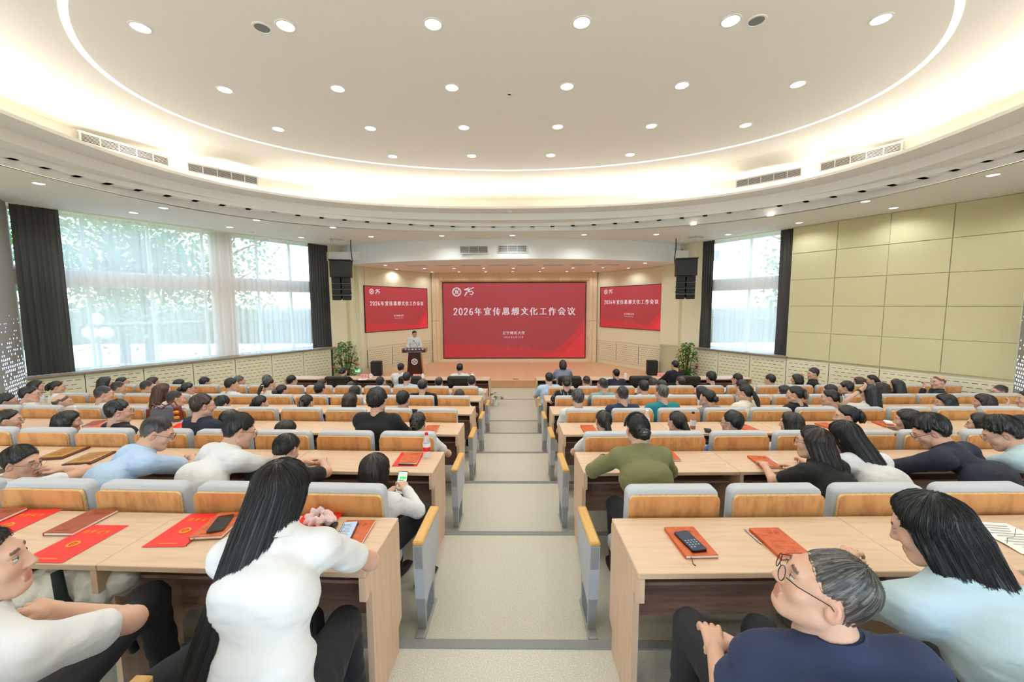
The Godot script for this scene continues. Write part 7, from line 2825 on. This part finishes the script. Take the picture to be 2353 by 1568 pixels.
	tea_cup(2.95, -10.45, "white lidded tea cup beside the man in dark navy suit")
	paper_sheet(7, 3.55, -10.30, 15.0, "white papers before the man in black suit, front table")
	paper_sheet(7, 2.45, -10.30, -8.0, "white papers before the man in dark navy suit, front table")
	paper_sheet(7, -3.95, -10.25, -12.0, "white papers with pen before the woman in black, front table")
	paper_sheet(7, -2.50, -10.25, 6.0, "white papers before the man facing the lectern, front table")
	# trailing plant at the front table's aisle end
	var vp := thing("trailing_plant", "small green trailing plant at the aisle end of the front table", "plant", Vector3(-0.50, LEVEL[7], -10.45))
	var po := MB.new()
	po.lathe(PackedVector2Array([Vector2(0, 0), Vector2(0.07, 0), Vector2(0.09, 0.16), Vector2(0.095, 0.17), Vector2(0.08, 0.17), Vector2(0, 0.15)]), 20)
	part("pot", po, M.china, vp)
	rng.seed = 12
	var sm := MB.new()
	for k in 9:
		var g := rng.randf() * TAU
		var t := Vector3(cos(g) * 0.13, rng.randf_range(0.18, 0.42), sin(g) * 0.13)
		sm.tube(PackedVector3Array([Vector3(0, 0.15, 0), t * Vector3(0.5, 0.95, 0.5), t]), PackedFloat32Array([0.003, 0.003, 0.002]), 5)
		var lf := MB.new()
		var d := Vector3(cos(g), -0.4, sin(g)).normalized()
		var sd := d.cross(Vector3.UP).normalized()
		var nn := sd.cross(d).normalized()
		if nn.y < 0.0:
			nn = -nn
		for q in 6:
			var u0 := q / 6.0
			var u1 := (q + 1) / 6.0
			var w0 := 0.045 * sin(PI * pow(u0, 0.7))
			var w1 := 0.045 * sin(PI * pow(u1, 0.7))
			lf.quad(t + d * 0.12 * u0 - sd * w0, t + d * 0.12 * u1 - sd * w1, t + d * 0.12 * u1 + sd * w1, t + d * 0.12 * u0 + sd * w0, nn)
		part("leaf", lf, M.leaf, vp)
	part("stems", sm, M.leaf, vp)
	# black chairs of the front table
	var bc := [[-4.15, "beneath the woman in black"], [-2.42, "behind the man facing the lectern"], [-1.28, "behind the man beside the aisle"], [1.30, "behind the woman in blue-grey blazer"], [2.95, "beside the man in dark navy suit"], [4.05, "behind the man in black suit"]]
	for c in bc:
		leather_chair(Vector3(c[0], LEVEL[7], -9.42 - 0.02), 0.0, "black leather chair " + c[1] + " at the front table")
	# cloth tote hanging under the rearmost desk
	var tb := thing("tote_bag", "white canvas tote bag with dark green strap under the rearmost desk", "bag", Vector3(-2.13, LEVEL[1] + 0.30, -1.80))
	var tf := Field.new(Vector3(-0.4, -0.2, -0.2), Vector3(0.45, 0.42, 0.2), 0.016)
	tf.cone(Vector3(-0.25, 0.0, 0.0), Vector3(0.28, 0.31, 0.0), 0.10, 0.07, 0.05)
	tf.cone(Vector3(-0.20, 0.22, 0.02), Vector3(0.2, 0.30, 0.0), 0.12, 0.08, 0.05)
	wob.seed = 4
	tf.ripple(wob, 0.03, Vector3(12, 9, 12))
	var tm := MB.new()
	tf.to(tm)
	part("canvas", tm, plainmat(Color(0.88, 0.86, 0.80), 0.9), tb)
	var ts := MB.new()
	ts.tube(PackedVector3Array([Vector3(0.06, 0.40, 0.08), Vector3(0.12, 0.30, 0.12), Vector3(0.15, 0.20, 0.10), Vector3(0.30, 0.16, 0.05), Vector3(0.33, -0.05, 0.02)]), PackedFloat32Array([0.02, 0.022, 0.02, 0.022, 0.018]), 8)
	part("strap", ts, plainmat(Color(0.03, 0.12, 0.10), 0.8), tb)

# ---------------------------------------------------------------- outside the windows
func tree(at: Vector3, h: float, w: float, label: String, seed_: int) -> void:
	var g := thing("tree", label, "tree", at, 0.0, "trees outside the windows")
	rng.seed = seed_
	var t := MB.new()
	t.tube(PackedVector3Array([Vector3.ZERO, Vector3(0.1, h * 0.3, 0), Vector3(-0.05, h * 0.6, 0.1), Vector3(0, h * 0.9, 0)]), PackedFloat32Array([0.16, 0.13, 0.09, 0.02]), 8)
	for k in 7:
		var g0 := rng.randf() * TAU
		var y := rng.randf_range(0.35, 0.75) * h
		t.tube(PackedVector3Array([Vector3(0, y, 0), Vector3(cos(g0) * w * 0.4, y + 0.5, sin(g0) * w * 0.4), Vector3(cos(g0) * w * 0.8, y + 0.9, sin(g0) * w * 0.8)]), PackedFloat32Array([0.06, 0.04, 0.015]), 6)
	part("trunk", t, M.bark, g)
	var l := MB.new()
	var n := 2600
	var clumps := []
	for k in 26:
		var d := Vector3(rng.randf_range(-1, 1), rng.randf_range(-1, 1), rng.randf_range(-1, 1))
		d = d.normalized() * pow(rng.randf(), 0.4)
		clumps.append(Vector3(d.x * w, h * 0.62 + d.y * h * 0.42, d.z * w))
	for k in n:
		var c: Vector3 = clumps[k % clumps.size()] + Vector3(rng.randfn(), rng.randfn(), rng.randfn()) * w * 0.24
		var d := Vector3(rng.randf_range(-1, 1), rng.randf_range(-1, 0.3), rng.randf_range(-1, 1)).normalized()
		var s := d.cross(Vector3(0.2, 1, 0.1)).normalized() * 0.07
		var nn := s.cross(d).normalized()
		l.face(c - d * 0.12, c + s, c + d * 0.12, nn)
		l.face(c - d * 0.12, c - s, c + d * 0.12, nn)
	part("foliage", l, M.tree_leaf, g).set_meta("kind", "stuff")

func make_outside() -> void:
	M.tree_leaf = plainmat(Color(0.20, 0.36, 0.10), 0.6)
	M.tree_leaf.backlight_enabled = true
	M.tree_leaf.backlight = Color(0.35, 0.55, 0.12)
	var gr := MB.new()
	gr.box(Vector3(-24, -0.6, -14), Vector3(26, 0.4, 40))
	gr.box(Vector3(24, -0.6, -14), Vector3(26, 0.4, 40))
	gr.box(Vector3(0, 0.5, 16), Vector3(44, 0.4, 25))
	slab_struct("ground", gr, plainmat(Color(0.66, 0.66, 0.60), 0.9))
	var tl := [[-13.5, -13.5, 7.5, 1.9], [-12.8, -17.5, 8.0, 2.2], [-15.5, -9.5, 8.5, 2.4], [-14.5, -15.5, 8.0, 2.2], [-18.5, -12.5, 9.0, 2.8], [-17.0, -17.0, 9.0, 2.6], [-20.5, -8.0, 9.5, 3.0]]
	for k in tl.size():
		tree(Vector3(tl[k][0], -0.4, tl[k][1]), tl[k][2], tl[k][3], "leafy green tree outside the wide window, %s counted from the stage" % ordinal(k), 40 + k)
	var tr := [[12.0, -16.5, 7.5, 2.0], [13.8, -13.0, 8.0, 2.3], [16.0, -17.5, 8.5, 2.6]]
	for k in tr.size():
		tree(Vector3(tr[k][0], -0.4, tr[k][1]), tr[k][2], tr[k][3], "leafy green tree outside the narrow window, %s counted from the stage" % ordinal(k), 60 + k)
	var g := thing("street_lamp", "garden lamp with four round white globes outside the wide window", "lamp post", Vector3(-12.3, -0.4, -11.6))
	var p := MB.new()
	p.tube(PackedVector3Array([Vector3.ZERO, Vector3(0, 2.7, 0)]), PackedFloat32Array([0.06, 0.04]), 10)
	for q in [-0.38, 0.38]:
		p.bar(Vector3(0, 2.25, 0), Vector3(q * 0.85, 2.38, q * 0.3), 0.02)
	part("post", p, M.grille, g)
	for q in [Vector3(0, 2.90, 0), Vector3(-0.38, 2.5, -0.13), Vector3(0.38, 2.5, 0.13), Vector3(0.02, 2.5, 0.2)]:
		var b := MB.new()
		b.ball(q, Vector3.ONE * 0.17, 20, 12)
		part("globe", b, plainmat(Color(0.95, 0.95, 0.93), 0.3), g)

# ---------------------------------------------------------------- the people close by
# joints from places in the hall; hip and head fix the spine
func posed(sex: String, hip: Vector3, floor_y: float, body: float, head: Vector3, arms: Dictionary, bow := 0.025, wide := 1.0) -> Dictionary:
	var inv := Basis(Vector3.UP, deg_to_rad(-body)).inverse()
	var at := Vector3(hip.x, floor_y, hip.z)
	var j := {"s": 1.0 if sex == "m" else 0.95, "sex": sex}
	j.hip = Vector3(0, hip.y - floor_y, 0)
	j.head = inv * (head - at)
	var up: Vector3 = (j.head - j.hip).normalized()
	j.neck = j.head - up * 0.13 * j.s + Vector3(0, 0, 0.012)
	j.waist = j.hip.lerp(j.neck, 0.34) + Vector3(0, 0, bow)
	j.chest = j.hip.lerp(j.neck, 0.69) + Vector3(0, 0, bow * 1.2)
	var t: Vector3 = (j.neck - j.waist).normalized()
	j.lean = atan2(-t.z, t.y)
	var w: float = (0.175 if sex == "m" else 0.152) * wide
	for k in [-1.0, 1.0]:
		var c := "r" if k > 0.0 else "l"
		j["sh" + c] = j.neck - t * 0.055 + Vector3(k * w, 0, 0.0)
		if arms.has("sh" + c):
			j["sh" + c] = inv * (arms["sh" + c] - at)
		j["el" + c] = inv * (arms["el" + c] - at)
		j["wr" + c] = inv * (arms["wr" + c] - at)
	return j

func near(d: Dictionary) -> Node3D:
	var p := d.duplicate()
	p.lean = 0
	p.arms = "x"
	var g := person(p)
	return g

func legs_of(g: Node3D, hip: Vector3, knees: Array, ankles: Array, mat: Material, cell := 0.013) -> void:
	# trousers over two legs, in the frame of the person
	var x := g.transform.affine_inverse()
	var lo := Vector3(9, 9, 9)
	var hi := -lo
	for p in knees + ankles + [hip]:
		lo = lo.min(x * (p as Vector3))
		hi = hi.max(x * (p as Vector3))
	var f := Field.new(lo - Vector3.ONE * 0.22, hi + Vector3.ONE * 0.22, cell)
	var h: Vector3 = x * hip
	f.cone(h + Vector3(-0.07, -0.02, 0.02), h + Vector3(0.07, -0.02, 0.02), 0.132, 0.132, 0.05)
	for k in 2:
		var s := -1.0 if k == 0 else 1.0
		f.cone(h + Vector3(s * 0.085, -0.03, -0.03), x * (knees[k] as Vector3), 0.098, 0.068, 0.05)
		f.cone(x * (knees[k] as Vector3), x * (ankles[k] as Vector3), 0.069, 0.055, 0.02)
	wob.seed = 31
	f.ripple(wob, 0.006, Vector3(7, 16, 9))
	var m := MB.new()
	f.to(m)
	part("trousers", m, mat, g)
	var sm := MB.new()
	for k in 2:
		var a: Vector3 = x * (ankles[k] as Vector3)
		var b := MB.new()
		shoe(b, Transform3D(Basis.IDENTITY, Vector3(a.x, maxf(0.0, a.y - 0.09), a.z)))
		part("shoe", b, M.black, g)

func make_near() -> void:
	var f1: float = LEVEL[1]
	var f2: float = LEVEL[2]
	# --- rearmost row
	var hip := Vector3(-0.73, f1 + 0.60, -1.14)
	var girl := near({"label": "woman with very long dark hair in white short-sleeved shirt at the aisle end", "sex": "f", "top": "white", "sleeve": "s", "yaw": 4.0, "nod": 14.0, "body": 2.0, "hair": "lg", "hc": "d", "hairlen": 0.74, "detail": 3, "nolegs": true, "head": Vector3(-0.81, 2.185, -1.42), "drapex": Vector3(-0.20, -1, 0.42), "bulk": 1.02,
		"joints": posed("f", hip, f1, 2.0, Vector3(-0.81, 2.185, -1.42), {"elr": Vector3(-0.575, 1.765, -1.64), "wrr": Vector3(-0.80, 1.755, -1.76), "ell": Vector3(-1.02, 1.775, -1.60), "wrl": Vector3(-0.86, 1.755, -1.80), "shr": Vector3(-0.645, 2.00, -1.37), "shl": Vector3(-0.965, 1.985, -1.34)}, 0.03)})
	legs_of(girl, hip, [Vector3(-0.88, f1 + 0.50, -1.66), Vector3(-0.70, f1 + 0.52, -1.64)], [Vector3(-0.86, f1 + 0.09, -1.72), Vector3(-0.66, f1 + 0.09, -1.62)], cloth("trousers"))
	hip = Vector3(-1.50, f1 + 0.52, -0.98)
	var man := near({"label": "man in white T-shirt with folded bare arms at the picture edge, rearmost row", "sex": "m", "top": "white", "sleeve": "s", "yaw": 55.0, "nod": -6.0, "body": 14.0, "hair": "sh", "hc": "k", "detail": 3, "nolegs": true, "head": Vector3(-1.555, 2.09, -1.12), "bulk": 1.08,
		"joints": posed("m", hip, f1, 14.0, Vector3(-1.555, 2.09, -1.12), {"elr": Vector3(-1.265, 1.80, -1.27), "wrr": Vector3(-1.54, 1.835, -1.27), "ell": Vector3(-1.74, 1.80, -1.20), "wrl": Vector3(-1.40, 1.795, -1.285), "shr": Vector3(-1.325, 1.895, -1.02), "shl": Vector3(-1.68, 1.93, -1.08)}, 0.02)})
	legs_of(man, hip, [Vector3(-1.64, f1 + 0.57, -1.72), Vector3(-1.16, f1 + 0.52, -1.58)], [Vector3(-1.66, f1 + 0.10, -1.80), Vector3(-1.05, f1 + 0.10, -1.75)], cloth("charcoal"))
	hip = Vector3(0.99, f1 + 0.50, -0.92)
	var polo := near({"label": "man in navy polo leaning back with clasped hands, greying cropped hair", "sex": "m", "top": "navypolo", "sleeve": "s", "glasses": 1, "yaw": -62.0, "nod": -20.0, "body": -16.0, "hair": "bz", "hc": "g", "detail": 3, "nolegs": true, "head": Vector3(0.90, 2.10, -1.03), "bulk": 1.10,
		"joints": posed("m", hip, f1, -16.0, Vector3(0.90, 2.10, -1.03), {"ell": Vector3(0.69, 1.70, -1.10), "wrl": Vector3(0.75, 1.70, -1.29), "elr": Vector3(1.16, 1.68, -1.08), "wrr": Vector3(0.86, 1.68, -1.29), "shl": Vector3(0.745, 1.885, -1.03), "shr": Vector3(1.09, 1.93, -0.96)}, 0.02)})
	legs_of(polo, hip, [Vector3(0.79, f1 + 0.585, -1.55), Vector3(1.08, f1 + 0.56, -1.55)], [Vector3(0.70, f1 + 0.10, -1.40), Vector3(1.10, f1 + 0.10, -1.60)], cloth("charcoal"))
	hip = Vector3(1.60, f1 + 0.56, -0.96)
	var blue := near({"label": "woman with long black hair in pale blue top with black mesh back", "sex": "f", "top": "paleblue", "sleeve": "s", "yaw": -38.0, "nod": 22.0, "body": -14.0, "hair": "lg", "hc": "k", "hairlen": 0.36, "detail": 3, "nolegs": true, "head": Vector3(1.42, 2.14, -1.26), "drapex": Vector3(0.35, -1, 0.30), "bulk": 1.12,
		"joints": posed("f", hip, f1, -14.0, Vector3(1.42, 2.14, -1.26), {"ell": Vector3(1.27, 1.765, -1.50), "wrl": Vector3(1.48, 1.79, -1.64), "elr": Vector3(1.98, 1.77, -1.34), "wrr": Vector3(2.08, 1.80, -1.60), "shl": Vector3(1.29, 1.935, -1.17), "shr": Vector3(1.68, 1.95, -1.09)}, 0.03)})
	legs_of(blue, hip, [Vector3(1.50, f1 + 0.53, -1.48), Vector3(1.74, f1 + 0.53, -1.46)], [Vector3(1.50, f1 + 0.10, -1.52), Vector3(1.76, f1 + 0.10, -1.50)], cloth("charcoal"))
	# mesh panel on the back of the pale top
	var sm: ArrayMesh = (blue.get_node("shirt") as MeshInstance3D).mesh
	var ar := sm.surface_get_arrays(0)
	var vv: PackedVector3Array = ar[Mesh.ARRAY_VERTEX]
	var nn: PackedVector3Array = ar[Mesh.ARRAY_NORMAL]
	var ii: PackedInt32Array = ar[Mesh.ARRAY_INDEX]
	var jb: Dictionary = posed("f", hip, f1, -14.0, Vector3(1.42, 2.14, -1.26), {"ell": hip, "wrl": hip, "elr": hip, "wrr": hip})
	var b := MB.new()
	for k in range(0, ii.size(), 3):
		var c := (vv[ii[k]] + vv[ii[k + 1]] + vv[ii[k + 2]]) / 3.0
		var rel: Vector3 = c - jb.chest
		if nn[ii[k]].z > 0.25 and rel.y < 0.06 - 0.55 * rel.x * rel.x * 8.0 and rel.y > -0.13 and absf(rel.x - 0.01) < 0.17:
			for q in 3:
				b.pt(vv[ii[k + q]] + nn[ii[k + q]] * 0.003, nn[ii[k + q]])
			b.ix.append_array([b.v.size() - 3, b.v.size() - 2, b.v.size() - 1])
	part("mesh_back", b, plainmat(Color(0.06, 0.06, 0.065), 0.9), blue)
	# --- second row
	var g: Node3D
	near({"label": "man in light blue shirt bending over the desk, spectacles on", "sex": "m", "top": "lblue", "sleeve": "s", "glasses": 1, "yaw": 58.0, "nod": 24.0, "body": 34.0, "hair": "bz", "hc": "k", "detail": 2, "head": Vector3(-2.60, 1.935, -2.85), "bulk": 1.06,
		"joints": posed("m", Vector3(-2.80, f2 + 0.53, -2.46), f2, 34.0, Vector3(-2.60, 1.935, -2.85), {"elr": Vector3(-2.50, 1.60, -3.06), "wrr": Vector3(-2.74, 1.585, -3.30), "ell": Vector3(-3.02, 1.60, -2.86), "wrl": Vector3(-2.86, 1.585, -3.20)}, 0.06)})
	near({"label": "man in white shirt bending over the desk next to light blue shirt", "sex": "m", "top": "white", "sleeve": "s", "glasses": 1, "yaw": 44.0, "nod": 20.0, "body": 28.0, "hair": "sh", "hc": "k", "detail": 2, "head": Vector3(-1.98, 1.955, -2.85), "bulk": 1.06,
		"joints": posed("m", Vector3(-2.13, f2 + 0.53, -2.46), f2, 28.0, Vector3(-1.98, 1.955, -2.85), {"elr": Vector3(-1.72, 1.60, -2.98), "wrr": Vector3(-1.92, 1.585, -3.22), "ell": Vector3(-2.36, 1.60, -2.86), "wrl": Vector3(-2.10, 1.585, -3.20)}, 0.06)})
	near({"label": "man with thinning dark crown, head bowed behind the long-haired woman", "sex": "m", "top": "black", "sleeve": "s", "yaw": 8.0, "nod": 30.0, "body": 5.0, "hair": "fr", "hc": "d", "detail": 2, "head": Vector3(-1.65, 1.805, -2.86),
		"joints": posed("m", Vector3(-1.60, f2 + 0.50, -2.50), f2, 5.0, Vector3(-1.65, 1.805, -2.86), {"elr": Vector3(-1.40, 1.60, -2.95), "wrr": Vector3(-1.55, 1.585, -3.2), "ell": Vector3(-1.86, 1.60, -2.95), "wrl": Vector3(-1.70, 1.585, -3.2)}, 0.05)})
	near({"label": "man in profile with spectacles, hand to mouth, second row from rear at picture edge", "sex": "m", "top": "white", "sleeve": "s", "glasses": 1, "yaw": 82.0, "nod": 8.0, "body": 40.0, "hair": "sh", "hc": "d", "detail": 2, "head": Vector3(-3.52, 1.745, -2.76),
		"joints": posed("m", Vector3(-3.62, f2 + 0.46, -2.52), f2, 40.0, Vector3(-3.52, 1.745, -2.76), {"elr": Vector3(-3.25, 1.60, -2.95), "wrr": Vector3(-3.37, 1.66, -2.86), "ell": Vector3(-3.80, 1.58, -2.95), "wrl": Vector3(-3.5, 1.585, -3.05)}, 0.04)})
	g = near({"label": "woman with brown bob in white blouse holding a phone, aisle seat", "sex": "f", "top": "white", "sleeve": "l", "yaw": 14.0, "nod": 18.0, "body": 18.0, "hair": "bob", "hc": "b", "detail": 2, "hairlen": 0.17, "head": Vector3(-0.895, 1.755, -2.60),
		"joints": posed("f", Vector3(-0.86, f2 + 0.46, -2.48), f2, 18.0, Vector3(-0.895, 1.755, -2.60), {"elr": Vector3(-0.625, 1.45, -2.66), "wrr": Vector3(-0.755, 1.525, -2.83), "ell": Vector3(-1.10, 1.42, -2.62), "wrl": Vector3(-0.90, 1.48, -2.85)}, 0.03)})
	var ph := thing("phone", "phone with green and white chat, held by the woman with brown bob", "phone", Vector3(-0.80, 1.545, -2.885), 0.0)
	ph.rotation = Vector3(-0.55, -0.10, 0)
	var pb := MB.new()
	pb.slab(rounded(0.077, 0.165, 0.010), 0.009)
	part("case", pb, M.phone, ph)
	var pz := MB.new()
	pz.slab(rounded(0.071, 0.157, 0.008), 0.001, Transform3D(Basis.IDENTITY, Vector3(0, 0, 0.005)))
	part("screen", pz, glow(Color(0.76, 0.82, 0.80), 0.6), ph)
	var pg := MB.new()
	pg.box(Vector3(0.006, 0.035, 0.0058), Vector3(0.05, 0.016, 0.0006))
	part("chat_bubble", pg, glow(Color(0.35, 0.78, 0.38), 0.6), ph)
	var pk := MB.new()
	for k in 6:
		pk.box(Vector3(-0.008, 0.015 - 0.014 * k, 0.0058), Vector3(0.04 - 0.006 * (k % 2), 0.004, 0.0005))
	part("text_lines", pk, plainmat(Color(0.35, 0.4, 0.4), 0.5), ph)
	g = near({"label": "woman in olive shirt with black beaded headband and low bun", "sex": "f", "top": "olive", "sleeve": "l", "yaw": -6.0, "nod": 6.0, "body": -2.0, "hair": "bn", "hc": "k", "detail": 2, "head": Vector3(0.945, 1.965, -2.84), "bulk": 1.06,
		"joints": posed("f", Vector3(0.955, f2 + 0.53, -2.56), f2, -2.0, Vector3(0.945, 1.965, -2.84), {"ell": Vector3(0.655, 1.60, -2.98), "wrl": Vector3(0.80, 1.59, -3.26), "elr": Vector3(1.25, 1.60, -2.98), "wrr": Vector3(1.08, 1.59, -3.26)}, 0.05)})
	var hx: Transform3D = (g.get_node("hair") as Node3D).transform
	var hb := MB.new()
	var pp := PackedVector3Array()
	var rr := PackedFloat32Array()
	var bd := MB.new()
	for k in 21:
		var q := PI * k / 20.0
		var c := Vector3(0.089 * cos(q), 0.030 + 0.102 * sin(q), -0.022)
		pp.append(c)
		rr.append(0.009)
		bd.ball(c + Vector3(cos(q), sin(q), 0.3) * 0.009, Vector3.ONE * 0.0035, 6, 4)
	hb.tube(pp, rr, 8)
	part("headband", hb, M.ink, g).transform = hx
	part("beads", bd, plainmat(Color(0.6, 0.6, 0.62), 0.2), g).transform = hx
	g.get_node("beads").set_meta("kind", "stuff")
	var cr := MB.new()
	for k in 9:
		cr.ball(Vector3(-0.02 + 0.009 * (k % 4), 0.02 - 0.012 * (k / 4), 0.163 - 0.002 * k), Vector3.ONE * 0.004, 8, 5)
	part("crystal_pin", cr, M.chrome, g).transform = hx
	var br := MB.new()
	var jo := posed("f", Vector3(0.955, f2 + 0.53, -2.56), f2, -2.0, Vector3(0.945, 1.965, -2.84), {"ell": Vector3(0.655, 1.60, -2.98), "wrl": Vector3(0.80, 1.59, -3.26), "elr": Vector3(1.25, 1.60, -2.98), "wrr": Vector3(1.08, 1.59, -3.26)}, 0.05)
	var wd: Vector3 = (jo.wrl - jo.ell).normalized()
	var w1 := wd.cross(Vector3.UP).normalized()
	var w2 := w1.cross(wd)
	for k in 14:
		var q := TAU * k / 14.0
		br.ball(jo.wrl - wd * 0.012 + (w1 * cos(q) + w2 * sin(q)) * 0.033, Vector3.ONE * 0.008, 8, 6)
	part("bead_bracelet", br, plainmat(Color(0.33, 0.34, 0.20), 0.4), g)
	near({"label": "woman with long brown hair in black, spectacles, second row from rear", "sex": "f", "top": "black", "sleeve": "s", "glasses": 1, "yaw": -48.0, "nod": 2.0, "body": -18.0, "hair": "lg", "hc": "b", "hairlen": 0.42, "detail": 2, "head": Vector3(2.14, 1.905, -2.74), "drapex": Vector3(0.22, -1, 0.22),
		"joints": posed("f", Vector3(2.20, f2 + 0.53, -2.52), f2, -18.0, Vector3(2.14, 1.905, -2.74), {"ell": Vector3(1.96, 1.58, -2.85), "wrl": Vector3(2.06, 1.585, -3.12), "elr": Vector3(2.42, 1.58, -2.78), "wrr": Vector3(2.28, 1.585, -3.08)}, 0.03)})
	near({"label": "woman with long straight black hair in white sleeveless top, leaning forward", "sex": "f", "top": "white", "sleeve": "n", "yaw": -14.0, "nod": 20.0, "body": -6.0, "hair": "lg", "hc": "k", "hairlen": 0.48, "detail": 2, "head": Vector3(2.46, 1.905, -2.86), "drapex": Vector3(0.40, -1, 0.55),
		"joints": posed("f", Vector3(2.66, f2 + 0.53, -2.50), f2, -6.0, Vector3(2.46, 1.905, -2.86), {"ell": Vector3(2.34, 1.60, -2.90), "wrl": Vector3(2.42, 1.60, -3.18), "elr": Vector3(2.84, 1.60, -2.92), "wrr": Vector3(2.66, 1.60, -3.2)}, 0.05)})
	near({"label": "young man with tousled black hair in navy suit bending over the desk", "sex": "m", "top": "suit", "sleeve": "l", "glasses": 1, "yaw": -56.0, "nod": 30.0, "body": -24.0, "hair": "wv", "hc": "k", "detail": 2, "head": Vector3(3.22, 1.90, -3.0), "bulk": 1.08,
		"joints": posed("m", Vector3(3.36, f2 + 0.53, -2.46), f2, -24.0, Vector3(3.22, 1.90, -3.0), {"ell": Vector3(2.92, 1.62, -2.98), "wrl": Vector3(3.12, 1.60, -3.34), "elr": Vector3(3.60, 1.62, -2.96), "wrr": Vector3(3.42, 1.59, -3.24)}, 0.07, 1.12)})
	near({"label": "young man with thick black hair in pale blue shirt, head bowed, at picture edge", "sex": "m", "top": "paleblue", "sleeve": "s", "glasses": 1, "yaw": -52.0, "nod": 30.0, "body": -24.0, "hair": "wv", "hc": "k", "detail": 2, "head": Vector3(3.76, 1.885, -3.0), "bulk": 1.06,
		"joints": posed("m", Vector3(3.96, f2 + 0.53, -2.50), f2, -24.0, Vector3(3.76, 1.885, -3.0), {"ell": Vector3(3.66, 1.60, -3.05), "wrl": Vector3(3.76, 1.59, -3.34), "elr": Vector3(4.24, 1.60, -2.98), "wrr": Vector3(4.02, 1.59, -3.26)}, 0.06)})
	# --- the speaker at the lectern
	var sp := {"label": "speaker standing behind the lectern in white shirt with glasses", "sex": "m", "top": "white", "sleeve": "l", "glasses": 1, "yaw": 150.0, "nod": 8.0, "body": 168.0, "hair": "sh", "hc": "k", "detail": 1, "nolegs": true, "lean": 0, "arms": "stand", "head": Vector3(-3.80, STAGE_Y + 1.535, -15.02)}
	var hs := Vector3(-3.80, STAGE_Y + 0.90, -15.02)
	sp.joints = posed("m", hs, STAGE_Y, 168.0, sp.head, {"elr": Vector3(-4.06, STAGE_Y + 1.08, -14.92), "wrr": Vector3(-3.94, STAGE_Y + 1.05, -14.72), "ell": Vector3(-3.54, STAGE_Y + 1.08, -14.96), "wrl": Vector3(-3.66, STAGE_Y + 1.05, -14.74)}, 0.0)
	var s := person(sp)
	legs_of(s, hs, [Vector3(-3.71, STAGE_Y + 0.49, -15.02), Vector3(-3.89, STAGE_Y + 0.49, -15.02)], [Vector3(-3.70, STAGE_Y + 0.09, -15.04), Vector3(-3.90, STAGE_Y + 0.09, -15.04)], cloth("trousers"), 0.02)

# ---------------------------------------------------------------- the scene
const COVE := 0.72
const LINE := 0.05
const LAMP := 1.0
const RLAMP := 1.05
const SLAMP := 0.55

func _ready() -> void:
	rng.seed = 1
	var cam := Camera3D.new()
	cam.name = "camera"
	cam.fov = 81.174
	cam.near = 0.05
	cam.far = 200.0
	add_child(cam)
	cam.position = Vector3(0.0673, 2.88, 0.0)
	cam.basis = Basis(Vector3.UP, deg_to_rad(0.6557)) * Basis(Vector3.RIGHT, deg_to_rad(-5.2067)) * Basis(Vector3(0, 0, 1), deg_to_rad(-0.1858))
	cam.current = true
	var env := Environment.new()
	env.background_mode = Environment.BG_SKY
	var sky := ProceduralSkyMaterial.new()
	sky.sky_top_color = Color(0.55, 0.72, 0.92)
	sky.sky_horizon_color = Color(0.90, 0.95, 0.98)
	sky.ground_bottom_color = Color(0.40, 0.42, 0.36)
	sky.ground_horizon_color = Color(0.72, 0.76, 0.72)
	sky.sky_energy_multiplier = 2.6
	sky.ground_energy_multiplier = 1.2
	env.sky = Sky.new()
	env.sky.sky_material = sky
	env.tonemap_mode = Environment.TONE_MAPPER_LINEAR
	env.tonemap_exposure = 0.95
	env.sdfgi_enabled = true
	env.ssao_enabled = true
	env.ssil_enabled = true
	var we := WorldEnvironment.new()
	we.name = "environment"
	we.environment = env
	add_child(we)
	var sun := DirectionalLight3D.new()
	sun.name = "sun"
	sun.light_energy = 3.6
	sun.light_color = Color(1.0, 0.96, 0.88)
	sun.light_angular_distance = 0.5
	sun.shadow_enabled = true
	add_child(sun)
	sun.look_at_from_position(Vector3.ZERO, Vector3(-0.1, -1.0, -0.55), Vector3.UP)
	var t0 := Time.get_ticks_msec()
	make_materials()
	make_floor()
	make_ceiling()
	for s in [-1.0, 1.0]:
		make_side_wall(s)
		make_window(s)
	make_curtains()
	make_grey_panels()
	make_stage_walls()
	make_portal()
	make_lamps()
	make_fittings()
	make_screens()
	make_seating()
	make_stage_things()
	print("built in ", Time.get_ticks_msec() - t0)
	make_kit()
	make_props()
	make_outside()
	make_crowd()
	make_near()
	print("people ", Time.get_ticks_msec() - t0)
